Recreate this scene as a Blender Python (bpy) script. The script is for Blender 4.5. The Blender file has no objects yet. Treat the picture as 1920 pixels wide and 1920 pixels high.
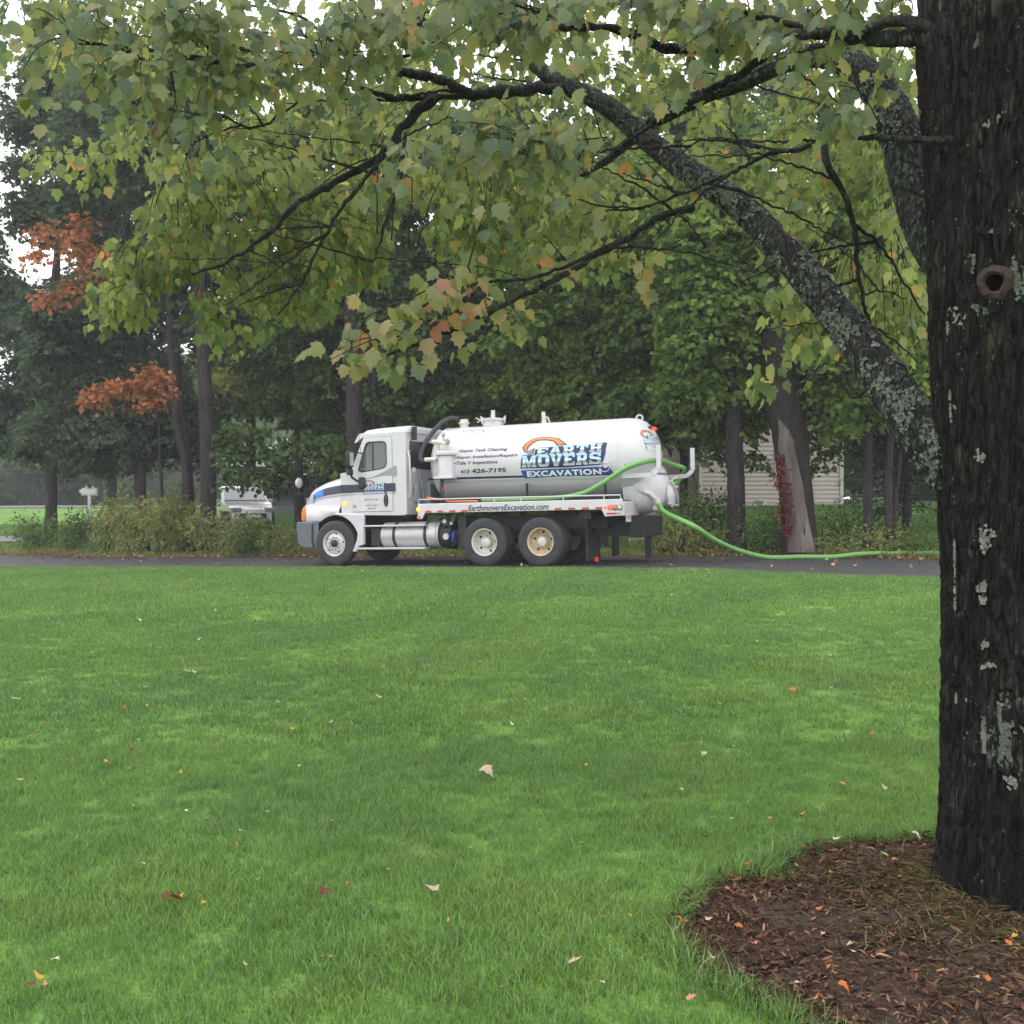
import bpy, math, random
import numpy as np
from mathutils import Vector, Matrix
R = random.Random(7)
NR = np.random.RandomState(11)
PI = math.pi
C = bpy.context.scene
COL = C.collection

# ------------------------------------------------------------------ camera, light, exposure
F_PX = 1923.0
PITCH = math.atan(20 / F_PX)
CAM_Z = 1.6
cam = bpy.data.cameras.new('camera')
cam.sensor_width = 36; cam.lens = 36 * F_PX / 1920; cam.clip_end = 2000; cam.clip_start = 0.05
co = bpy.data.objects.new('camera', cam); COL.objects.link(co)
co.location = (0, 0, CAM_Z); co.rotation_euler = (PI / 2 - PITCH, 0, 0)
C.camera = co

world = bpy.data.worlds.new('World'); C.world = world; world.use_nodes = True
wn = world.node_tree; wn.nodes.clear()
sky = wn.nodes.new('ShaderNodeTexSky'); sky.sky_type = 'NISHITA'; sky.sun_disc = False
SUN_EL, SUN_AZ = math.radians(55), math.radians(-60)          # azimuth from +Y (north), clockwise
sky.sun_elevation = SUN_EL; sky.sun_rotation = SUN_AZ; sky.dust_density = 3; sky.air_density = 1
mixn = wn.nodes.new('ShaderNodeMix'); mixn.data_type = 'RGBA'; mixn.inputs[0].default_value = 0.9
mixn.inputs[7].default_value = (10.2, 10.1, 10.2, 1)            # the even white cloud cover
bg = wn.nodes.new('ShaderNodeBackground'); bg.inputs[1].default_value = 0.13
wo = wn.nodes.new('ShaderNodeOutputWorld')
wn.links.new(sky.outputs[0], mixn.inputs[6]); wn.links.new(mixn.outputs[2], bg.inputs[0]); wn.links.new(bg.outputs[0], wo.inputs[0])
sl = bpy.data.lights.new('sun', 'SUN'); sl.energy = 0.8; sl.angle = math.radians(40); sl.color = (1, .97, .93)
so = bpy.data.objects.new('sun', sl); COL.objects.link(so)
sd = Vector((math.sin(SUN_AZ) * math.cos(SUN_EL), math.cos(SUN_AZ) * math.cos(SUN_EL), math.sin(SUN_EL)))
so.rotation_euler = sd.to_track_quat('Z', 'Y').to_euler(); so.location = (-8, 5, 20)
C.view_settings.view_transform = 'Standard'; C.view_settings.look = 'None'
C.view_settings.exposure = 0.8; C.view_settings.gamma = 1
try:
    C.view_settings.use_curve_mapping = False
except Exception:
    pass
C.render.engine = 'CYCLES'
C.cycles.max_bounces = 6; C.cycles.diffuse_bounces = 3; C.cycles.glossy_bounces = 3
C.cycles.transmission_bounces = 4; C.cycles.transparent_max_bounces = 6

# ------------------------------------------------------------------ helpers
def at(px, py, D):
    """point of the place seen at a pixel of the photograph, D metres in front of the viewer"""
    a, b = (px - 960) / F_PX, (960 - py) / F_PX
    y = math.cos(PITCH) + b * math.sin(PITCH); z = -math.sin(PITCH) + b * math.cos(PITCH)
    t = D / y
    return Vector((a * t, D, CAM_Z + z * t))

def sstep(a, b, x):
    t = np.clip((x - a) / (b - a), 0, 1)
    return t * t * (3 - 2 * t)

FX, FY, SN, CS = -4.155, 23.92, .3907, .9205                   # the truck's front axle, its bearing
def uv(x, y):
    return (x - FX) * CS - (y - FY) * SN, (x - FX) * SN + (y - FY) * CS
def ground(x, y):
    """height of the ground anywhere: lawn, driveway shelf, rise beyond"""
    x = np.asarray(x, float); y = np.asarray(y, float)
    u, v = uv(x, y)
    zd = .076 + .0227 * np.clip(u, -12, 9)
    w = sstep(-19, -1.5, v)
    g = 1.15 * sstep(5, 15, v) * (1 - .72 * sstep(-12, -22, u) * (1 - sstep(16, 34, v)))
    return zd * w + g + .008 * np.clip(v - 15, 0, 60)
def gz(x, y): return float(ground(x, y))

def mat(name, col, rough=.7, metal=0, var=0, vscale=8, bump=0, bscale=40, spec=.5, stretch=None, col2=None, trans=0, emit=None, coat=0, detail=6):
    m = bpy.data.materials.new(name); m.use_nodes = True
    nt = m.node_tree; p = nt.nodes['Principled BSDF']; L = nt.links.new
    p.inputs['Base Color'].default_value = (*col, 1); p.inputs['Roughness'].default_value = rough
    p.inputs['Metallic'].default_value = metal; p.inputs['Specular IOR Level'].default_value = spec
    if trans: p.inputs['Transmission Weight'].default_value = trans
    if coat: p.inputs['Coat Weight'].default_value = coat
    if emit: p.inputs['Emission Color'].default_value = (*emit[0], 1); p.inputs['Emission Strength'].default_value = emit[1]
    if var or bump or col2:
        tc = nt.nodes.new('ShaderNodeTexCoord'); mp = nt.nodes.new('ShaderNodeMapping')
        if stretch: mp.inputs['Scale'].default_value = stretch
        L(tc.outputs['Object'], mp.inputs[0])
    if var or col2:
        n = nt.nodes.new('ShaderNodeTexNoise'); n.inputs['Scale'].default_value = vscale; n.inputs['Detail'].default_value = detail
        n.inputs['Roughness'].default_value = .65
        L(mp.outputs[0], n.inputs['Vector'])
        cr = nt.nodes.new('ShaderNodeValToRGB'); L(n.outputs[0], cr.inputs[0])
        c2 = col2 or tuple(min(1, c * (1 + var)) for c in col); c1 = col if col2 else tuple(c * (1 - var) for c in col)
        cr.color_ramp.elements[0].position = .35; cr.color_ramp.elements[1].position = .65
        cr.color_ramp.elements[0].color = (*c1, 1); cr.color_ramp.elements[1].color = (*c2, 1)
        L(cr.outputs[0], p.inputs['Base Color'])
    if bump:
        n2 = nt.nodes.new('ShaderNodeTexNoise'); n2.inputs['Scale'].default_value = bscale; n2.inputs['Detail'].default_value = 8
        L(mp.outputs[0], n2.inputs['Vector'])
        b = nt.nodes.new('ShaderNodeBump'); b.inputs['Strength'].default_value = bump; b.inputs['Distance'].default_value = .02
        L(n2.outputs[0], b.inputs['Height']); L(b.outputs[0], p.inputs['Normal'])
    return m

def leafmat(name, stops, trans=.5, gloss=.12, tcol=1.6, noise=None):
    """leaf: colour from the leaf's own 'tone', light passes through"""
    m = bpy.data.materials.new(name); m.use_nodes = True
    nt = m.node_tree; nt.nodes.clear(); L = nt.links.new; N = nt.nodes.new
    a = N('ShaderNodeAttribute'); a.attribute_name = 'tone'
    cr = N('ShaderNodeValToRGB'); cr.color_ramp.interpolation = 'LINEAR'
    while len(cr.color_ramp.elements) < len(stops): cr.color_ramp.elements.new(.5)
    for e, (p, c) in zip(cr.color_ramp.elements, stops): e.position = p; e.color = (*c, 1)
    src = a.outputs['Fac']
    if noise:
        tc = N('ShaderNodeTexCoord'); nz = N('ShaderNodeTexNoise'); nz.inputs['Scale'].default_value = noise[0]; nz.inputs['Detail'].default_value = 3
        L(tc.outputs['Object'], nz.inputs['Vector'])
        mm = N('ShaderNodeMath'); mm.operation = 'MULTIPLY_ADD'; L(nz.outputs[0], mm.inputs[0]); mm.inputs[1].default_value = noise[1]; mm.inputs[2].default_value = -noise[1] * .5
        ad = N('ShaderNodeMath'); ad.operation = 'ADD'; ad.use_clamp = True; L(mm.outputs[0], ad.inputs[0]); L(a.outputs['Fac'], ad.inputs[1]); src = ad.outputs[0]
    L(src, cr.inputs[0])
    d = N('ShaderNodeBsdfDiffuse'); t = N('ShaderNodeBsdfTranslucent'); g = N('ShaderNodeBsdfGlossy'); g.inputs['Roughness'].default_value = .42
    g.inputs['Color'].default_value = (.8, .9, 1, 1)
    hs = N('ShaderNodeHueSaturation'); hs.inputs['Saturation'].default_value = 1.05; hs.inputs['Value'].default_value = tcol
    L(cr.outputs[0], d.inputs[0]); L(cr.outputs[0], hs.inputs['Color']); L(hs.outputs[0], t.inputs[0])
    m1 = N('ShaderNodeMixShader'); m1.inputs[0].default_value = trans; L(d.outputs[0], m1.inputs[1]); L(t.outputs[0], m1.inputs[2])
    m2 = N('ShaderNodeMixShader'); m2.inputs[0].default_value = gloss * .06; L(m1.outputs[0], m2.inputs[1]); L(g.outputs[0], m2.inputs[2])
    o = N('ShaderNodeOutputMaterial'); L(m2.outputs[0], o.inputs[0])
    return m

def tag(o, label=None, cat=None, group=None, kind=None):
    if label: o['label'] = label
    if cat: o['category'] = cat
    if group: o['group'] = group
    if kind: o['kind'] = kind
    return o
def empty(name, loc=(0, 0, 0), rot=(0, 0, 0)):
    o = bpy.data.objects.new(name, None); COL.objects.link(o); o.location = loc; o.rotation_euler = rot
    o.empty_display_size = .2
    return o
def link(name, me, m, parent=None, smooth=False, loc=None, bevel=0):
    if m is not None and not me.materials: me.materials.append(m)
    o = bpy.data.objects.new(name, me); COL.objects.link(o)
    if parent: o.parent = parent
    if loc is not None: o.location = loc
    if smooth: me.shade_smooth()
    if bevel:
        b = o.modifiers.new('bevel', 'BEVEL'); b.width = bevel; b.segments = 2; b.limit_method = 'ANGLE'; b.angle_limit = .6
        me.shade_smooth()
        try: me.set_sharp_from_angle(angle=.7)
        except Exception: pass
    return o

class MB:
    def __init__(s): s.v = []; s.f = []
    def add(s, v, f):
        n = len(s.v); s.v += [tuple(p) for p in v]; s.f += [tuple(i + n for i in q) for q in f]; return s
    def box(s, x0, x1, y0, y1, z0, z1):
        v = [(x, y, z) for x in (x0, x1) for y in (y0, y1) for z in (z0, z1)]
        return s.add(v, [(0, 1, 3, 2), (4, 6, 7, 5), (0, 4, 5, 1), (2, 3, 7, 6), (0, 2, 6, 4), (1, 5, 7, 3)])
    def tube(s, pts, rad, n=8, cap=True):
        pts = [Vector(p) for p in pts]
        if not hasattr(rad, '__len__'): rad = [rad] * len(pts)
        rings = []; up = None
        for i, p in enumerate(pts):
            t = (pts[min(i + 1, len(pts) - 1)] - pts[max(i - 1, 0)]).normalized()
            if up is None:
                up = Vector((0, 0, 1)) if abs(t.z) < .9 else Vector((1, 0, 0))
            a = t.cross(up); a = a.normalized() if a.length > 1e-6 else t.orthogonal().normalized()
            b = t.cross(a).normalized(); up = -b if (-b).dot(up) > 0 else b
            rings.append([p + (a * math.cos(2 * PI * k / n) + b * math.sin(2 * PI * k / n)) * rad[i] for k in range(n)])
        v = [q for r in rings for q in r]; f = []
        for i in range(len(pts) - 1):
            for k in range(n):
                f.append((i * n + k, i * n + (k + 1) % n, (i + 1) * n + (k + 1) % n, (i + 1) * n + k))
        if cap: f += [tuple(range(n))[::-1], tuple((len(pts) - 1) * n + k for k in range(n))]
        return s.add(v, f)
    def lathe(s, prof, c, axis='y', n=32, close=False):
        """prof: (radius, along) about an axis through c"""
        v = []; f = []
        for r, a in prof:
            for k in range(n):
                x, y = r * math.cos(2 * PI * k / n), r * math.sin(2 * PI * k / n)
                v.append({'y': (c[0] + x, c[1] + a, c[2] + y), 'z': (c[0] + x, c[1] + y, c[2] + a), 'x': (c[0] + a, c[1] + x, c[2] + y)}[axis])
        m = len(prof)
        for i in range(m - 1 + (1 if close else 0)):
            j = (i + 1) % m
            for k in range(n): f.append((i * n + k, i * n + (k + 1) % n, j * n + (k + 1) % n, j * n + k))
        return s.add(v, f)
    def prism(s, poly, y0, y1, plane='xz'):
        n = len(poly)
        def P(a, b, y): return {'xz': (a, y, b), 'yz': (y, a, b), 'xy': (a, b, y)}[plane]
        v = [P(a, b, y0) for a, b in poly] + [P(a, b, y1) for a, b in poly]
        f = [tuple(range(n)), tuple(range(2 * n - 1, n - 1, -1))] + [(i, n + i, n + (i + 1) % n, (i + 1) % n) for i in range(n)]
        return s.add(v, f)
    def grid(s, rows, closed=False):
        m = len(rows[0]); v = [p for r in rows for p in r]; f = []
        for i in range(len(rows) - 1):
            for k in range(m if closed else m - 1):
                f.append((i * m + k, i * m + (k + 1) % m, (i + 1) * m + (k + 1) % m, (i + 1) * m + k))
        return s.add(v, f)
    def mesh(s, name):
        me = bpy.data.meshes.new(name); me.from_pydata(s.v, [], s.f); me.validate(); me.update()
        import bmesh
        b = bmesh.new(); b.from_mesh(me); bmesh.ops.recalc_face_normals(b, faces=b.faces); b.to_mesh(me); b.free()
        return me
    def build(s, name, m, parent=None, smooth=False, bevel=0):
        me = s.mesh(name)
        o = link(name, me, m, parent, False, bevel=bevel)
        if smooth:
            me.shade_smooth()
            try: me.set_sharp_from_angle(angle=smooth if smooth is not True else .8)
            except Exception: pass
        return o

def npmesh(name, V, Fc, attrs=None, smooth=False):
    """mesh from numpy arrays; Fc (n,k) all faces with k corners"""
    V = np.asarray(V, np.float32).reshape(-1, 3); Fc = np.asarray(Fc, np.int32); k = Fc.shape[1]
    me = bpy.data.meshes.new(name)
    me.vertices.add(len(V)); me.vertices.foreach_set('co', V.ravel())
    me.loops.add(Fc.size); me.loops.foreach_set('vertex_index', Fc.ravel())
    me.polygons.add(len(Fc)); me.polygons.foreach_set('loop_start', np.arange(0, Fc.size, k, dtype=np.int32))
    if smooth: me.polygons.foreach_set('use_smooth', np.ones(len(Fc), bool))
    me.update(calc_edges=True)
    for nm, arr in (attrs or {}).items():
        a = me.attributes.new(nm, 'FLOAT', 'POINT'); a.data.foreach_set('value', np.asarray(arr, np.float32))
    return me

# value noise for shapes
def vnoise(x, y, z, seed=0):
    x, y, z = np.broadcast_arrays(*(np.asarray(q, float) for q in (x, y, z)))
    xi, yi, zi = (np.floor(q).astype(np.int64) for q in (x, y, z)); xf, yf, zf = x - xi, y - yi, z - zi
    def h(a, b, c):
        n = (a * 73856093) ^ (b * 19349663) ^ (c * 83492791) ^ (seed * 2654435761)
        n = (n ^ (n >> 13)) * 1274126177 & 0x7fffffff
        return (n ^ (n >> 16)) % 100003 / 100003.0
    f = [q * q * (3 - 2 * q) for q in (xf, yf, zf)]; r = 0
    for i in (0, 1):
        for j in (0, 1):
            for k in (0, 1):
                r = r + h(xi + i, yi + j, zi + k) * (f[0] if i else 1 - f[0]) * (f[1] if j else 1 - f[1]) * (f[2] if k else 1 - f[2])
    return r
def unit(a): return a / np.maximum(np.linalg.norm(a, axis=-1, keepdims=True), 1e-9)

# flat leaf shapes: outline in (along, across), centre fold
MAPLE = [(0, 0), (-.05, .22), (.10, .40), (.24, .36), (.42, .57), (.47, .40), (.56, .30), (.74, .30), (.80, .13), (1.06, 0)]
MAPLE_S = [(0, 0), (.02, .34), (.24, .40), (.46, .50), (.56, .27), (.76, .20), (1.03, 0)]
KITE = [(0, 0), (.42, .42), (1, 0)]
def leafset(P, T, Nn, S, tone, shape, droop=.25, fold=.25):
    """numpy leaves: P base, T towards the tip, Nn the face normal"""
    T = unit(T); Nn = unit(Nn - T * (Nn * T).sum(-1, keepdims=True)); B = np.cross(T, Nn)
    half = np.array(shape); n = len(half); m = len(P)
    # vertices: midrib base and tip shared, right side then left side
    pts = [(half[0][0], 0)] + [tuple(h) for h in half[1:-1]] + [(half[-1][0], 0)] + [(h[0], -h[1]) for h in half[1:-1][::-1]]
    if len(shape) > 3: pts = [(.38, 0)] + pts
    pts = np.array(pts); k = len(pts)
    a = pts[:, 0][None, :, None]; b = pts[:, 1][None, :, None]
    S_ = S[:, None, None]
    if m > 1 and len(shape) > 3:
        q_ = np.random.RandomState(m); droop = (droop * q_.uniform(-.6, 2.6, m))[:, None, None]; fold = (fold * q_.uniform(-.8, 2.6, m))[:, None, None]
    V = P[:, None, :] + S_ * (a * T[:, None, :] + b * B[:, None, :] - (droop * a * a + fold * np.abs(b)) * Nn[:, None, :] * np.ones_like(a))
    base = (np.arange(m) * k)[:, None]
    if len(shape) == 3:
        tri = np.array([[0, 1, 2], [0, 2, 3]])
    else:
        tri = np.array([[0, i, i + 1 if i + 1 < k else 1] for i in range(1, k)])
    Fc = (base[:, :, None] + tri[None]).reshape(-1, 3)
    return V.reshape(-1, 3), Fc, np.repeat(tone, k)

def join_leaves(parts):
    V, Fc, T, off = [], [], [], 0
    for v, f, t in parts:
        V.append(v); Fc.append(f + off); T.append(t); off += len(v)
    return np.concatenate(V), np.concatenate(Fc), np.concatenate(T)

# ------------------------------------------------------------------ materials
M = {}
M['white'] = mat('white_paint', (.60, .585, .63), .28, var=.06, vscale=3, coat=.3)
M['tankw'] = mat('tank_white_paint', (.62, .605, .65), .32, var=.05, vscale=1.5, coat=.2)
M['cream'] = mat('cream_metal', (.6, .58, .52), .5, var=.15, vscale=20)
M['dark'] = mat('black_plastic', (.02, .022, .025), .55)
M['rubber'] = mat('tyre_rubber', (.038, .040, .046), .8, var=.3, vscale=6, bump=.1)
M['grey'] = mat('grey_plastic', (.12, .135, .16), .55, var=.1)
M['chrome'] = mat('polished_aluminium', (.56, .55, .57), .45, .35, var=.08, vscale=6)
M['steel'] = mat('painted_rim_steel', (.62, .6, .56), .42, .1, var=.1, vscale=9)
M['rimw'] = mat('white_front_rim', (.62, .59, .60), .4, .2, var=.12, vscale=12)
M['rust'] = mat('dusty_rim', (.56, .45, .31), .7, var=.25, vscale=9)
M['chassis'] = mat('chassis_black', (.015, .015, .018), .7)
M['glass'] = mat('window_glass', (.62, .70, .70), .02, trans=.9, spec=.6)
M['darkglass'] = mat('dark_glass', (.015, .02, .025), .05, spec=.8)
M['seat'] = mat('seat_fabric', (.05, .05, .055), .9)
M['navy'] = mat('navy_print', (.012, .02, .10), .35)
M['blue'] = mat('blue_print', (.02, .17, .66), .35)
M['blue2'] = mat('royal_blue_print', (.03, .07, .30), .35)
M['ink'] = mat('dark_print', (.03, .03, .06), .4)
M['print_white'] = mat('white_print', (.8, .82, .85), .35)
M['print_grey'] = mat('grey_print', (.28, .30, .33), .35)
M['orange'] = mat('orange_print', (.75, .22, .05), .4)
M['reflred'] = mat('red_reflector', (.55, .03, .03), .3)
M['lampred'] = mat('red_lamp', (.7, .03, .02), .25, emit=((1, .05, .02), 2.2))
M['lampred_off'] = mat('red_lens', (.45, .03, .03), .2)
M['lampamber'] = mat('amber_lamp', (.8, .3, .03), .25, emit=((1, .4, .05), 1.2))
M['amberlens'] = mat('amber_lens', (.7, .2, .03), .25)
M['hose'] = mat('green_hose_rubber', (.15, .37, .095), .5, var=.12, vscale=14, bump=.15, bscale=60)
M['blackhose'] = mat('black_hose_rubber', (.03, .03, .035), .6)
M['plate'] = mat('plate_print', (.65, .6, .62), .4, var=.15, vscale=60)
M['shade_grey'] = mat('mid_grey_paint', (.3, .31, .33), .5)
M['asphalt'] = mat('asphalt', (.036, .037, .042), .62, var=.35, vscale=3, bump=.5, bscale=160)
M['farroad'] = mat('pale_road', (.20, .20, .215), .8, var=.1, vscale=2)

# print with letters light blue above and grey below, as on the tank
def letter_mat():
    m = bpy.data.materials.new('letter_print'); m.use_nodes = True; nt = m.node_tree; p = nt.nodes['Principled BSDF']
    a = nt.nodes.new('ShaderNodeAttribute'); a.attribute_name = 'tone'; cr = nt.nodes.new('ShaderNodeValToRGB')
    cols = [(0, (.55, .58, .62)), (.28, (.24, .27, .33)), (.42, (.62, .70, .78)), (.5, (.75, .85, .95)), (.78, (.30, .58, .85)), (1, (.55, .75, .9))]
    while len(cr.color_ramp.elements) < len(cols): cr.color_ramp.elements.new(.5)
    for e, (q, c) in zip(cr.color_ramp.elements, cols): e.position = q; e.color = (*c, 1)
    nt.links.new(a.outputs['Fac'], cr.inputs[0]); nt.links.new(cr.outputs[0], p.inputs['Base Color']); p.inputs['Roughness'].default_value = .35
    return m
M['letter'] = letter_mat()

def bark_mat(name, dark, light, lichen=None, lich_amt=.62, scale=1.0, tint=None, streak=3.0):
    m = bpy.data.materials.new(name); m.use_nodes = True; nt = m.node_tree; p = nt.nodes['Principled BSDF']; L = nt.links.new; N = nt.nodes.new
    tc = N('ShaderNodeTexCoord'); mp = N('ShaderNodeMapping'); mp.inputs['Scale'].default_value = (scale, scale, scale / streak); L(tc.outputs['Object'], mp.inputs[0])
    n = N('ShaderNodeTexNoise'); n.inputs['Scale'].default_value = 26; n.inputs['Detail'].default_value = 8; n.inputs['Roughness'].default_value = .7; L(mp.outputs[0], n.inputs['Vector'])
    cr = N('ShaderNodeValToRGB'); cr.color_ramp.elements[0].position = .38; cr.color_ramp.elements[1].position = .72
    cr.color_ramp.elements[0].color = (*dark, 1); cr.color_ramp.elements[1].color = (*light, 1); L(n.outputs[0], cr.inputs[0])
    out = cr.outputs[0]
    def over(fac, colr, inp):
        mx = N('ShaderNodeMix'); mx.data_type = 'RGBA'; L(fac, mx.inputs[0]); L(inp, mx.inputs[6])
        if isinstance(colr, tuple): mx.inputs[7].default_value = (*colr, 1)
        else: L(colr, mx.inputs[7])
        return mx.outputs[2]
    def mask(sc, lo, hi, det=4, seed=0.0, vec=None):
        q = N('ShaderNodeTexNoise'); q.noise_dimensions = '4D'; q.inputs['W'].default_value = seed; q.inputs['Scale'].default_value = sc; q.inputs['Detail'].default_value = det
        q.inputs['Roughness'].default_value = .6
        L(vec or tc.outputs['Object'], q.inputs['Vector'])
        r = N('ShaderNodeMapRange'); r.inputs[1].default_value = lo; r.inputs[2].default_value = hi; L(q.outputs[0], r.inputs[0]); return r.outputs[0]
    if tint: out = over(mask(2.2, .45, .7, 5, 3.1, mp.outputs[0]), tint, out)
    if lichen:
        out = over(mask(48 * scale, .66, .70, 4, 9.3), tuple(c * .75 for c in lichen), out)
        out = over(mask(9 * scale, .56, .72, 6, 12.1, mp.outputs[0]), tuple(c * .28 for c in (lichen[0] * .95, lichen[1], lichen[2] * .7)), out)
        big = mask(3.0 * scale, lich_amt - .02, lich_amt + .1, 2, 1.7)
        fine = mask(34 * scale, .47, .55, 8, 5.2)
        mu = N('ShaderNodeMath'); mu.operation = 'MULTIPLY'; L(big, mu.inputs[0]); L(fine, mu.inputs[1])
        lc = N('ShaderNodeTexNoise'); lc.inputs['Scale'].default_value = 60 * scale; lc.inputs['Detail'].default_value = 5; L(tc.outputs['Object'], lc.inputs['Vector'])
        lr = N('ShaderNodeValToRGB'); lr.color_ramp.elements[0].position = .35; lr.color_ramp.elements[1].position = .65
        lr.color_ramp.elements[0].color = (*[c * .55 for c in lichen], 1); lr.color_ramp.elements[1].color = (*lichen, 1); L(lc.outputs[0], lr.inputs[0])
        out = over(mu.outputs[0], lr.outputs[0], out)
    if lichen:                                            # bark plates with cracks between them
        dn = N('ShaderNodeTexNoise'); dn.inputs['Scale'].default_value = 14; dn.inputs['Detail'].default_value = 3; L(mp.outputs[0], dn.inputs['Vector'])
        va = N('ShaderNodeVectorMath'); va.operation = 'MULTIPLY_ADD'; L(dn.outputs['Color'], va.inputs[0]); va.inputs[1].default_value = (.05, .05, .05); mq = N('ShaderNodeMapping'); mq.inputs['Scale'].default_value = (scale, scale, scale / 5.5); L(tc.outputs['Object'], mq.inputs[0]); L(mq.outputs[0], va.inputs[2])
        vo = N('ShaderNodeTexVoronoi'); vo.feature = 'DISTANCE_TO_EDGE'; vo.inputs['Scale'].default_value = 44; L(va.outputs[0], vo.inputs['Vector'])
        vr = N('ShaderNodeMapRange'); vr.inputs[1].default_value = 0; vr.inputs[2].default_value = .16; L(vo.outputs['Distance'], vr.inputs[0])
        vm = N('ShaderNodeMix'); vm.data_type = 'RGBA'; L(vr.outputs[0], vm.inputs[0]); vm.inputs[6].default_value = (*[c * .8 for c in dark], 1); L(out, vm.inputs[7]); out = vm.outputs[2]
    L(out, p.inputs['Base Color']); p.inputs['Roughness'].default_value = .85; p.inputs['Specular IOR Level'].default_value = .3
    b = N('ShaderNodeBump'); b.inputs['Strength'].default_value = 1; b.inputs['Distance'].default_value = .014 / scale; L(n.outputs[0], b.inputs['Height'])
    if lichen:
        f = N('ShaderNodeTexNoise'); f.inputs['Scale'].default_value = 95 * scale; f.inputs['Detail'].default_value = 6; f.inputs['Roughness'].default_value = .75
        mp2 = N('ShaderNodeMapping'); mp2.inputs['Scale'].default_value = (1, 1, .5); L(tc.outputs['Object'], mp2.inputs[0]); L(mp2.outputs[0], f.inputs['Vector'])
        b2 = N('ShaderNodeBump'); b2.inputs['Strength'].default_value = 1; b2.inputs['Distance'].default_value = .010; L(f.outputs[0], b2.inputs['Height']); bv = N('ShaderNodeBump'); bv.inputs['Strength'].default_value = 1; bv.inputs['Distance'].default_value = .012; L(vr.outputs[0], bv.inputs['Height']); L(b.outputs[0], bv.inputs['Normal']); L(bv.outputs[0], b2.inputs['Normal'])
        b3 = N('ShaderNodeBump'); b3.inputs['Strength'].default_value = 1; b3.inputs['Distance'].default_value = .004; L(mu.outputs[0], b3.inputs['Height']); L(b2.outputs[0], b3.inputs['Normal']); L(b3.outputs[0], p.inputs['Normal'])
    else: L(b.outputs[0], p.inputs['Normal'])
    return m
M['bark_near'] = bark_mat('wet_dark_bark', (.003, .003, .003), (.036, .034, .032), (.22, .25, .21), .63, tint=(.010, .008, .007))
M['bark_limb'] = bark_mat('lichen_covered_bark', (.010, .010, .010), (.060, .058, .052), (.13, .16, .13), .44, tint=(.05, .06, .05))
M['twig'] = bark_mat('branch_bark', (.012, .012, .012), (.05, .048, .045), (.14, .16, .14), .58)
M['bark_far'] = bark_mat('woodland_bark', (.014, .012, .014), (.070, .058, .056), None, scale=.5, streak=6)
M['bark_dark'] = bark_mat('dark_brown_bark', (.010, .008, .007), (.042, .032, .027), None, scale=.5, streak=6)
M['bark_dead'] = bark_mat('weathered_bare_wood', (.13, .115, .105), (.38, .335, .31), None, scale=.5, tint=(.07, .05, .045), streak=9)

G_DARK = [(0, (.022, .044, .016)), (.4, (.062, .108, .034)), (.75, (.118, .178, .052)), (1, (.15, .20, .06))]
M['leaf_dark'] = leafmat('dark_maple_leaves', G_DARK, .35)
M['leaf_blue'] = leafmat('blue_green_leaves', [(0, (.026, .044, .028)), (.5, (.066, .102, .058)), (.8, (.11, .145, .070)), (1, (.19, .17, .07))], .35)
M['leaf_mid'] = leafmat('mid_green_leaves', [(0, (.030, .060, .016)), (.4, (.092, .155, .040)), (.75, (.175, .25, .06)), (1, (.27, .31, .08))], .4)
M['leaf_lit'] = leafmat('lit_tone_green_leaves', [(0, (.035, .07, .016)), (.35, (.11, .18, .042)), (.7, (.20, .28, .065)), (1, (.30, .34, .09))], .45)  # mid green palette brightened, a lit look put into the colour
M['leaf_orange'] = leafmat('orange_autumn_leaves', [(0, (.09, .09, .025)), (.3, (.24, .11, .045)), (.55, (.42, .15, .075)), (.8, (.55, .23, .13)), (1, (.38, .28, .06))], .4, tcol=1.2)
M['leaf_red'] = leafmat('red_creeper_leaves', [(0, (.05, .012, .012)), (.6, (.20, .02, .028)), (1, (.30, .06, .04))], .35, tcol=1.2)
M['leaf_yel'] = leafmat('yellow_green_leaves', [(0, (.08, .11, .025)), (.5, (.20, .22, .06)), (.85, (.34, .30, .08)), (1, (.40, .24, .08))], .45)
M['leaf_shrub'] = leafmat('shrub_leaves', [(0, (.08, .11, .04)), (.35, (.20, .25, .08)), (.65, (.34, .34, .12)), (.85, (.46, .34, .12)), (1, (.46, .20, .08))], .4)
M['leaf_near'] = leafmat('large_maple_leaves', [(0, (.07, .105, .055)), (.3, (.12, .155, .055)), (.6, (.19, .205, .065)), (.80, (.27, .215, .08)), (.93, (.32, .17, .08)), (1, (.36, .15, .08))], .52, gloss=.5, tcol=1.8, noise=(9, .35))
M['leaf_bright'] = leafmat('backlit_maple_leaves', [(0, (.07, .10, .04)), (.45, (.165, .205, .065)), (.8, (.26, .285, .09)), (.93, (.35, .28, .08)), (1, (.36, .19, .07))], .55, gloss=.4, tcol=1.6)
M['needle'] = leafmat('spruce_needles', [(0, (.006, .014, .012)), (1, (.028, .05, .036))], .15)
M['straw'] = leafmat('dry_grass', [(0, (.16, .13, .05)), (1, (.38, .32, .14))], .4)

# ------------------------------------------------------------------ ground, driveway, roads
def hgrid(name, xs, ys, zf, m):
    X, Y = np.meshgrid(xs, ys); Z = zf(X, Y); V = np.stack([X, Y, Z], -1).reshape(-1, 3)
    w = len(xs); i, j = np.meshgrid(np.arange(len(ys) - 1), np.arange(w - 1), indexing='ij'); a = (i * w + j).ravel()
    return link(name, npmesh(name, V, np.stack([a, a + 1, a + w + 1, a + w], 1), smooth=True), m)

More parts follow.
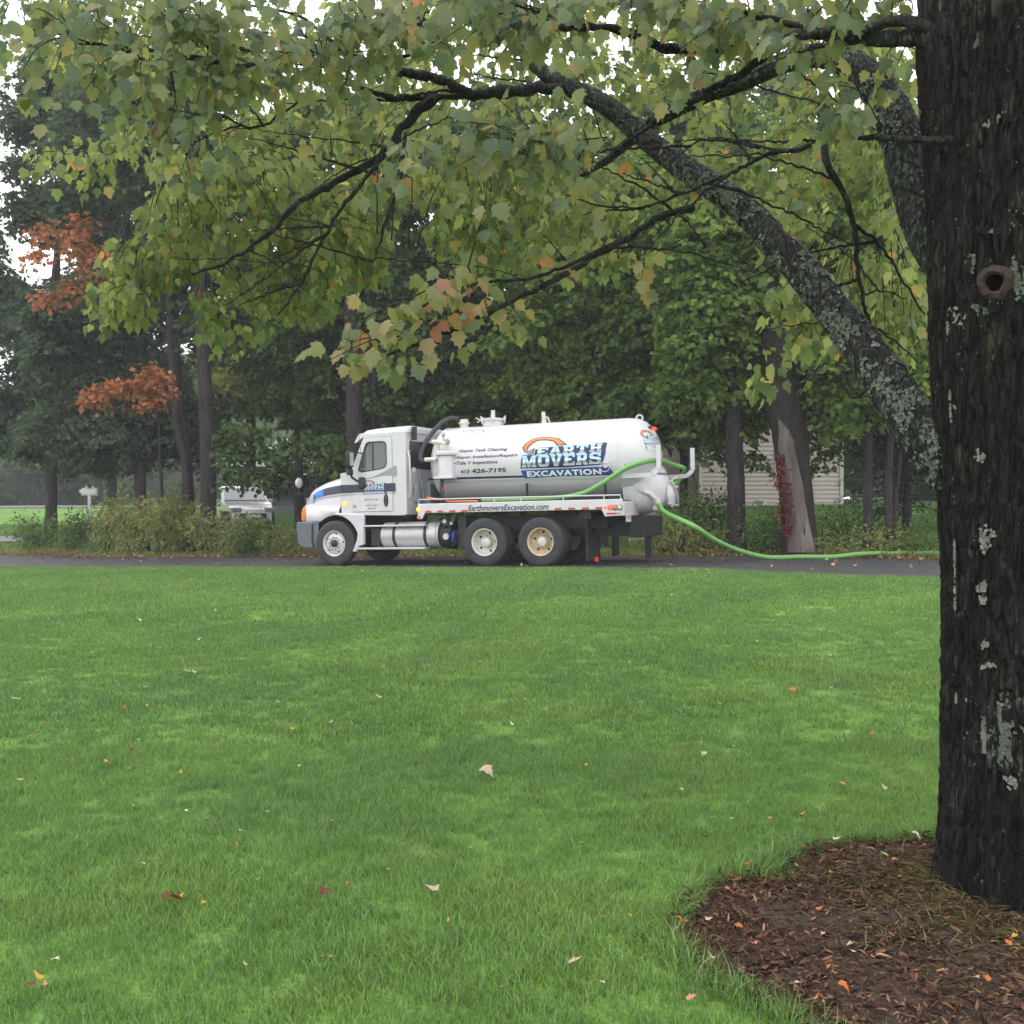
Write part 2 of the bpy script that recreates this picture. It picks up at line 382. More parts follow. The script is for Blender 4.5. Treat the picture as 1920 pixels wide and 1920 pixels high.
def lawn_mat(name, blade=False):
    m = bpy.data.materials.new(name); m.use_nodes = True; nt = m.node_tree; L = nt.links.new; N = nt.nodes.new
    p = nt.nodes['Principled BSDF']; geo = N('ShaderNodeNewGeometry')
    def nz(sc, det=3, w=0, st=(1, 1, 1)):
        mp = N('ShaderNodeMapping'); mp.inputs['Scale'].default_value = st; L(geo.outputs['Position'], mp.inputs[0])
        q = N('ShaderNodeTexNoise'); q.noise_dimensions = '4D'; q.inputs['W'].default_value = w; q.inputs['Scale'].default_value = sc; q.inputs['Detail'].default_value = det; L(mp.outputs[0], q.inputs['Vector']); return q.outputs[0]
    def ramp(src, st):
        cr = N('ShaderNodeValToRGB')
        while len(cr.color_ramp.elements) < len(st): cr.color_ramp.elements.new(.5)
        for e, (q, c) in zip(cr.color_ramp.elements, st): e.position = q; e.color = (*c, 1)
        L(src, cr.inputs[0]); return cr.outputs[0]
    big = ramp(nz(.55, 4, 2.0, (1, .8, 1)), [(.32, (.128, .245, .070)), (.48, (.140, .264, .066)), (.62, (.172, .300, .072)), (.75, (.138, .255, .080))])
    mid = ramp(nz(3.2, 3, 7.0), [(.3, (.88, .91, .92)), (.5, (1, 1, 1)), (.72, (1.08, 1.05, 1.0))])
    mx = N('ShaderNodeMix'); mx.data_type = 'RGBA'; mx.blend_type = 'MULTIPLY'; mx.inputs[0].default_value = 1; L(big, mx.inputs[6]); L(mid, mx.inputs[7])
    out = mx.outputs[2]
    # worn brownish spots
    wf = N('ShaderNodeMapRange'); wf.inputs[1].default_value = .66; wf.inputs[2].default_value = .76; wf.inputs[4].default_value = .6; L(nz(.9, 5, 11.0, (1, 1.6, 1)), wf.inputs[0])
    m3 = N('ShaderNodeMix'); m3.data_type = 'RGBA'; L(wf.outputs[0], m3.inputs[0]); L(out, m3.inputs[6]); m3.inputs[7].default_value = (.26, .25, .10, 1); out = m3.outputs[2]
    if blade:
        a = N('ShaderNodeAttribute'); a.attribute_name = 'tone'
        tr = ramp(a.outputs['Fac'], [(0, (.45, .5, .45)), (.5, (1, 1, 1)), (.9, (1.5, 1.35, 1.2)), (1, (2.3, 1.7, 1.6))])
        m4 = N('ShaderNodeMix'); m4.data_type = 'RGBA'; m4.blend_type = 'MULTIPLY'; m4.inputs[0].default_value = 1; L(out, m4.inputs[6]); L(tr, m4.inputs[7]); out = m4.outputs[2]
        nt.nodes.remove(p)
        d = N('ShaderNodeBsdfDiffuse'); t = N('ShaderNodeBsdfTranslucent'); g = N('ShaderNodeBsdfGlossy'); g.inputs['Roughness'].default_value = .38; g.inputs[0].default_value = (.8, .9, .95, 1)
        L(out, d.inputs[0]); L(out, t.inputs[0])
        m1 = N('ShaderNodeMixShader'); m1.inputs[0].default_value = .35; L(d.outputs[0], m1.inputs[1]); L(t.outputs[0], m1.inputs[2])
        m2 = N('ShaderNodeMixShader'); m2.inputs[0].default_value = .035; L(m1.outputs[0], m2.inputs[1]); L(g.outputs[0], m2.inputs[2])
        L(m2.outputs[0], nt.nodes['Material Output'].inputs[0])
    else:
        fine = ramp(nz(60, 4, 0), [(.3, (.45, .5, .45)), (.7, (1.15, 1.1, 1))])
        m5 = N('ShaderNodeMix'); m5.data_type = 'RGBA'; m5.blend_type = 'MULTIPLY'; m5.inputs[0].default_value = 1; L(out, m5.inputs[6]); L(fine, m5.inputs[7])
        L(m5.outputs[2], p.inputs['Base Color']); p.inputs['Roughness'].default_value = .95; p.inputs['Specular IOR Level'].default_value = .1
    return m
M['lawn'] = lawn_mat('lawn_soil_and_thatch'); M['blade'] = lawn_mat('grass_blades', True)
def axis(lo, hi, near, step, far):
    a = [near[0]]
    while a[-1] < near[1]: a.append(a[-1] + step)
    while a[-1] < hi: a.append(a[-1] + max(step, (a[-1] - near[1]) * .25))
    b = [near[0]]
    while b[-1] > lo: b.append(b[-1] - max(step, (near[0] - b[-1]) * .25))
    return np.array(b[:0:-1] + a)
g = hgrid('ground', axis(-600, 600, (-26, 26), .65, 0), axis(-60, 900, (-4, 50), .65, 0), ground, M['lawn']); tag(g, kind='structure')

def near_edge(u):      # where the mown lawn meets the driveway, in v
    return -.62 - 1.0 * sstep(7.5, 13, u) - .5 * sstep(-3, -12, u) + .05 * np.sin(u * 1.3) + .03 * np.sin(u * 3.7)
def far_edge(u): return 4.5 + .12 * np.sin(u * .9) + .06 * np.sin(u * 2.9) - 1.0 * sstep(4, 9, u) * 0
def fromuv(u, v): return FX + u * CS + v * SN, FY - u * SN + v * CS
us = np.arange(-60, 45, .4); V = []
for k in range(9):
    t = k / 8; vv = near_edge(us) * (1 - t) + far_edge(us) * t; x, y = fromuv(us, vv)
    V.append(np.stack([x, y, ground(x, y) + .012 + .02 * (1 - (2 * t - 1) ** 2)], -1))
V = np.array(V); n = len(us); i, j = np.meshgrid(np.arange(8), np.arange(n - 1), indexing='ij'); a = (i * n + j).ravel()
dw = link('driveway', npmesh('driveway', V.reshape(-1, 3), np.stack([a, a + 1, a + n + 1, a + n], 1), smooth=True), M['asphalt']); tag(dw, kind='structure')

def strip(name, pts, wid, m, dz=.02):
    """a road strip along ground points"""
    rows = []
    P = [Vector((p[0], p[1], 0)) for p in pts]
    dense = []
    for a, b in zip(P, P[1:]):
        k = max(2, int((b - a).length / 1.0))
        dense += [a.lerp(b, q / k) for q in range(k)]
    dense.append(P[-1])
    for q, p in enumerate(dense):
        t = (dense[min(q + 1, len(dense) - 1)] - dense[max(q - 1, 0)]).normalized(); nn = Vector((-t.y, t.x, 0))
        row = []
        for s in np.linspace(-.5, .5, 5):
            c = p + nn * wid * s; row.append((c.x, c.y, gz(c.x, c.y) + dz))
        rows.append(row)
    return tag(MB().grid(rows).build(name, m, smooth=True), kind='structure')
strip('side_road', [(-60, 46), (-20.5, 42.6), (-19, 42.4)], 3.0, M['farroad'], .05)
strip('far_road', [(-90, 84), (-45, 80), (-20, 78), (40, 76)], 9, M['farroad'], .06)
strip('gravel_drive', [(13.5, 44), (30, 46)], 4.0, mat('sandy_gravel', (.28, .22, .16), .9, var=.2, vscale=3), .05)

# ------------------------------------------------------------------ septic tank truck
# own frame: x from the front axle to the rear, y from the near side across, z up from the ground at the front axle
truck = empty('septic_truck', (FX, FY, .076 + .012), (0, -.0227, -math.atan2(SN, CS)))
tag(truck, 'white septic pump tanker truck with blue and orange lettering parked on the driveway', 'truck')
def loc(px, py, y=0.0):
    q = (px - 960) / F_PX
    x = (q * (FY + CS * y) - FX - SN * y) / (CS + SN * q); D = FY - SN * x + CS * y
    return x, CAM_Z - (py - 940) / F_PX * D - (.088 + .0227 * x)

def flat_curve(kind, data, offset=0.0, spacing=1.0):
    if kind == 'text':
        cu = bpy.data.curves.new('t', 'FONT'); cu.body = data; cu.space_character = spacing
    else:
        cu = bpy.data.curves.new('t', 'CURVE'); cu.dimensions = '2D'; cu.fill_mode = 'BOTH'
        for loop in data:
            sp = cu.splines.new('POLY'); sp.points.add(len(loop) - 1)
            for p, (a, b) in zip(sp.points, loop): p.co = (a, b, 0, 1)
            sp.use_cyclic_u = True
    cu.offset = offset; cu.resolution_u = 3
    o = bpy.data.objects.new('t', cu); me = bpy.data.meshes.new_from_object(o)
    bpy.data.objects.remove(o); bpy.data.curves.remove(cu)
    return me
def printed(name, me, m, parent, fn, rect, shear=0.0, slices=.04, tone=False):
    """lay a flat figure into rect (u0,u1,v0,v1), then onto a surface by fn(u, v)"""
    import bmesh
    b = bmesh.new(); b.from_mesh(me); bpy.data.meshes.remove(me)
    xs = [v.co.x for v in b.verts]; ys = [v.co.y for v in b.verts]; x0, x1, y0, y1 = min(xs), max(xs), min(ys), max(ys)
    u0, u1, v0, v1 = rect; W = (u1 - u0) - shear * (v1 - v0)
    for v in b.verts:
        t = (v.co.y - y0) / (y1 - y0)
        v.co = (u0 + (v.co.x - x0) / (x1 - x0) * W + shear * (v1 - v0) * t, v0 + t * (v1 - v0), 0)
    k = int((v1 - v0) / slices)
    for i in range(1, k + 1):
        bmesh.ops.bisect_plane(b, geom=b.verts[:] + b.edges[:] + b.faces[:], plane_co=(0, v0 + (v1 - v0) * i / (k + 1), 0), plane_no=(0, 1, 0))
    tn = [(v.co.y - v0) / (v1 - v0) for v in b.verts]
    for v in b.verts: v.co = fn(v.co.x, v.co.y)
    me2 = bpy.data.meshes.new(name); b.to_mesh(me2); b.free()
    if tone:
        a = me2.attributes.new('tone', 'FLOAT', 'POINT'); a.data.foreach_set('value', tn)
    return link(name, me2, m, parent)
def side(y): return lambda u, v: (u, y, v)

# ---- chassis and wheels
mb = MB()
mb.box(-.6, 7.25, .75, .87, .62, .88); mb.box(-.6, 7.25, 1.58, 1.70, .62, .88)
for x in (1.2, 2.4, 3.4, 5.6, 6.6): mb.box(x, x + .12, .87, 1.58, .65, .85)
mb.box(3.25, 6.55, .45, .75, .80, 1.08); mb.box(3.25, 6.55, 1.7, 2.0, .80, 1.08)      # dark frame above the wheels
mb.box(-.5, 1.6, .8, 1.65, .45, 1.15); mb.tube([(1.5, 1.22, .62), (4.0, 1.22, .55), (5.2, 1.22, .55)], .07)
mb.build('chassis', M['chassis'], truck)
mb = MB()
for x in (3.86, 5.18): mb.tube([(x, .3, .53), (x, 2.15, .53)], .09); mb.lathe([(.05, -.22), (.2, -.15), (.24, 0), (.2, .15), (.05, .22)], (x, 1.22, .53), n=16)
mb.tube([(0, .2, .53), (0, 2.25, .53)], .06); mb.build('axle', M['chassis'], truck, smooth=True)

RT = .525
def tyre_prof(w):
    h = w / 2
    return [(.295, -h * .72), (.33, -h * .95), (.40, -h), (.47, -h * .96), (RT - .012, -h * .82), (RT, -h * .7), (RT, -h * .42), (RT - .014, -h * .40), (RT - .014, -h * .34), (RT, -h * .32), (RT, -.015), (RT - .014, -.012),
            (RT - .014, .012), (RT, .015), (RT, h * .32), (RT - .014, h * .34), (RT - .014, h * .40), (RT, h * .42), (RT, h * .7), (RT - .012, h * .82), (.47, h * .96), (.40, h), (.33, h * .95), (.295, h * .72)]
mb = MB().lathe(tyre_prof(.27), (0, 0, 0), n=48, close=True); tyre_me = mb.mesh('tyre'); tyre_me.materials.append(M['rubber']); tyre_me.shade_smooth(); tyre_me.set_sharp_from_angle(angle=.6)
def discs():
    """front rim: dished outward; rear rim: deep, hub standing out of it. Holes are short dark cylinders sunk in the disc."""
    f = MB().lathe([(.300, -.12), (.305, -.135), (.285, -.13), (.27, -.10), (.255, -.06), (.235, -.085), (.18, -.105), (.135, -.11), (.12, -.10), (0.0, -.10)], (0, 0, 0), n=40).mesh('rim')
    r = MB().lathe([(.300, -.10), (.305, -.13), (.285, -.128), (.272, -.10), (.262, .0), (.25, .055), (.18, .07), (.14, .07), (0, .07)], (0, 0, 0), n=40).mesh('rim')
    for me in (f, r): me.shade_smooth(); me.set_sharp_from_angle(angle=.5)
    return f, r
rim_f, rim_r = discs()
rim_f.materials.append(M['rimw']); rim_r.materials.append(M['steel'])
rim_r2 = rim_r.copy(); rim_r2.materials.clear(); rim_r2.materials.append(M['rust'])
def hubmesh(front):
    m_ = MB()
    if front: m_.lathe([(.085, -.09), (.085, -.155), (.07, -.165), (.05, -.17), (.05, -.195), (0, -.2)], (0, 0, 0), n=20)
    else: m_.lathe([(.12, .08), (.115, -.02), (.10, -.05), (.09, -.055), (0, -.06)], (0, 0, 0), n=20)
    me = m_.mesh('hub'); me.shade_smooth(); me.set_sharp_from_angle(angle=.5); return me
hub_f, hub_r = hubmesh(True), hubmesh(False); hub_f.materials.append(M['dark']); hub_r.materials.append(M['steel'])
def ringed(nb, rad, y, rr, ln, name, m):
    mm = MB()
    for k in range(nb):
        a = 2 * PI * (k + .35) / nb; mm.tube([(rad * math.cos(a), y, rad * math.sin(a)), (rad * math.cos(a), y - ln, rad * math.sin(a))], rr, 8)
    me = mm.mesh(name); me.materials.append(m); return me
nuts_f = ringed(10, .142, -.10, .013, .035, 'lug_nuts', M['dark']); nuts_r = ringed(10, .142, .075, .014, .04, 'lug_nuts', M['rust'])
holes_f = ringed(5, .215, -.090, .026, .006, 'hand_hole', M['chassis']); holes_r = ringed(5, .205, .064, .03, .006, 'hand_hole', M['chassis'])
def wheel(x, y, kind, flip=False, dirty=False, rot=0):
    w = empty('wheel', (x, y, .53), (0, rot, PI if flip else 0)); w.parent = truck
    def put(nm, me):
        o = bpy.data.objects.new(nm, me); COL.objects.link(o); o.parent = w
    put('tyre', tyre_me)
    if kind == 'front': put('rim', rim_f); put('hub', hub_f); put('lug_nuts', nuts_f); put('hand_holes', holes_f)
    elif kind == 'outer': put('rim', rim_r2 if dirty else rim_r); put('hub', hub_r); put('lug_nuts', nuts_r); put('hand_holes', holes_r)
    else: put('rim', rim_r)
    if dirty: w['label'] = 'wheel with a dusty tan rim'
    return w
wheel(0, .16, 'front', rot=.3); wheel(0, 2.29, 'front', True)
for i, x in enumerate((3.86, 5.18)):
    wheel(x, .14, 'outer', dirty=(i == 1), rot=.4 + i); wheel(x, .48, 'inner'); wheel(x, 1.97, 'inner', True); wheel(x, 2.31, 'outer', True)

# ---- bumper
def yfront(x): return .10 + .24 * max(0, (-.45 - x) / .6) ** 1.6          # the nose narrows in plan
mb = MB(); rows = []
prof = [(.98, 1.06), (1.0, 1.0), (1.0, .62), (.97, .46), (.93, .42)]
for k in range(15):
    t = k / 14; ypl = .06 + t * 2.33; e = abs(ypl - 1.225) / 1.165
    xx = -1.18 + .62 * e ** 3.2
    rows.append([(xx * 1.0 + (1 - a) * .8, ypl, z) for a, z in prof] + [(xx + .12, ypl, .42), (xx + .12, ypl, 1.06)])
mb.grid(rows, closed=True); mb.add(rows[0], [tuple(range(7))]); mb.add(rows[-1], [tuple(range(7))])
bp = mb.build('bumper', M['grey'], truck, smooth=.7)
side_b = [(-1.05, 1.05), (-.60, 1.02), (-.63, .95), (-.66, .6), (-.60, .42), (-.92, .44), (-1.04, .55)]
MB().prism(side_b, .05, .14).build('bumper_end', M['grey'], truck, bevel=.02)

# ---- hood
ztop_pts = [(-1.09, 1.15), (-1.085, 1.45), (-1.04, 1.66), (-.95, 1.80), (-.77, 1.90), (-.45, 2.0), (-.1, 2.09), (.14, 2.15)]
def interp(pts, x):
    for (a, b), (c, d) in zip(pts, pts[1:]):
        if x <= c: return b + (d - b) * (x - a) / (c - a)
    return pts[-1][1]
xs = [-1.085, -1.05, -.99, -.90, -.80, -.70, -.62, -.55, -.47, -.38, -.28, -.18, -.08, 0, .06, .115]
rows = []
for x in xs:
    zt = interp(ztop_pts, x); yf = yfront(x)
    zl = 1.04 if x < -.6 else max(1.02, .53 + math.sqrt(max(0, .66 ** 2 - x * x)))
    half = [(yf + .015, zl), (yf - .01, min(zl + .06, zt)), (yf, max(zl + .07, min(1.32, zt - .22))), (yf + .05, max(zl + .09, min(1.37, zt - .2))), (yf + .075, max(zl + .1, min(1.45, zt - .18))), (yf + .09, max(zl + .11, zt - .40)),
            (yf + .13, zt - .22), (yf + .24, zt - .09), (yf + .45, zt - .02), (1.0, zt), (1.225, zt + .01)]
    rows.append([(x, a, b) for a, b in half] + [(x, 2.45 - a, b) for a, b in half[-2::-1]])
mb = MB().grid(rows); mb.add(rows[0], [tuple(range(len(rows[0])))])
hood = mb.build('hood', M['white'], truck, smooth=.9)
# panel lines and grille on the hood
mb = MB(); mb.box(-1.105, -1.09, .55, 1.9, 1.1, 1.62)
mb.build('grille', M['shade_grey'], hood)
for s in (0, 1):
    y_ = .26 if s == 0 else 2.19
    mb = MB().prism([(-1.05, 1.06), (-.95, 1.06), (-.91, 1.18), (-.95, 1.34), (-1.0, 1.40), (-1.05, 1.25)], y_ - .02, y_ + .09); hl = mb.build('headlight', M['amberlens'] if s == 0 else M['print_white'], truck, bevel=.02)
# dark swoosh band on the hood side with a blue tip
def hood_side(u, v):
    zt = interp(ztop_pts, u); yf = yfront(u)
    t = min(max((v - (zt - .40)) / .18, 0), 1)
    if v < zt - .40: y = yf + .075 + .015 * max(0, (v - 1.45)) / max(.01, zt - .40 - 1.45)
    elif v < zt - .22: y = yf + .09 + .04 * t
    else: y = yf + .13 + .11 * min(1, (v - zt + .22) / .13)
    return (u, y - .012, v)
def poly_print(name, pts, m, parent, fn, ncut=.12, eps=0):
    """polygon strip given by lower and upper edges, cut finely so that it follows the surface"""
    (lo, up) = pts; rows = []
    x0, x1 = lo[0][0], lo[-1][0]; k = max(2, int((x1 - x0) / ncut))
    for i in range(k + 1):
        x = x0 + (x1 - x0) * i / k; a, b = interp(lo, x), interp(up, x)
        rows.append([fn(x, a + (b - a) * j / 3) for j in range(4)])
    return MB().grid(rows).build(name, m, parent)
lo = [(-.86, 1.53), (-.6, 1.60), (-.3, 1.655), (.10, 1.70)]; up = [(-.86, 1.56), (-.72, 1.68), (-.55, 1.77), (-.3, 1.84), (0, 1.88), (.10, 1.89)]
poly_print('side_stripe', ([p for p in lo], up), M['ink'], hood, hood_side, .05)
lo2 = [(-.87, 1.53), (-.6, 1.60), (-.36, 1.645)]; up2 = [(-.87, 1.545), (-.72, 1.68), (-.55, 1.77), (-.42, 1.805), (-.36, 1.70)]
poly_print('stripe_tip', (lo2, up2), M['blue'], hood, lambda u, v: tuple(c - (.006 if i == 1 else 0) for i, c in enumerate(hood_side(u, v))), .03)
poly_print('pin_line', ([(-.9, 1.455), (-.6, 1.545), (-.3, 1.60), (.10, 1.64)], [(-.9, 1.475), (-.6, 1.565), (-.3, 1.62), (.10, 1.66)]), M['shade_grey'], hood, hood_side, .05)
# fender skirt behind the front wheel
poly = [(.13, 1.19), (.78, 1.185), (.80, 1.14), (.79, .52), (.62, .46), (.57, .33), (.44, .34), (.50, .55), (.56, .62), (.62, .9), (.50, 1.0), (.36, 1.10)]
arch = [(.66 * math.cos(a), .53 + .66 * math.sin(a)) for a in np.linspace(math.radians(88), math.radians(10), 9)]
poly = [(.02, 1.235), (.12, 1.235), (.78, 1.20), (.80, 1.14), (.79, .50), (.63, .45), (.60, .33), (.47, .33)] + [(.60, .60)] + arch[::-1][1:]
MB().prism(poly, .045, .14).build('fender_skirt', M['white'], truck, bevel=.02)
mb = MB().prism([(.02, 1.235), (.12, 1.235), (.78, 1.20), (.79, .50), (.60, .45)] + arch[::-1], 2.31, 2.40).build('fender_skirt', M['white'], truck, bevel=.02)
# wheel housing, dark inside
rows = [[(.66 * math.cos(a), y, .53 + .66 * math.sin(a)) for a in np.linspace(-.1, PI + .1, 16)] for y in (.12, .7)]
mb = MB().grid(rows); mb.add([(x, .72, z) for x, z in [(-.9, .5), (.75, .5), (.75, 1.2), (-.9, 1.2)]], [(0, 1, 2, 3)]); mb.build('wheel_housing', M['dark'], truck)
# side marker, badge on hood
x_, z_ = loc(540 + 517 / 4.8, 740 + 982 / 4.8, .12)
MB().lathe([(.055, 0), (.05, -.02), (.0, -.028)], (x_, .150, z_), n=14).build('marker_lamp', M['lampamber'], truck)
x_, z_ = loc(540 + 213 / 4.8, 740 + 930 / 4.8, .12)
MB().prism([(x_ - .05, z_ - .1), (x_ + .02, z_ - .11), (x_ + .03, z_ + .08), (x_ - .03, z_ + .1)], .19, .25).build('hood_latch', M['chrome'], truck, bevel=.01)

# ---- cab
cab = empty('cab', (0, 0, 0)); cab.parent = truck
Y0, Y1 = .15, 2.30
outer = [(.125, 1.20), (.125, 2.16), (.42, 2.20), (.46, 2.30), (.80, 3.03), (.86, 3.07), (1.84, 3.07), (1.88, 3.0), (1.88, 1.18), (1.80, 1.15), (.8, 1.17)]
win = [(.635, 2.24), (.66, 2.20), (.72, 2.175), (1.24, 2.235), (1.34, 2.28), (1.375, 2.36), (1.375, 2.76), (1.35, 2.83), (1.28, 2.855), (.93, 2.855), (.86, 2.83), (.82, 2.77)]
def side_panel(name, y, thick, loops, m, parent, bev=.012):
    cu = bpy.data.curves.new('t', 'CURVE'); cu.dimensions = '2D'; cu.fill_mode = 'BOTH'; cu.extrude = thick / 2; cu.bevel_depth = bev; cu.bevel_resolution = 1; cu.offset = -bev
    for lp in loops:
        sp = cu.splines.new('POLY'); sp.points.add(len(lp) - 1)
        for p, (a, b) in zip(sp.points, lp): p.co = (a, b, 0, 1)
        sp.use_cyclic_u = True
    o = bpy.data.objects.new('t', cu); me = bpy.data.meshes.new_from_object(o); bpy.data.objects.remove(o); bpy.data.curves.remove(cu)
    me.transform(Matrix(((1, 0, 0, 0), (0, 0, 1, y), (0, 1, 0, 0), (0, 0, 0, 1)))); me.name = name
    ob = link(name, me, m, parent); me.shade_smooth(); me.set_sharp_from_angle(angle=.7); return ob
side_panel('side_panel', Y0 + .03, .03, [outer, win], M['white'], cab); side_panel('side_panel', Y1 - .03, .03, [outer, win], M['white'], cab)
def inset(lp, d):
    cx, cy = sum(p[0] for p in lp) / len(lp), sum(p[1] for p in lp) / len(lp)
    return [(x + (cx - x) * d, y + (cy - y) * d) for x, y in lp]
door = empty('door', (0, 0, 0)); door.parent = truck
# the door skin stands a few millimetres proud; its gap lines show as thin dark strips
skin = [(.45, 1.28), (.45, 2.16), (.53, 2.36), (.80, 2.93), (.86, 2.97), (1.49, 2.97), (1.525, 2.93), (1.525, 1.30), (1.49, 1.26), (.49, 1.26)]
side_panel('door_skin', Y0 - .004, .008, [skin, [(x, z) for x, z in inset(win, -.05)]], M['white'], door, .004)
side_panel('door_seam', Y0 + .0025, .004, [[(x, z) for x, z in inset(skin, -.018)], inset(skin, .002)], M['shade_grey'], door, .0005)
side_panel('window_seal', Y0 - .002, .012, [inset(win, -.035), inset(win, .035)], M['dark'], door, .002)
MB().prism(inset(win, -.02), Y0 + .028, Y0 + .034).build('window', M['glass'], door)
MB().prism(inset(win, -.02), Y1 - .034, Y1 - .028).build('far_window', M['glass'], cab)
MB().box(.99, 1.015, Y0 + .015, Y0 + .027, 2.2, 2.85).build('window_post', M['dark'], door)
x_, z_ = loc(540 + 897 / 4.8, 740 + 950 / 4.8, .15)
MB().lathe([(.0, -.012), (.055, -.012), (.06, 0)], (0, 0, 0), n=20).build('handle', M['dark'], door, smooth=True)
h_ = [o for o in door.children if o.name.startswith('handle')][0]; h_.location = (x_, Y0 - .012, z_); h_.scale = (1, 1.5, 2.6)
x_, z_ = loc(540 + 613 / 4.8, 740 + 1005 / 4.8, .15)
MB().lathe([(.045, 0), (.04, -.012), (0, -.014)], (x_, Y0 - .012, z_), n=18).build('filler_cap', M['shade_grey'], truck)
# roof, windscreen, rear wall, floor
def ring(x0, x1, y0, y1, z, r=.12):
    out = []
    for cx, cy, a0 in ((x1 - r, y1 - r, 0), (x0 + r, y1 - r, 90), (x0 + r, y0 + r, 180), (x1 - r, y0 + r, 270)):
        for k in range(4): a = math.radians(a0 + 30 * k); out.append((cx + r * math.cos(a), cy + r * math.sin(a), z))
    return out
rows = [ring(.74, 1.91, Y0 + .0, Y1 - .0, 3.045), ring(.70, 1.92, Y0 + .02, Y1 - .02, 3.09), ring(.78, 1.92, Y0 + .07, Y1 - .07, 3.15), ring(.98, 1.90, Y0 + .22, Y1 - .22, 3.19), ring(1.2, 1.8, Y0 + .45, Y1 - .45, 3.205)]
rows = [[(x, y, z + (.03 * (x - 1.3) if z > 3.06 else 0)) for x, y, z in r] for r in rows]
mb = MB().grid(rows, closed=True); mb.add(rows[-1], [tuple(range(16))]); mb.build('roof', M['white'], cab, smooth=1.0)
mb = MB(); mb.box(1.83, 1.88, Y0 + .05, Y1 - .05, 1.17, 2.22); mb.box(1.83, 1.88, Y0 + .05, Y1 - .05, 2.86, 3.05); mb.box(1.83, 1.88, Y0 + .05, Y0 + .2, 2.22, 2.86); mb.box(1.83, 1.88, Y1 - .2, Y1 - .05, 2.22, 2.86)
mb.build('rear_wall', M['white'], cab)
MB().prism([(Y0 + .22, 2.24), (Y1 - .22, 2.24), (Y1 - .18, 2.3), (Y1 - .18, 2.8), (Y1 - .24, 2.85), (Y0 + .24, 2.85), (Y0 + .18, 2.8), (Y0 + .18, 2.3)], 1.872, 1.895, 'yz').build('rear_window', M['darkglass'], cab)
mb = MB(); mb.box(.2, 1.83, Y0 + .06, Y1 - .06, 1.2, 1.26); mb.box(.2, .42, Y0 + .06, Y1 - .06, 1.26, 2.05)
mb.build('cab_floor', M['dark'], cab)
v = [(.43, Y0 + .06, 2.2), (.43, Y1 - .06, 2.2), (.80, Y1 - .06, 3.03), (.80, Y0 + .06, 3.03)]
MB().add(v + [(x + .006, y, z) for x, y, z in v], [(0, 1, 2, 3), (7, 6, 5, 4), (0, 4, 5, 1), (2, 6, 7, 3)]).build('windscreen', M['glass'], cab)
for y_ in (.35, 1.45):
    mb = MB(); mb.box(1.1, 1.55, y_, y_ + .5, 1.3, 1.75); mb.prism([(1.48, 1.7), (1.62, 1.7), (1.72, 2.55), (1.60, 2.58)], y_, y_ + .5); mb.build('seat', M['seat'], cab, bevel=.05)
mb = MB(); mb.lathe([(.205, 0), (.215, .012), (.225, 0), (.215, -.012)], (0, 0, 0), axis='z', n=24, close=True); sw = mb.build('steering_wheel', M['dark'], cab, smooth=True); sw.location = (.86, .62, 2.2); sw.rotation_euler = (0, -.9, 0)
# sun visor over the windscreen
rows = [[(x + .02 * abs(y - 1.22), y, z - .05 * abs(y - 1.22) ** 3) for x, z in ((.50, 2.93), (.52, 2.91), (.70, 3.02), (.84, 3.12), (.82, 3.15), (.62, 3.12))] for y in np.linspace(Y0 + .02, Y1 - .02, 9)]
mb = MB().grid(rows, closed=True); mb.add(rows[0], [tuple(range(6))]); mb.add(rows[-1], [tuple(range(6))]); mb.build('sun_visor', M['white'], cab, smooth=.6)
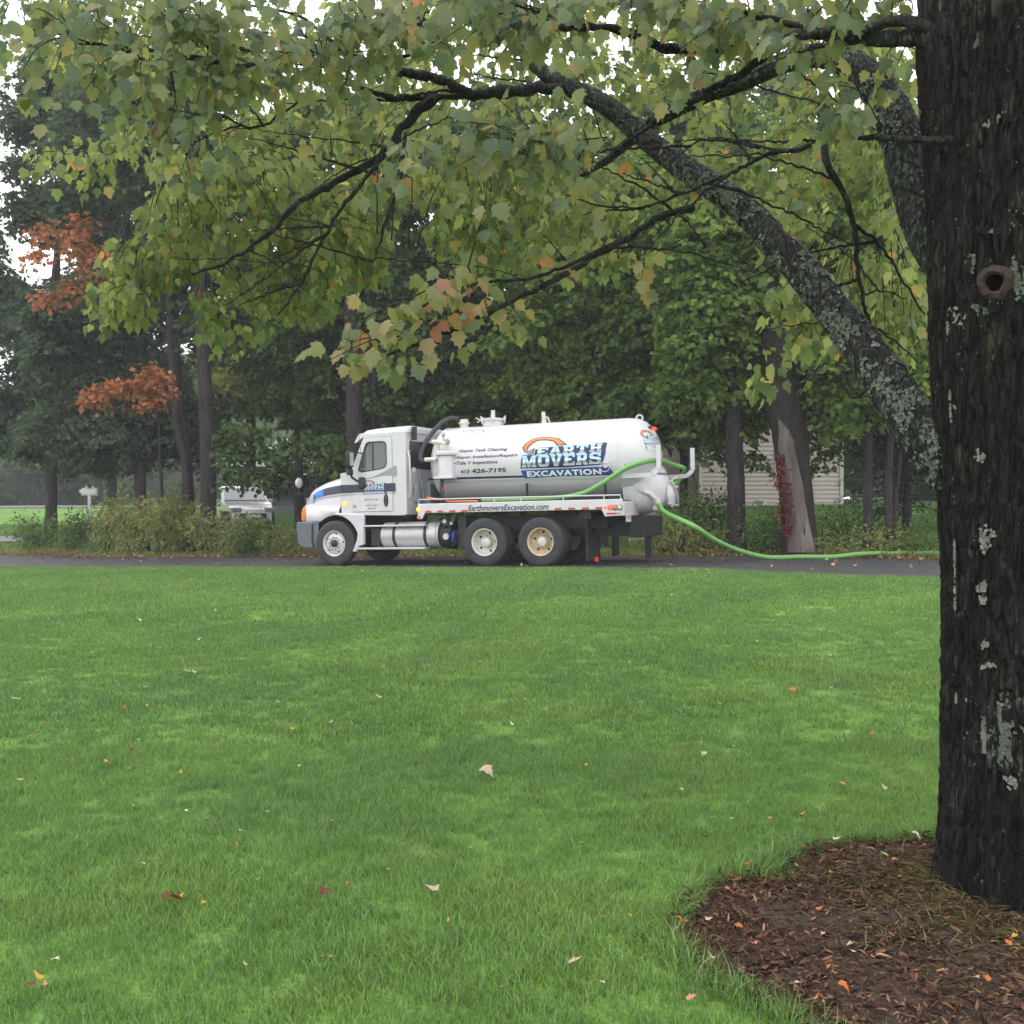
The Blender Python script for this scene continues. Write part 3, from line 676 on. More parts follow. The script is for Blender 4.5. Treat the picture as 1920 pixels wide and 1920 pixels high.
# stripes and lettering on the cab side
sd_ = side(Y0 - .0125)
poly_print('door_stripe', ([(.13, 1.70), (1.60, 1.70)], [(.13, 1.89), (1.60, 1.895)]), M['ink'], truck, side(Y0 - .0125), .3)
poly_print('door_pin_line', ([(.13, 1.645), (1.60, 1.655)], [(.13, 1.665), (1.60, 1.675)]), M['shade_grey'], truck, side(Y0 - .0125), .3)
poly_print('grey_swoosh', ([(.72, 1.99), (1.0, 2.02), (1.30, 2.07), (1.63, 2.06)], [(.72, 2.00), (1.0, 2.05), (1.30, 2.16), (1.63, 2.30)]), M['print_grey'], truck, side(Y0 - .0125), .1)
dl = side(Y0 - .016)
def logo(parent, fn_at, x0, x1, z0, z1, small=False):
    """EARTH / MOVERS / EXCAVATION with the orange digger arm; fn_at(eps) gives the surface"""
    W, H = x1 - x0, z1 - z0
    def X(a): return x0 + W * a
    def Z(b): return z0 + H * b
    def figure(name, loops, m, eps, sl=.04):
        me = flat_curve('poly', loops); xs_ = [p[0] for l in loops for p in l]; zs_ = [p[1] for l in loops for p in l]
        return printed(name, me, m, parent, fn_at(eps), (X(min(xs_)), X(max(xs_)), Z(min(zs_)), Z(max(zs_))), slices=sl)
    # navy grounds behind each row of letters
    figure('letter_ground', [[(.155, .53), (.165, .68), (.19, .74), (.42, .755), (.70, .765), (.92, .80), (.935, .78), (.915, .53)]], M['navy'], .004)
    figure('letter_ground', [[(.0, .245), (.02, .57), (.15, .575), (.92, .60), (.925, .56), (.885, .265), (.50, .235)]], M['navy'], .0045)
    figure('excavation_ground', [[(.0, .20), (.03, .0), (1.0, .045), (.95, .22), (.45, .215)]], M['blue2'], .004)
    for word, a0, a1, b0, b1, rise, sh in (('EARTH', .175, .895, .545, .735, .05, .10), ('MOVERS', .015, .885, .27, .555, .02, .05)):
        adv = sum(13.8 if c == 'M' else 10.6 for c in word); u = 0
        for c in word:
            wd = 13 if c == 'M' else 10
            q0 = a0 + (a1 - a0) * u / adv; q1 = a0 + (a1 - a0) * (u + wd) / adv; dz = rise * u / adv
            printed('letter', flat_curve('poly', GLYPH[c]), M['letter'], parent, fn_at(.008), (X(q0), X(q1), Z(b0 + dz), Z(b1 + dz)), shear=sh, tone=True)
            u += wd + (.8 if c == 'M' else .6)
    printed('excavation_lettering', flat_curve('text', 'EXCAVATION', .04, 1.12), M['print_white'], parent, fn_at(.008), (X(.065), X(.865), Z(.035), Z(.175)), shear=0)
    arm = [[(.20, .60), (.035, .70), (.02, .78), (.055, .88), (.115, .97), (.155, 1.0), (.27, 1.0), (.40, .96), (.50, .80), (.42, .79), (.37, .90), (.27, .945), (.19, .935), (.125, .90), (.085, .80), (.06, .74), (.09, .70)]]
    figure('digger_arm', [[(.045, .66), (.02, .77), (.06, .89), (.125, .985), (.17, 1.01), (.27, 1.01), (.405, .97), (.51, .79), (.40, .78), (.355, .89), (.27, .93), (.185, .93), (.13, .87), (.085, .76), (.075, .68)]], M['ink'], .009)
    figure('digger_arm', [[(.052, .69), (.035, .77), (.07, .88), (.13, .97), (.17, .992), (.27, .992), (.395, .955), (.485, .805), (.415, .795), (.365, .905), (.272, .95), (.18, .945), (.12, .88), (.075, .77), (.068, .70)]], M['orange'], .012)
    figure('digger_bucket', [[(.065, .64), (.045, .70), (.07, .72), (.085, .67), (.16, .74), (.145, .60), (.10, .58)]], M['ink'], .009)
    figure('digger_bucket', [[(.072, .65), (.055, .69), (.068, .70), (.083, .655), (.145, .715), (.137, .61), (.10, .59)]], M['print_grey'], .012)
GLYPH = {
 'E': [[(0,0),(9,0),(9,3.4),(7.2,3.4),(7,2),(4,2),(4,4.2),(6.4,4.2),(6.4,6),(4,6),(4,8),(7,8),(7.2,6.8),(9,6.8),(9,10),(0,10),(0,8.2),(1,8.2),(1,1.8),(0,1.8)]],
 'A': [[(0,0),(4,0),(4,1.8),(3.4,1.8),(3.8,3),(6.2,3),(6.6,1.8),(6,1.8),(6,0),(10,0),(10,1.8),(9.4,1.8),(6.9,10),(3.1,10),(.6,1.8),(0,1.8)],[(4.3,4.7),(5.7,4.7),(5,7.4)]],
 'R': [[(0,0),(4.6,0),(4.6,1.8),(4,1.8),(4,3.6),(5,3.6),(6.4,0),(9.8,0),(9.8,1.8),(8.9,1.8),(7.9,4.1),(9,5.2),(9,8.6),(7.8,10),(0,10),(0,8.2),(1,8.2),(1,1.8),(0,1.8)],[(4,5.4),(5.8,5.4),(6.2,5.8),(6.2,7.8),(5.8,8.2),(4,8.2)]],
 'T': [[(2.4,0),(7.2,0),(7.2,1.8),(6.3,1.8),(6.3,8),(7.6,8),(7.8,6.4),(9.6,6.4),(9.6,10),(0,10),(0,6.4),(1.8,6.4),(2,8),(3.3,8),(3.3,1.8),(2.4,1.8)]],
 'H': [[(0,0),(4.4,0),(4.4,1.8),(3.8,1.8),(3.8,4.1),(6.2,4.1),(6.2,1.8),(5.6,1.8),(5.6,0),(10,0),(10,1.8),(9.2,1.8),(9.2,8.2),(10,8.2),(10,10),(5.6,10),(5.6,8.2),(6.2,8.2),(6.2,6),(3.8,6),(3.8,8.2),(4.4,8.2),(4.4,10),(0,10),(0,8.2),(.8,8.2),(.8,1.8),(0,1.8)]],
 'M': [[(0,0),(4.2,0),(4.2,1.8),(3.5,1.8),(3.5,6.2),(5.4,0),(7.6,0),(9.5,6.2),(9.5,1.8),(8.8,1.8),(8.8,0),(13,0),(13,1.8),(12.2,1.8),(12.2,8.2),(13,8.2),(13,10),(8.8,10),(6.5,4),(4.2,10),(0,10),(0,8.2),(.8,8.2),(.8,1.8),(0,1.8)]],
 'O': [[(2,0),(8,0),(9.6,1.6),(9.6,8.4),(8,10),(2,10),(.4,8.4),(.4,1.6)],[(3.6,2),(6.4,2),(6.6,2.3),(6.6,7.7),(6.4,8),(3.6,8),(3.4,7.7),(3.4,2.3)]],
 'V': [[(3.2,0),(6.8,0),(9.4,8.2),(10,8.2),(10,10),(5.8,10),(5.8,8.2),(6.6,8.2),(5,2.8),(3.4,8.2),(4.2,8.2),(4.2,10),(0,10),(0,8.2),(.6,8.2)]],
 'S': [[(0,0),(2,0),(2.3,.6),(3.2,0),(7.6,0),(9.2,1.5),(9.2,4.6),(8,5.8),(3.6,6.4),(3,7),(3,7.8),(3.4,8.2),(6,8.2),(7,7.2),(7.2,6.6),(9,6.6),(9,10),(7.2,10),(6.9,9.4),(5.8,10),(2,10),(.2,8.6),(.2,5.8),(1.4,4.6),(5.8,4),(6.4,3.4),(6.4,2.4),(5.8,1.8),(3.2,1.8),(2,2.8),(1.8,3.6),(0,3.6)]],
}
lx0, lz0 = loc(540 + 692 / 4.8, 740 + 897 / 4.8, .13); lx1, lz1 = loc(540 + 905 / 4.8, 740 + 765 / 4.8, .13)
logo(door, lambda e: side(Y0 - .0165 - e * .6), lx0, lx1, lz0, lz1)
for s, a, b, c, d in (('Monson, Ma', 704, 825, 953, 936), ('USDOT 1497059', 712, 818, 1003, 988), ('MC 92771', 732, 803, 1030, 1016)):
    q0, w0 = loc(540 + a / 4.8, 740 + c / 4.8, .14); q1, w1 = loc(540 + b / 4.8, 740 + d / 4.8, .14)
    printed('door_lettering', flat_curve('text', s, .012), M['ink'], door, side(Y0 - .0165), (q0, q1, w0, w1), shear=.1 if a == 704 else 0, slices=1)
# grab rail, mirrors, horn, rear stack
mb = MB().tube([(1.93, Y0 + .12, 2.62), (1.93, Y0 + .02, 2.60), (1.99, Y0 - .02, 2.50), (2.0, Y0 - .02, 2.1), (2.0, Y0 - .02, 1.66), (1.95, Y0, 1.55), (1.9, Y0 + .1, 1.53)], .018)
mb.build('grab_rail', M['chrome'], cab, smooth=True)
mr = empty('door_mirror', (0, 0, 0)); mr.parent = truck
MB().box(.50, .60, -.22, .02, 2.28, 2.66).build('mirror_shell', M['dark'], mr, bevel=.04)
MB().box(.50, .59, -.20, .0, 2.10, 2.25).build('lower_mirror', M['dark'], mr, bevel=.03)
MB().box(.603, .608, -.18, -.02, 2.32, 2.62).build('mirror_glass', M['chrome'], mr)
MB().tube([(.55, -.08, 2.15), (.56, -.03, 2.05), (.62, .06, 1.98), (.72, .13, 1.92)], .028).build('mirror_arm', M['dark'], mr, smooth=True)
MB().tube([(.55, -.05, 2.6), (.7, .08, 2.62), (.76, .15, 2.6)], .015).build('mirror_bracket', M['dark'], mr, smooth=True)
MB().box(.66, .82, .05, .15, 1.78, 2.06).build('mirror_base', M['dark'], mr, bevel=.04)
hm = empty('hood_mirror', (0, 0, 0)); hm.parent = truck
px_, pz_ = loc(540 + 97 / 4.8, 740 + 795 / 4.8, 2.3)
MB().lathe([(.0, -.05), (.09, -.04), (.135, 0), (.14, .03), (.12, .05), (0, .055)], (px_, 2.35, pz_), axis='x', n=20).build('mirror_bowl', M['white'], hm, smooth=True)
MB().tube([(px_, 2.35, pz_ - .1), (px_ + .02, 2.3, pz_ - .3), (px_ + .3, 2.1, 1.75)], .012).build('mirror_stalk', M['dark'], hm)
mb = MB().tube([(1.97, .42, 2.88), (1.97, .42, 3.18)], .06, 12); mb.build('exhaust_stack', M['dark'], truck, smooth=.6)
mb = MB().box(1.9, 2.15, .8, 1.9, 1.3, 1.9).box(1.9, 2.02, .45, .7, 1.45, 1.85).tube([(1.92, .5, 1.9), (2.0, .4, 1.7), (1.98, .3, 1.5)], .02).tube([(1.92, .7, 2.1), (2.05, .6, 1.8), (2.1, .6, 1.45)], .015); mb.build('air_tanks', M['print_grey'], truck, bevel=.03)
MB().tube([(2.0, .3, 2.2), (2.05, .2, 2.18)], .05, 14).build('work_lamp', M['chrome'], truck)
MB().tube([(.8, .0, 2.62), (.78, -.05, 2.9), (.79, -.06, 3.1)], .006).build('aerial', M['dark'], truck)

# ---- steps, fuel tank and other side gear
mb = MB().box(.62, 2.38, .05, .32, .90, .94).box(.62, 2.38, .02, .30, .38, .425)
mb.build('step', M['chrome'], truck, bevel=.01)
mb = MB().box(.9, 1.15, .18, .6, .45, .88); mb.build('battery_box', M['dark'], truck, bevel=.02)
ft = MB().lathe([(0, 0), (.28, 0), (.30, .02), (.30, 1.40), (.28, 1.42), (0, 1.42)], (1.18, .42, .70), axis='x', n=36).build('fuel_tank', M['chrome'], truck, smooth=.6)
for x in (1.50, 2.30): MB().lathe([(.304, 0), (.31, 0), (.31, .07), (.304, .07)], (x, .42, .70), axis='x', n=36, close=True).build('strap', M['dark'], ft, smooth=.6)
MB().lathe([(0, 0), (.24, 0), (.30, .04), (.31, .3), (0, .3)], (2.62, .50, .68), axis='x', n=36).build('air_reservoir', M['dark'], truck, smooth=.6)
MB().lathe([(.30, 0), (.31, .0), (.31, .05), (.30, .05)], (2.60, .46, .70), axis='x', n=36, close=True).build('tank_end', M['chrome'], truck, smooth=.6)
pump = MB().lathe([(0, -.16), (.08, -.16), (.085, -.06), (.15, -.04), (.17, .0), (.17, .2), (0, .2)], (2.86, .32, .66), axis='y', n=24).build('vacuum_pump', M['blue2'], truck, smooth=.5)
MB().lathe([(0, -.19), (.07, -.19), (.075, -.13), (0, -.13)], (2.86, .32, .66), axis='y', n=20).build('pump_cap', M['chrome'], pump, smooth=.5)
mb = MB().tube([(2.7, .5, 1.15), (2.85, .3, 1.1), (2.9, .25, .9), (2.95, .22, .75)], .03).tube([(3.0, .25, .8), (3.15, .2, .7), (3.1, .22, .5), (2.95, .25, .45)], .018).tube([(2.75, .3, .95), (2.8, .2, .9), (2.95, .2, .95)], .04)
mb.box(3.12, 3.32, .25, .6, .42, 1.12).build('pump_fittings', M['dark'], truck, smooth=.5)
mb = MB().tube([(2.8, .28, 1.0), (2.8, .2, 1.0)], .05, 10).tube([(2.98, .24, .95), (2.98, .17, .95)], .035, 10); mb.build('valve', M['chrome'], truck)

# ---- deck: side board with rail
brd = MB().prism([(2.24, 1.385), (7.02, 1.385), (7.0, 1.06), (6.64, 1.045), (6.56, 1.195), (2.42, 1.195), (2.34, 1.06), (2.24, 1.06)], 0.0, .045).build('side_board', M['white'], truck, bevel=.008)
MB().box(2.26, 7.0, .05, 2.4, 1.30, 1.38).build('deck', M['chassis'], truck)
MB().prism([(2.24, 1.385), (7.02, 1.385), (7.0, 1.06), (6.6, 1.06), (6.56, 1.195), (2.42, 1.195), (2.24, 1.1)], 2.405, 2.45).build('side_board', M['white'], truck, bevel=.008)
rail = MB().tube([(2.26, .02, 1.40), (2.26, .02, 1.50), (6.98, .02, 1.485), (6.98, .02, 1.39)], .016)
for x in (4.12, 4.75, 5.72, 6.62): rail.tube([(x, .02, 1.38), (x, .02, 1.492)], .014)
rail.tube([(2.24, .02, 1.385), (7.02, .02, 1.385)], .02)
rail.build('rail', M['white'], truck, smooth=True)
for px in [1275, 1382, 1490, 1598]:
    x_, z_ = loc(540 + px / 4.8, 740 + 1053 / 4.8); MB().box(x_ - .075, x_ + .075, -.006, 0.0, 1.205, 1.245).build('red_reflector', M['reflred'], brd)
for px in [650, 760, 873, 985]:
    x_, z_ = loc(900 + px / 4.3636, 740 + 943 / 4.3636); MB().box(x_ - .075, x_ + .075, -.006, 0.0, 1.205, 1.245).build('red_reflector', M['reflred'], brd)
MB().box(6.68, 6.88, -.006, 0, 1.085, 1.125).build('red_reflector', M['reflred'], brd); MB().box(6.88, 6.97, -.006, 0, 1.085, 1.125).build('white_reflector', M['print_grey'], brd)
q0, w0 = loc(880, 740 + 958 / 4.3636 - .6); q1, w1 = loc(1032.5, 740 + 908 / 4.3636)
printed('web_lettering', flat_curve('text', 'EarthmoversExcavation.com', .022), M['ink'], brd, side(-.004), (q0, q1, 1.215, 1.345), shear=.2, slices=1)
x_, z_ = loc(540 + 1183 / 4.8, 740 + 1033 / 4.8)
MB().lathe([(.05, 0), (.045, -.02), (0, -.03)], (x_, 0, z_), n=16).build('marker_lamp', M['lampamber'], truck)
x_, z_ = loc(540 + 1185 / 4.8, 740 + 1105 / 4.8); MB().lathe([(.045, 0), (.04, -.01), (0, -.012)], (x_, 0, z_), n=16).build('round_reflector', M['amberlens'], truck)
for px, m in ((1038, 'reflred'), (1078, 'lampred'), (1118, 'amberlens'), (1155, 'chrome')):
    x_, z_ = loc(900 + px / 4.3636, 740 + 924 / 4.3636)
    rr = .048 if m != 'reflred' else .03
    t_ = MB().lathe([(rr * 1.2, 0), (rr * 1.2, -.012), (rr, -.014)], (x_, 0, z_), n=20).build('lamp_ring', M['dark'], truck, smooth=.5) if m != 'reflred' else truck
    MB().lathe([(rr, -.012), (rr * .8, -.022), (0, -.028)], (x_, 0, z_), n=18).build('tail_light', M[m] if m != 'reflred' else M['lampred'], t_, smooth=True)
# rear end of the deck, plate, bumper block, flaps
MB().box(7.0, 7.06, .02, 2.43, 1.06, 1.36).build('rear_board', M['white'], truck)
pl = MB().box(7.075, 7.085, .06, .40, .93, 1.12).build('licence_plate', M['plate'], truck)
printed('plate_lettering', flat_curve('text', 'R47 182', .02), M['reflred'], pl, lambda u, v: (7.088, u, v), (.10, .36, .985, 1.06), slices=1)
for y in (.15, 1.95):
    MB().box(6.16, 6.185, y, y + (.88 if y < 1 else .5), .12, 1.05).build('mud_flap', M['dark'], truck)
MB().box(6.05, 6.3, .1, 2.35, 1.0, 1.16).build('flap_bar', M['chassis'], truck)
MB().box(7.0, 7.35, .55, 1.95, .60, 1.03).build('rear_bumper', M['chassis'], truck, bevel=.01)
MB().box(7.05, 7.08, 1.55, 2.0, .1, .62).build('mud_flap', M['dark'], truck)
MB().tube([(6.95, .7, .55), (7.15, 1.0, .56)], .03).build('tow_hook', M['steel'], truck)
MB().box(6.36, 6.42, .12, .2, .1, .2).build('flap_reflector', M['reflred'], truck)

# ---- tank
TY, TZ, TR = 1.22, 2.30, .87
X0, X1 = 2.50, 6.82
head = [(0, -.34), (.25, -.325), (.5, -.27), (.68, -.19), (.80, -.09), (.86, -.02), (TR, 0)]
rh = [(TR, 0), (.865, .12), (.84, .26), (.775, .40), (.65, .53), (.48, .62), (.28, .68), (0, .70)]
prof = [(r, X0 + a) for r, a in head] + [(r, X1 + a) for r, a in rh]
tk = MB().lathe(prof, (0, TY, TZ), axis='x', n=96).build('tank', M['tankw'], truck, smooth=.9)
mb = MB()
for x in (X0, X1): mb.lathe([(TR - .002, -.012), (TR + .006, -.006), (TR + .006, .006), (TR - .002, .012)], (x, TY, TZ), axis='x', n=96)
mb.build('weld_seam', M['tankw'], tk, smooth=.8)
def tank_fn(e):
    def f(u, v):
        return (u, TY - math.sqrt(max(1e-6, (TR + e) ** 2 - (v - TZ) ** 2)), v)
    return f
poly_print('blue_stripe', ([(2.30, 1.945), (6.82, 1.915)], [(2.30, 1.99), (6.82, 1.96)]), M['navy'], tk, tank_fn(.003), .5)
poly_print('thin_line', ([(2.30, 1.895), (6.82, 1.865)], [(2.30, 1.905), (6.82, 1.875)]), M['shade_grey'], tk, tank_fn(.003), .5)
poly_print('lower_seam', ([(2.30, 1.868), (6.82, 1.838)], [(2.30, 1.876), (6.82, 1.846)]), M['shade_grey'], tk, tank_fn(.003), .5)
ax, az = loc(980, 740 + 686 / 4.3636, .37); bx, bz = loc(1156, 740 + 318 / 4.3636, .42)
logo(tk, tank_fn, ax, bx, az, bz)
for s, a, b, c, d, bo, sh in (('•Septic Tank Cleaning', 862, 955, 850, 838.5, .022, .25), ('•Septic Installation/Repairs', 857, 975.5, 862, 850, .022, .25),
                              ('•Title V Inspections', 855, 938.5, 874, 862, .022, .25), ('413', 866, 884, 888, 880.5, .03, .2), ('426-7195', 887, 953.5, 887.5, 876.5, .03, .2)):
    q0, w0 = loc(a, c, .36); q1, w1 = loc(b, d, .36)
    printed('tank_lettering', flat_curve('text', s, bo), M['ink'], tk, tank_fn(.004), (q0, q1, w0, w1), shear=sh)
# logo on the rear head, following its curve
def head_fn(e):
    def f(u, v):           # u across (y), v up
        r = math.hypot(u - TY, v - TZ); pts_ = sorted((a, b) for a, b in rh)
        return (X1 + interp(pts_, min(r, TR)) + e, u, v)
    return f
hy0, hy1 = .62, 1.42
logo(tk, head_fn, hy0, hy1, 2.42, 2.86)
# supports and cradle under the tank
mb = MB().box(2.4, 6.9, .8, 1.64, 1.34, 1.50)
for x in (4.70, 6.50): mb.box(x, x + .03, .42, .50, 1.40, 1.80)
mb.build('cradle', M['dark'], truck)
# top fittings
hat = MB().lathe([(.10, 0), (.10, .10), (.125, .11), (.125, .15), (.10, .17), (.095, .22), (0, .23)], (2.86, TY, TZ + TR - .03), axis='z', n=24).build('filler_hatch', M['cream'], tk, smooth=.5)
mh = MB().lathe([(.24, 0), (.24, .14), (.28, .145), (.28, .18), (.18, .21), (0, .22)], (3.60, TY, TZ + TR - .03), axis='z', n=32).build('manhole', M['white'], tk, smooth=.5)
mb = MB().tube([(3.60, TY, TZ + TR + .18), (3.60, TY, TZ + TR + .36)], .05, 14)
for a in range(6): mb.tube([(3.6 + .28 * math.cos(a), TY + .28 * math.sin(a), TZ + TR + .05), (3.6 + .31 * math.cos(a), TY + .31 * math.sin(a), TZ + TR + .22)], .018)
mb.tube([(3.2, TY - .1, TZ + TR + .2), (3.38, TY, TZ + TR + .1)], .014).tube([(3.2, TY, TZ + TR + .1), (3.36, TY, TZ + TR + .2)], .014)
mb.build('manhole_clamps', M['steel'], tk, smooth=.6)
mb = MB().tube([(4.86, TY, TZ + TR - .02), (4.86, TY, TZ + TR + .08)], .06, 14).tube([(4.86, TY, TZ + TR + .08), (4.84, TY, TZ + TR + .25)], .045, 12).tube([(4.84, TY, TZ + TR + .14), (4.95, TY, TZ + TR + .12), (4.99, TY, TZ + TR)], .02); mb.build('vent_pipe', M['cream'], tk, smooth=.5)
x_, z_ = loc(540 + 1705 / 4.8, 740 + 350 / 4.8, .9)
def on_tank(x, z, e=0): y = tank_fn(e)(x, z)[1]; return (x, y, z)
a_, b_ = loc(540 + 1615 / 4.8, 740 + 350 / 4.8, .75), loc(540 + 1790 / 4.8, 740 + 345 / 4.8, .75)
mb = MB().tube([on_tank(a_[0], 3.02), on_tank(a_[0], 3.05, .07), on_tank(b_[0], 3.05, .07), on_tank(b_[0], 3.02)], .012)
a_, b_ = loc(892, 740 + 305 / 4.3636, .75), loc(914, 740 + 310 / 4.3636, .75)
mb.tube([on_tank(a_[0], 3.02), on_tank(a_[0], 3.05, .06), on_tank(b_[0], 3.05, .06), on_tank(b_[0], 3.02)], .012)
mb.build('grab_handle', M['steel'], tk, smooth=True)
# side valve wheel and rear gauge
x_, z_ = loc(900 + 1055 / 4.3636, 740 + 590 / 4.3636, .36)
MB().lathe([(.098, 0), (.105, -.006), (.112, 0), (.105, .006)], (x_ - .02, on_tank(x_, z_)[1] - .10, z_), n=24, close=True).tube([(x_ + .02, .33, z_ + .1), (x_ + .03, .22, z_ + .08)], .02).tube([on_tank(x_, z_), (x_, .24, z_)], .028).build('sight_valve', M['white'], tk, smooth=.7)
x_, z_ = loc(900 + 1185 / 4.3636, 740 + 590 / 4.3636, .5)
MB().tube([(x_, .45, z_), (x_ + .05, .36, z_ + .02), (x_ + .1, .36, z_ + .08)], .025).box(x_ + .03, x_ + .10, .33, .40, z_ - .04, z_ + .0).build('gauge', M['steel'], tk, smooth=.7)
# lifting ring and brake-light bar on the rear head
MB().lathe([(.055, -.015), (.085, -.015), (.085, .015), (.055, .015)], (7.08, TY, TZ + TR - .01), n=20, close=True).build('lifting_ring', M['white'], tk, smooth=.6)
mb = MB().box(7.34, 7.38, .98, 1.48, 2.90, 2.96); mb.build('light_bar', M['dark'], tk)
for k in range(5): MB().box(7.38, 7.40, 1.02 + k * .09, 1.08 + k * .09, 2.91, 2.95).build('brake_light', M['lampred'] if k else M['lampred_off'], tk)
# rear sump dome with round hatch
dm = MB().lathe([(.60, 0), (.60, .25), (.585, .42), (.53, .60), (.44, .72), (.30, .80), (.15, .84), (0, .85)], (6.84, 1.24, 1.66), axis='x', n=48).build('rear_dome', M['tankw'], tk, smooth=.8)
cap_ = MB().lathe([(.26, 0), (.26, .18), (.30, .19), (.30, .23), (.22, .28), (0, .30)], (7.50, 1.36, 1.50), axis='x', n=36).build('rear_hatch', M['white'], truck, smooth=.5)
mb = MB().tube([(7.78, 1.1, 1.78), (7.84, 1.36, 1.52), (7.80, 1.6, 1.25)], .02).tube([(7.74, 1.30, 1.80), (7.86, 1.34, 1.86)], .02)
for a in (.5, 2.2, 3.9, 5.4): mb.tube([(7.69, 1.36 + .3 * math.cos(a), 1.5 + .3 * math.sin(a)), (7.80, 1.36 + .33 * math.cos(a), 1.5 + .33 * math.sin(a))], .022)
mb.build('hatch_clamps', M['steel'], cap_, smooth=.7)
def dome_fn(u, v):
    r = math.hypot(u - 1.24, v - 1.66); pts_ = [(0, .85), (.15, .84), (.30, .80), (.44, .72), (.53, .60), (.585, .42), (.60, .25)]
    return (6.84 + interp(pts_, min(r, .59)) + .006, u, v)
printed('dome_lettering', flat_curve('text', 'EarthmoversExcavation', .01), M['ink'], dm, dome_fn, (.86, 1.42, 1.90, 1.975), shear=.1, slices=.03)
ov = MB().lathe([(.045, -.12), (.075, -.12), (.08, .06), (.05, .06)], (7.55, .95, 1.20), axis='x', n=20, close=True).build('drain_pipe', M['steel'], truck, smooth=.5)
vlv = MB().tube([(6.95, .78, 1.58), (7.15, .70, 1.58), (7.28, .68, 1.56)], .05, 14).tube([(7.28, .68, 1.56), (7.42, .72, 1.50), (7.50, .78, 1.40)], .058, 14).box(7.10, 7.22, .62, .78, 1.60, 1.72)
vlv.build('suction_valve', M['chrome'], truck, smooth=.6)
MB().tube([(7.16, .7, 1.7), (7.2, .66, 1.84), (7.26, .62, 1.96)], .015).build('valve_lever', M['dark'], truck)
MB().tube([(7.5, .78, 1.41), (7.55, .84, 1.30)], .07, 14).build('hose_coupling', M['steel'], truck, smooth=.6)
# hose racks, one each side
for y_, lab in ((.42, None), (2.20, None)):
    s_ = 1 if y_ < 1 else -1; x_ = 7.15 if y_ < 1 else 7.15
    mb = MB()
    e_ = .12 if y_ < 1 else .42
    pth = [(6.9, y_, 1.88), (7.45 + e_, y_, 1.90), (7.58 + e_, y_, 2.02), (7.58 + e_, y_, 2.52)]
    w = .035
    for p, q in zip(pth, pth[1:]):
        d = (Vector(q) - Vector(p)).normalized(); nrm = Vector((-d.z, 0, d.x)) * .045
        P_, Q_ = Vector(p), Vector(q)
        mb.add([P_ + nrm + Vector((0, -w, 0)), P_ - nrm + Vector((0, -w, 0)), Q_ - nrm + Vector((0, -w, 0)), Q_ + nrm + Vector((0, -w, 0)), P_ + nrm + Vector((0, w, 0)), P_ - nrm + Vector((0, w, 0)), Q_ - nrm + Vector((0, w, 0)), Q_ + nrm + Vector((0, w, 0))],
               [(0, 1, 2, 3), (7, 6, 5, 4), (0, 3, 7, 4), (1, 5, 6, 2), (0, 4, 5, 1), (3, 2, 6, 7)])
    mb.build('hose_rack', M['white'], truck)
# manifold on the near side of the tank front
mf = empty('trap_manifold', (0, 0, 0)); mf.parent = truck
MB().lathe([(.19, -.02), (.19, .42), (.17, .47), (.25, .475), (.25, .53), (.20, .56), (0, .57)], (2.80, .36, 2.02), axis='z', n=28).build('trap_can', M['tankw'], mf, smooth=.6)
MB().box(2.56, 3.04, .16, .62, 1.955, 2.01).build('trap_shelf', M['white'], mf, bevel=.01)
mb = MB().tube([(2.62, .3, 2.50), (2.62, .3, 2.72), (2.70, .28, 2.78)], .05, 14).tube([(2.50, .3, 2.80), (2.72, .28, 2.78), (2.86, .26, 2.72)], .055, 14).tube([(2.86, .26, 2.62), (2.86, .26, 2.74)], .07, 14).tube([(2.78, .28, 2.80), (2.78, .28, 2.92)], .035, 12)
mb.tube([(2.34, .22, 2.40), (2.62, .24, 2.40)], .05, 14); mb.build('pipe_elbow', M['cream'], mf, smooth=.6)
mb = MB().tube([(2.93, .22, 2.78), (2.95, .12, 2.80)], .055, 12).tube([(2.80, .26, 2.94), (2.80, .22, 2.97)], .045, 12); mb.build('valve_knob', M['shade_grey'], mf, smooth=.6)
MB().tube([(2.72, .30, 1.95), (2.74, .22, 1.75), (2.76, .26, 1.42)], .045, 12).build('drain_hose', M['dark'], mf, smooth=True)
MB().tube([(2.755, .24, 1.76), (2.76, .24, 1.68)], .048, 12).build('red_band', M['reflred'], mf)
# black vacuum hose from the top hatch down behind the cab
MB().tube([(2.75, 1.18, 3.36), (2.6, 1.1, 3.40), (2.42, .95, 3.30), (2.26, .75, 3.05), (2.16, .58, 2.82), (2.12, .45, 2.6), (2.14, .35, 2.45), (2.22, .28, 2.38), (2.36, .24, 2.40)], .055, 14).build('vacuum_hose', M['blackhose'], truck, smooth=True)
MB().tube([(2.3, .35, 1.55), (2.9, .3, 1.44), (3.3, .28, 1.44), (3.6, .3, 1.43)], .025, 8).build('orange_hose', M['orange'], truck, smooth=True)

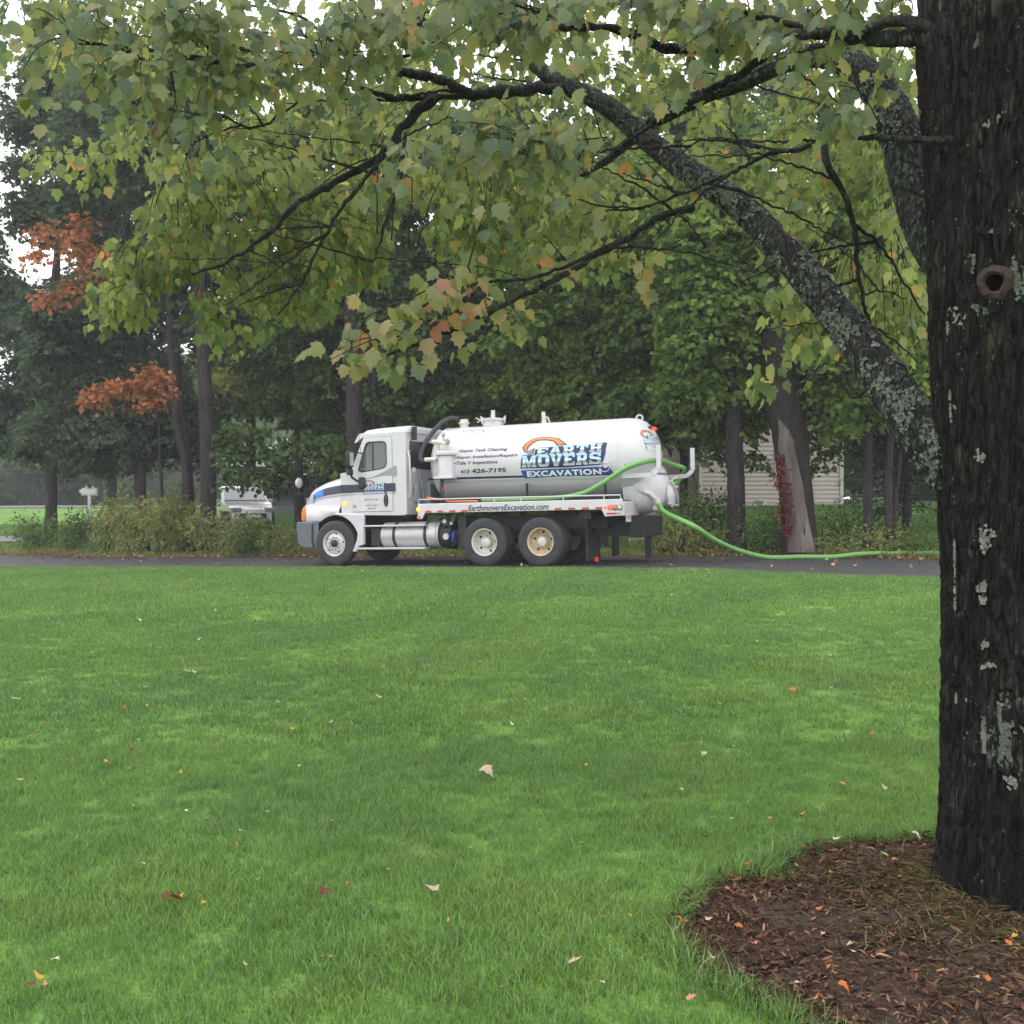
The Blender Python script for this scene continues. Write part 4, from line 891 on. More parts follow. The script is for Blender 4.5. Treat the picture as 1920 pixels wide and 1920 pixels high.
# ---- green hoses: things of their own
tm = Matrix.Translation((FX, FY, .088)) @ Matrix.Rotation(-math.atan2(SN, CS), 4, 'Z') @ Matrix.Rotation(-.0227, 4, 'Y')
def T(p): return tm @ Vector(p)
def smooth_path(pts, k=8):
    P = [Vector(p) for p in pts]; P = [P[0] * 2 - P[1]] + P + [P[-1] * 2 - P[-2]]; out = []
    for i in range(1, len(P) - 2):
        for j in range(k):
            t = j / k; a, b, c, d = P[i - 1:i + 3]
            out.append(.5 * ((2 * b) + (-a + c) * t + (2 * a - 5 * b + 4 * c - d) * t * t + (-a + 3 * b - 3 * c + d) * t ** 3))
    out.append(P[-2]); return out
hp = [(3.75, .20, 1.44), (4.6, .22, 1.44), (5.5, .20, 1.46), (6.1, .16, 1.54), (6.55, .15, 1.74), (7.0, .22, 2.02), (7.40, .38, 2.17), (7.60, .8, 2.21), (7.64, 1.3, 2.18), (7.70, 1.8, 2.13), (7.80, 2.15, 2.08), (7.76, 2.36, 1.98), (7.66, 2.32, 1.83), (7.52, 2.15, 1.70), (7.4, 1.95, 1.60)]
h1 = MB().tube([T(p) for p in smooth_path(hp)], .052, 14).build('hose', M['hose'], None, smooth=True)
tag(h1, 'green hose laid along the truck deck and hooked over the rear racks', 'hose')
pts = [T((7.54, .82, 1.32)), T((7.72, .80, 1.10))]
for px, py, D in ((1300, 986, 20.9), (1340, 1012, 21.3), (1385, 1032, 22.0), (1440, 1045, 22.6)): pts.append(at(px, py, D))
for px, D in ((1500, 23.0), (1560, 23.0), (1620, 23.4), (1700, 23.6), (1800, 23.6), (1900, 23.2), (2050, 22)):
    p = at(px, 1000, D); pts.append(Vector((p.x, p.y, gz(p.x, p.y) + .075 + (.05 if px > 1600 else 0))))
h2 = MB().tube(smooth_path(pts), .052, 14).build('hose', M['hose'], None, smooth=True)
tag(h2, 'bright green suction hose running from the truck rear valve down along the driveway edge', 'hose')
for o in list(bpy.data.objects):                                   # tiny joined fittings nobody could pick apart
    if o.name.split('.')[0] in ('lug_nuts', 'hand_holes', 'axle', 'manhole_clamps', 'hatch_clamps', 'pump_fittings', 'grab_handle', 'air_tanks', 'cradle', 'valve', 'weld_seam', 'valve_knob', 'gauge', 'door_lettering'): o['kind'] = 'stuff'

# ------------------------------------------------------------------ house, garage, cars, post behind the trees
def on_v(px, v):
    q = (px - 960) / F_PX; D = (v + FX * SN + FY * CS) / (q * SN + CS); return q * D, D
M['siding'] = mat('pinkish_vinyl_siding', (.60, .52, .49), .6, var=.06, vscale=2)
M['trim'] = mat('pale_trim', (.66, .62, .62), .6)
M['shingle'] = mat('grey_shingles', (.10, .10, .11), .9, var=.3, vscale=20)
M['concrete'] = mat('concrete_foundation', (.32, .31, .30), .9, var=.15, vscale=6)
def board_mesh(w, h):
    return MB().add([(0, 0, 0), (w, 0, 0), (w, -.040, 0), (0, -.040, 0), (0, 0, h), (w, 0, h), (w, -.004, h), (0, -.004, h)], [(0, 1, 2, 3), (7, 6, 5, 4), (3, 2, 6, 7), (0, 3, 7, 4), (1, 5, 6, 2), (0, 4, 5, 1)]).mesh('siding_board')
def siding(parent, x0, x1, z0, z1, y, pitch=.152, gable=None):
    """lapped boards; gable=(xpeak, zpeak) cuts them to the roof slope"""
    z = z0; cache = {}
    while z < (gable[1] - .1 if gable else z1 - .02):
        a, b = x0, x1
        if gable and z > z1:
            t = (z - z1) / (gable[1] - z1); a = x0 + (gable[0] - x0) * t; b = x1 + (gable[0] - x1) * t
        k = round(b - a, 2)
        if k not in cache: cache[k] = board_mesh(b - a, pitch + .008); cache[k].materials.append(M['siding'])
        o = bpy.data.objects.new('siding_board', cache[k]); COL.objects.link(o); o.parent = parent; o.location = (a, y, z); z += pitch
house = empty('house', (0, 0, 0)); tag(house, 'house with pinkish lapped siding and a gable end behind the trees on the right', 'house')
HD = 36.0; hx0, hx1 = at(1314, 900, HD).x, at(1578, 900, HD).x; hz0 = at(1450, 950, HD).z; hz1 = at(1579, 803, HD).z; pk = ((hx0 + hx1) / 2, at(1446, 655, HD).z)
hx_l = at(1205, 900, HD + 1.2).x
wl = MB().prism([(hx0, hz0), (hx1, hz0), (hx1, hz1), (pk[0], pk[1]), (hx0, hz1)], HD + .03, HD + 9).build('wall', M['siding'], house)
MB().box(hx_l, hx0, HD + 1.23, HD + 8, hz0, hz1).build('side_wing', M['siding'], house)
siding(wl, hx0, hx1, hz0, hz1, HD + .03, gable=pk)
for (a, b) in ((hx0, 'l'), (hx1, 'r')): MB().box(a - .06, a + .06, HD - .03, HD + .1, hz0, hz1).build('corner_trim', M['trim'], house)
z = hz0; bm_ = board_mesh(hx0 - .06 - hx_l, .16); bm_.materials.append(M['siding'])
while z < hz1:
    o = bpy.data.objects.new('siding_board', bm_); COL.objects.link(o); o.parent = wl; o.location = (hx_l, HD + 1.2, z); z += .152
MB().box(hx0 - .02, hx1 + .02, HD + .05, HD + 8, hz0 - .8, hz0 + .0).build('foundation', M['concrete'], house)
MB().box(hx_l, hx0, HD + 1.25, HD + 8, hz0 - .8, hz0 + .0).build('foundation', M['concrete'], house)
ov = .45
sl_ = (pk[1] - hz1) / (pk[0] - hx0)
mb = MB().prism([(hx0 - ov, hz1 - ov * sl_), (pk[0], pk[1]), (hx1 + ov, hz1 - ov * sl_), (hx1 + ov, hz1 - ov * sl_ + .16), (pk[0], pk[1] + .16), (hx0 - ov, hz1 - ov * sl_ + .16)], HD - .3, HD + 9.3); rf = mb.build('roof', M['shingle'], house)
MB().prism([(hx0 - ov, hz1 - ov * sl_ - .02), (pk[0], pk[1] - .02), (hx1 + ov, hz1 - ov * sl_ - .02), (hx1 + ov, hz1 - ov * sl_ + .14), (pk[0], pk[1] + .14), (hx0 - ov, hz1 - ov * sl_ + .14)], HD - .34, HD - .302).build('rake_board', M['trim'], rf)
MB().prism([(hx_l - .3, hz1 - .05), (hx_l - .3, hz1 + .1), (hx0, hz1 + .1), (hx0, hz1 - .05)], HD + .8, HD + 8).build('side_roof', M['shingle'], house)
wx0, wx1, wz0, wz1 = at(1452, 900, HD).x, at(1500, 900, HD).x, at(1452, 893, HD).z, at(1452, 846, HD).z
wf = MB().box(wx0, wx0 + .07, HD - .06, HD + .02, wz0, wz1).box(wx1 - .07, wx1, HD - .06, HD + .02, wz0, wz1).box(wx0 + .07, wx1 - .07, HD - .06, HD + .02, wz0, wz0 + .07).box(wx0 + .07, wx1 - .07, HD - .06, HD + .02, wz1 - .07, wz1).build('window', M['trim'], house)
MB().box(wx0 + .07, wx1 - .07, HD - .03, HD - .022, wz0 + .07, wz1 - .07).build('pane', M['darkglass'], wf)
p = at(1433, 943, HD); MB().box(p.x - .09, p.x + .09, HD - .12, HD - .02, p.z - .12, p.z + .08).build('meter_box', M['trim'], house, bevel=.01)
MB().tube([(p.x - .2, HD - .04, p.z - .1), (p.x - .2, HD - .04, p.z + .08), (p.x - .35, HD - .04, p.z + .08)], .02).build('outdoor_tap', M['shade_grey'], house)

# pale house beyond the parked cars
D2 = 58.0; gh = empty('house', (0, 0, 0)); tag(gh, 'pale house with white eaves and grey roof beyond the parked cars', 'house')
x0, x1 = at(398, 880, D2).x, at(700, 880, D2).x; ze = at(450, 871, D2).z; zb = gz((x0 + x1) / 2, D2) - .1
w2 = MB().box(x0, x1, D2, D2 + 8, zb, ze - .1).build('wall', mat('pale_grey_wall', (.14, .15, .14), .8), gh)
MB().box(x0 - .5, x1 + .5, D2 - .62, D2 - .58, ze - .12, ze + .12).build('fascia', M['print_white'], gh)
MB().prism([(D2 - .58, ze), (D2 + 4, ze + 1.5), (D2 + 8.5, ze), (D2 + 8.5, ze + .1), (D2 + 4, ze + 1.65), (D2 - .58, ze + .12)], x0 - .5, x1 + .5, 'yz').build('roof', M['shingle'], gh)
a, b = at(482, 848, D2 + 1), at(640, 796, D2 + 1); c_ = at(800, 848, D2 + 1)
MB().prism([(a.x, a.z), (b.x, b.z), (c_.x, c_.z), (c_.x, ze), (a.x, ze)], D2 + 1.1, D2 + 6).build('gable', w2.data.materials[0], gh)
MB().prism([(a.x - .3, a.z - .22), (b.x, b.z - .12), (c_.x + .3, c_.z - .22), (c_.x + .3, c_.z + .12), (b.x, b.z + .22), (a.x - .3, a.z + .12)], D2 + .8, D2 + 6.5).build('gable_roof', M['print_white'], gh)
for px in (430, 520):
    p = at(px, 893, D2); f_ = MB().box(p.x - .55, p.x + .55, D2 - .05, D2 - .002, p.z - .45, p.z + .45).build('window', M['print_white'], gh)
    MB().box(p.x - .48, p.x + .48, D2 - .06, D2 - .052, p.z - .38, p.z + .38).build('pane', M['darkglass'], f_)

def car(name, x, y, rz, L_, W_, prof, glassp, body_m, label, cat, hgt, wheels, truckbed=False):
    """body from a side profile, tucked in towards the roof; separate glass, wheels, lights"""
    r = empty(name, (x, y, gz(x, y)), (0, 0, rz)); tag(r, label, cat)
    mb = MB(); rows = []
    for yy, tk_ in ((-1, .10), (-.96, .03), (-.8, 0), (.8, 0), (.96, .03), (1, .10)):
        row = []
        for (px_, pz_) in prof:
            t = max(0, (pz_ - .85) / (hgt - .85)); nose = 1 - (.20 if not truckbed else .06) * max(0, (abs(px_) - L_ * .3) / (L_ * .2)) ** 2
            row.append((px_ * (1 - tk_ * .3 - .07 * yy * yy), yy * W_ / 2 * (1 - .18 * t) * nose, pz_ - tk_ * .3 * (1 if pz_ > .8 else 0)))
        rows.append(row)
    mb.grid(rows, closed=True); mb.add(rows[0], [tuple(range(len(prof)))]); mb.add(rows[-1], [tuple(range(len(prof)))])
    mb.build('body', body_m, r, smooth=.5)
    for nm, side_, poly in glassp:
        if side_ == 's':
            for s in (-1, 1):
                v = [(a, s * (W_ / 2 * (1 - .18 * max(0, (b - .85) / (hgt - .85))) + .006), b) for a, b in poly]
                MB().add(v + [(q[0], q[1] - s * .02, q[2]) for q in v], [tuple(range(len(v))), tuple(range(2 * len(v) - 1, len(v) - 1, -1))]).build(nm, M['darkglass'], r)
        else:
            (a, b), (c, d) = poly; w0, w1 = [W_ / 2 * (1 - .18 * max(0, (q - .85) / (hgt - .85))) - .1 for q in (b, d)]; o_ = .012 * (1 if c < a else -1)
            v = [(a + o_, -w0, b + .01), (a + o_, w0, b + .01), (c + o_, w1, d + .01), (c + o_, -w1, d + .01)]
            MB().add(v + [(q[0] - o_, q[1], q[2] - .02) for q in v], [(0, 1, 2, 3), (7, 6, 5, 4), (0, 4, 5, 1), (1, 5, 6, 2), (2, 6, 7, 3), (3, 7, 4, 0)]).build(nm, mat('sky_lit_glass', (.10, .12, .13), .06, spec=.8, coat=.6), r)  # paler than the side glass, sky brightness put into the colour
    for wx in wheels:
        for s in (-1, 1):
            w = MB().lathe([(.2, -.1), (.30, -.11), (.34, -.08), (.34, .08), (.30, .11), (.2, .1)], (wx, s * (W_ / 2 - .1), .34), n=24, close=True).build('wheel', M['rubber'], r, smooth=.6)
            MB().lathe([(.2, -.02), (.19, .08), (0, .09)], (wx, s * (W_ / 2 - .1), .34), n=20).build('rim', M['chrome'], w, smooth=.6)
    MB().box(L_ / 2 - .12, L_ / 2 + .035, -W_ * .26, W_ * .26, .42, .60).build('grille', M['dark'], r, bevel=.02)
    MB().box(L_ / 2 - .02, L_ / 2 + .045, -.26, .26, .45, .56).build('number_plate', M['plate'], r)
    for s in (-1, 1):
        MB().box(L_ / 2 - .14, L_ / 2 + .005, s * W_ * .33 - .18, s * W_ * .33 + .18, .66, .80).build('headlight', M['print_grey'], r, bevel=.02)
        MB().box(.62 if not truckbed else .55, .82 if not truckbed else .72, s * (W_ / 2 + .07) - .09, s * (W_ / 2 + .07) + .09, .95, 1.12).build('wing_mirror', body_m, r, bevel=.03)
    return r
M['carwhite'] = mat('white_car_paint', (.72, .73, .76), .2, coat=1)
M['cardark'] = mat('dark_grey_car_paint', (.06, .065, .075), .2, coat=1, metal=.4)
suv = [(2.1, .28), (2.22, .38), (2.25, .58), (2.18, .74), (1.95, .86), (1.55, .97), (1.15, 1.05), (.75, 1.32), (.35, 1.52), (-.2, 1.60), (-.9, 1.60), (-1.6, 1.52), (-1.95, 1.2), (-2.12, .95), (-2.2, .7), (-2.15, .28)]
p = at(448, 950, 38.5)
car('parked_car', p.x, p.y, math.radians(-62), 4.4, 1.82, suv, [('windscreen', 'f', ((1.12, 1.07), (.40, 1.50))), ('side_window', 's', [(.95, 1.10), (.3, 1.48), (-1.5, 1.50), (-1.75, 1.12)]), ('rear_window', 'f', ((-2.02, 1.12), (-1.64, 1.55)))], M['carwhite'], 'white car parked nose towards the lawn behind the left shrubs', 'car', 1.64, (1.4, -1.4))
pu = [(2.7, .45), (2.75, .8), (2.65, 1.08), (1.25, 1.2), (.7, 1.78), (-.9, 1.8), (-1.05, 1.2), (-2.75, 1.2), (-2.75, .45)]
p = at(556, 950, 44)
car('pickup_truck', p.x, p.y, math.radians(172), 5.5, 1.95, pu, [('windscreen', 'f', ((1.24, 1.21), (.73, 1.76))), ('side_window', 's', [(1.05, 1.22), (.62, 1.68), (-.8, 1.70), (-.88, 1.22)])], M['cardark'], 'dark grey pickup truck parked behind the front of the tanker truck', 'pickup', 1.8, (1.75, -1.75), True)
# white post with a box, left
x, y = on_v(168, 9.0); pz = at(168, 914, y).z; z0 = gz(x, y)
mbx = empty('post_box', (x, y, z0)); tag(mbx, 'white box on a white post rising from the left shrubs', 'mailbox')
h = pz - z0
MB().box(-.055, .055, -.055, .055, 0, h - .25).build('post', M['print_white'], mbx, bevel=.01)
MB().box(-.3, .3, -.04, .04, h - .30, h - .24).build('cross_arm', M['print_white'], mbx, bevel=.008)
rows = [[(q, .1 * math.cos(a), h - .24 + max(0, .12 * math.sin(a)) + .1) for a in np.linspace(-.0, PI, 9)] + [(q, -.1, h - .24), (q, .1, h - .24)] for q in (-.27, .27)]
mb = MB().grid(rows, closed=True); mb.add(rows[0], [tuple(range(11))]); mb.add(rows[1], [tuple(range(11))]); mb.build('box', M['print_white'], mbx, smooth=.6)
MB().box(-.36, -.27, -.05, .05, h - .2, h - .08).build('box_door', M['print_white'], mbx)
MB().lathe([(0, .1), (.12, .04), (.17, -.02), (.12, -.05), (0, -.05)], (0, 0, h + .02), axis='z', n=12).build('cap', M['print_white'], mbx, smooth=True)

# ------------------------------------------------------------------ woodland trees
def trunk_obj(name, pts, rad, m, parent, n=16, rough=.10, seed=0, flare=0):
    """tapered trunk along points with an uneven outline"""
    P = smooth_path(pts, 5); Rr = []; k = len(pts) - 1
    for i in range(len(P)):
        t = i / 5; j = min(int(t), k - 1); Rr.append(rad[j] + (rad[j + 1] - rad[j]) * (t - j))
    mb = MB(); rows = []
    o = P[0]
    for i, p in enumerate(P):
        t = (P[min(i + 1, len(P) - 1)] - P[max(i - 1, 0)]).normalized(); a = t.cross(Vector((0, 1, 0.01))).normalized(); b = t.cross(a).normalized()
        h_ = (p - o).length; fl = 1 + flare * math.exp(-h_ / .25)
        row = []
        for q in range(n):
            an = 2 * PI * q / n
            nz = float(vnoise(math.cos(an) * 1.6 + seed, math.sin(an) * 1.6, h_ * 1.2, seed)) - .5
            nz2 = float(vnoise(math.cos(an) * 4 + seed, math.sin(an) * 4, h_ * 3, seed + 3)) - .5
            r_ = Rr[i] * fl * (1 + rough * 2 * nz + rough * nz2); row.append(tuple(p + (a * math.cos(an) + b * math.sin(an)) * r_ - o))
        rows.append(row)
    mb.grid(rows, closed=True); mb.add(rows[-1], [tuple(range(n))])
    ob = mb.build(name, m, parent, smooth=1.2); ob.location = o if parent is None else (o - parent.location); return ob

def crown_leaves(centres, radii, nspray, per, size, squash=.8, spread=.42, seed=1, up=.75):
    """sprays of leaves round clump centres: flat drooping fans, lit on top and dark beneath"""
    rs = np.random.RandomState(seed); centres = np.asarray(centres, float); K = len(centres)
    ci = rs.randint(0, K, nspray); d = unit(rs.normal(size=(nspray, 3)) * [1, 1, .8] + [0, 0, .15]); rr = radii[ci] * rs.uniform(.35, 1.05, nspray) ** .6
    c = centres[ci] + d * rr[:, None] * [1, 1, squash]
    out = unit(d * [1, 1, .35] + rs.normal(size=d.shape) * .25); n0 = unit(np.stack([out[:, 0] * .45, out[:, 1] * .45, np.full(nspray, up)], 1) + rs.normal(size=d.shape) * .15)
    ctone = rs.uniform(-.12, .12, K)[ci] + rs.uniform(-.10, .10, nspray)
    e1 = unit(np.cross(n0, [0, 0, 1.0]) + 1e-3); e2 = np.cross(n0, e1)
    m = nspray * per; idx = np.repeat(np.arange(nspray), per)
    a = rs.uniform(0, 2 * PI, m); r = np.sqrt(rs.uniform(0, 1, m)) * spread * rs.uniform(.6, 1.15, nspray)[idx]
    dirp = np.cos(a)[:, None] * e1[idx] + np.sin(a)[:, None] * e2[idx]
    P = c[idx] + dirp * r[:, None] + n0[idx] * rs.normal(size=(m, 1)) * .05; P[:, 2] -= (r ** 2) * .55
    Nn = unit(n0[idx] + rs.normal(size=(m, 3)) * .42); Tt = unit(dirp + rs.normal(size=(m, 3)) * .5 + [0, 0, -.35])
    S = size * 1.27 * rs.uniform(.65, 1.2, m); tone = np.clip(.45 + ctone[idx] + rs.normal(size=m) * .14, 0, 1)
    return leafset(P, Tt, Nn, S, tone, KITE, droop=.2, fold=.2)

def blob(px, py, D, rx, ry, rz, n, rs, shell=.25):
    """clump centres filling an ellipsoid centred on a point of the place"""
    c = np.array(at(px, py, D)); out = []
    while len(out) < n:
        q = rs.uniform(-1, 1, 3)
        if shell < (q ** 2).sum() < 1: out.append(c + q * [rx, ry, rz])
    return np.array(out)
leaf_total = 0
def wood_tree(px, trunkpts, rad, blobs, label, nspray, per=30, pal='leaf_dark', size=.15, seed=1, bark='bark_far', flare=.35, extra_trunks=(), limbs=4, v=6, cr=.95, name='maple_tree', part=True, group='woodland trees behind the driveway'):
    global leaf_total
    rs = np.random.RandomState(seed); x, y = on_v(px, v); base = Vector((x, y, gz(x, y) - .05))
    r = empty(name, base); tag(r, label, 'tree', group)
    def path(tp): return [base if i == 0 and abs(a - px) < 60 and b > 900 and tp is trunkpts else at(a, b, y + dd) for i, (a, b, dd) in enumerate(tp)]
    pts = path(trunkpts); trunk_obj('trunk', pts, rad, M[bark], r, seed=seed, flare=flare)
    for tp, rd in extra_trunks:
        P = [at(a, b, y + dd) for a, b, dd in tp]; P[0].z = gz(P[0].x, P[0].y) - .05; trunk_obj('trunk', P, rd, M[bark], r, seed=seed + 5, flare=flare)
    if blobs:
        cs = np.concatenate([blob(a, b, y + dd, rx, ry, rz, k, rs) for a, b, dd, rx, ry, rz, k in blobs])
        top = pts[-1]
        for k in range(limbs):
            c = Vector(cs[rs.randint(len(cs))]); s_ = pts[-1].lerp(pts[-2], rs.uniform(0, .9)); mid = s_.lerp(c, .5) + Vector((0, 0, .4))
            MB().tube(smooth_path([s_, mid, c], 4), [max(.02, rad[-1] * .6 * (1 - i / 9.5)) for i in range(9)], 7).build('limb', M[bark], r, smooth=True).location = -base
        rad_ = rs.uniform(.7, 1.25, len(cs)) * cr
        V, Fc, t = crown_leaves(cs, rad_, int(nspray * .72), per, size, seed=seed)
        o = link('crown', npmesh('crown', V - np.array(base), Fc, {'tone': t}), M[pal], r); o['kind'] = 'stuff'; leaf_total += len(Fc)
    return r
def extra_leaves(r, px, py, D, rx, ry, rz, pal, nm, seed, nspray=14, per=15, size=.14, k=3):
    rs = np.random.RandomState(seed); cs = blob(px, py, D, rx, ry, rz, k, rs, 0)
    V, Fc, t = crown_leaves(cs, np.full(k, .3), nspray, per, size, seed=seed, spread=.42)
    o = link(nm, npmesh(nm, V - np.array(r.location), Fc, {'tone': t}), M[pal], r); o['kind'] = 'stuff'

t1 = wood_tree(95, [(95, 1000, 0), (100, 700, 0), (110, 400, 0)], [.22, .18, .1], [(130, 330, 0, 1.7, 2, 3.6, 30), (60, 600, 0, 2.3, 2, 2.6, 28), (60, 790, 0, 2.6, 1.5, 1.3, 24), (200, 120, 0, 3.0, 2, 2.0, 22), (85, 215, 0, 1.2, 1.5, 1.6, 10)], 'blue green tree with orange sprays at the far left edge of the wood', 2300, pal='leaf_blue', seed=21, v=9, size=.16)
for k, (px, py) in enumerate([(150, 415), (120, 445), (170, 500), (135, 530), (185, 480), (105, 560), (60, 480), (150, 470), (95, 430)]): extra_leaves(t1, px, py, 31.2 - .05 * k, .35, .3, .22, 'leaf_orange', 'orange_spray', 60 + k, nspray=7)
t2 = wood_tree(268, [(268, 1000, 0), (262, 880, 0), (258, 780, 0), (240, 500, 0), (235, 250, 0)], [.20, .17, .16, .13, .08], [(215, 300, 0, 2.0, 1.8, 4.0, 34), (180, 620, 0, 2.0, 1.6, 2.2, 24), (170, 820, .5, 2.4, 1.2, 1.3, 24), (260, 740, 1, 2.0, 1.0, 1.2, 16)], 'dark leaved tree with the leftmost visible trunk and a red orange spray', 2500, pal='leaf_blue', seed=22, v=6.5)
for k, (px, py, a) in enumerate([(205, 730, .55), (185, 735, .4), (225, 722, .4), (300, 720, .3), (295, 745, .3), (290, 700, .25)]): extra_leaves(t2, px, py, 28.6, a, .25, .2, 'leaf_orange', 'orange_spray', 80 + k, nspray=8)
t3 = wood_tree(352, [(352, 1000, 0), (348, 880, 0), (330, 780, 0), (318, 600, 0), (300, 380, 0)], [.17, .13, .12, .11, .07], [(320, 330, 0, 1.6, 1.6, 3.0, 20), (330, 600, 1, 1.5, 1.2, 1.4, 12), (320, 800, 2.5, 2.2, .8, 1.2, 18)], 'slender twin stemmed tree leaning left between two straight trunks', 1200, pal='leaf_blue', seed=23, v=5.8,
  extra_trunks=[([(362, 1000, .5), (350, 850, .5), (335, 730, .5), (330, 560, .5)], [.16, .14, .12, .08]), ([(310, 1000, 1.2), (300, 860, 1.2), (296, 760, 1.2)], [.06, .05, .04])])
t4 = wood_tree(390, [(390, 1000, 0), (391, 900, 0), (386, 760, 0), (378, 600, 0), (372, 380, 0), (360, 200, 0)], [.27, .245, .22, .20, .15, .08], [(390, 290, .5, 1.6, 1.5, 2.6, 18), (330, 130, .5, 2.2, 1.5, 1.8, 14)], 'tall straight tree with a thick grey brown trunk left of the parked white car', 750, pal='leaf_dark', seed=24, v=5.6)
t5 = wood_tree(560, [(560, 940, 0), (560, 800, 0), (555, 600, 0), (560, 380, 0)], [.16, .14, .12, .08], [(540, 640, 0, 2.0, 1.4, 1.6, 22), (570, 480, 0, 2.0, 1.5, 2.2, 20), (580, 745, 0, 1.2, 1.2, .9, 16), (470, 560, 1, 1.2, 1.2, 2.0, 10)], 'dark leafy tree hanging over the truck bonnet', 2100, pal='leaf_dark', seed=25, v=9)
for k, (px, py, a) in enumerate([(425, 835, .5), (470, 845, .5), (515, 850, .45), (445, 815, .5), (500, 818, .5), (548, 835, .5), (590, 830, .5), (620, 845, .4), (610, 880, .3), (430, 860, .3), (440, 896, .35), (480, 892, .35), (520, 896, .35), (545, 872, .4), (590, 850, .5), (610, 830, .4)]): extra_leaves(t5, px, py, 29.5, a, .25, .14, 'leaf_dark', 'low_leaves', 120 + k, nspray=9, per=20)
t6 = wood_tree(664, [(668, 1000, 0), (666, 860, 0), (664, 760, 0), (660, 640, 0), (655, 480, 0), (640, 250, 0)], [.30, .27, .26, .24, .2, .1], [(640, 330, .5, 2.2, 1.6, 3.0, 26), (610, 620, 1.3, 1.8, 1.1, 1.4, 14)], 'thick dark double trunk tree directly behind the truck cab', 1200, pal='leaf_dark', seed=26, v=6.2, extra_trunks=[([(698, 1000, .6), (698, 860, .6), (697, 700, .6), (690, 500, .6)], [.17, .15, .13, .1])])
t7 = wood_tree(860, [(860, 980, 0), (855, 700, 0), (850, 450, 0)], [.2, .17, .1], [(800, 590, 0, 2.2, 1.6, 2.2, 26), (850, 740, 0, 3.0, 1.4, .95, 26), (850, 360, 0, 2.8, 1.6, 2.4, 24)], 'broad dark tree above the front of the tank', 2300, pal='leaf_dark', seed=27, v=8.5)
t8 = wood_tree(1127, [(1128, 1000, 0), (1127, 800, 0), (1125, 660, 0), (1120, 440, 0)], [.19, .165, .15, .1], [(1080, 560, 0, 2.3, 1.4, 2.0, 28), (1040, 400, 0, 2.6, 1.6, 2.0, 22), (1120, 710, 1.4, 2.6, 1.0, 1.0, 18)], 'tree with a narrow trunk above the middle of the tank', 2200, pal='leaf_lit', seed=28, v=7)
t9 = wood_tree(1283, [(1283, 980, 0), (1282, 850, 0), (1280, 700, 0), (1270, 500, 0)], [.12, .11, .10, .07], [(1270, 640, 0, 2.0, 1.3, 1.7, 26), (1260, 450, 0, 2.2, 1.4, 1.8, 22), (1260, 775, 0, 1.3, 1.0, .6, 12)], 'slim tree behind the rear hose rack of the truck', 2000, pal='leaf_mid', seed=29, v=7.5)
t10 = wood_tree(1380, [(1384, 1012, 0), (1381, 930, 0), (1376, 815, 0), (1372, 700, 0), (1365, 500, 0)], [.25, .22, .21, .2, .14], [(1370, 600, .3, 1.7, 1.2, 1.7, 22), (1360, 440, .3, 2.0, 1.4, 1.8, 20), (1345, 740, .6, .9, .8, .7, 8)], 'tree with a straight brown trunk between the truck and the weathered trunk', 1700, pal='leaf_lit', seed=30, v=5.2)
t11 = wood_tree(1500, [(1502, 1032, 0), (1496, 960, 0), (1487, 880, 0), (1478, 800, 0), (1466, 720, 0), (1462, 660, 0), (1440, 540, 0), (1420, 430, 0)], [.45, .40, .39, .43, .46, .44, .28, .2], [(1480, 470, 1.2, 1.9, 1.2, 1.7, 18), (1440, 600, 1.5, 1.4, 1.0, 1.0, 10), (1420, 730, 1.5, .5, .5, .35, 4)], 'massive leaning weathered trunk with bare grey wood low down and red creeper', 900, pal='leaf_mid', seed=31, v=5.0, bark='bark_dark', flare=.1, limbs=2)
t12 = wood_tree(1628, [(1628, 1026, 0), (1627, 940, 0), (1627, 780, 0), (1625, 640, 0), (1620, 480, 0)], [.12, .105, .10, .09, .07], [(1610, 640, 0, 1.6, 1.2, 1.5, 16), (1600, 430, 0, 2.0, 1.4, 1.8, 20), (1595, 745, .3, .5, .6, .3, 5)], 'slim straight trunk right of the weathered trunk', 1300, pal='leaf_lit', seed=32, v=5.4)
t13 = wood_tree(1668, [(1671, 1028, 0), (1666, 950, 0), (1668, 850, 0), (1680, 700, 0), (1690, 500, 0)], [.10, .085, .08, .07, .06], [(1700, 600, 0, 1.5, 1.2, 1.6, 16), (1720, 430, 0, 2.0, 1.4, 1.8, 18)], 'thin slanting trunk nearest the big foreground tree', 1200, pal='leaf_mid', seed=33, v=5.4, extra_trunks=[([(1674, 1024, .4), (1678, 940, .4), (1690, 840, .4)], [.07, .06, .04])])
t14 = wood_tree(1900, [(1900, 1020, 0), (1900, 700, 0), (1890, 400, 0)], [.2, .17, .1], [(1860, 600, 0, 2.6, 1.5, 2.6, 24), (1880, 330, 0, 2.6, 1.5, 2.2, 20)], 'tree mostly hidden behind the big foreground trunk', 1000, pal='leaf_mid', seed=34, v=8)
t15 = wood_tree(-40, [(-40, 980, 0), (-40, 700, 0), (-40, 420, 0)], [.2, .17, .1], [(-60, 560, 0, 2.2, 1.5, 3.0, 24), (-30, 800, 0, 2.0, 1.5, 1.2, 12)], 'tree at the left border of the view beyond the side road', 900, pal='leaf_blue', seed=35, v=12, size=.2)
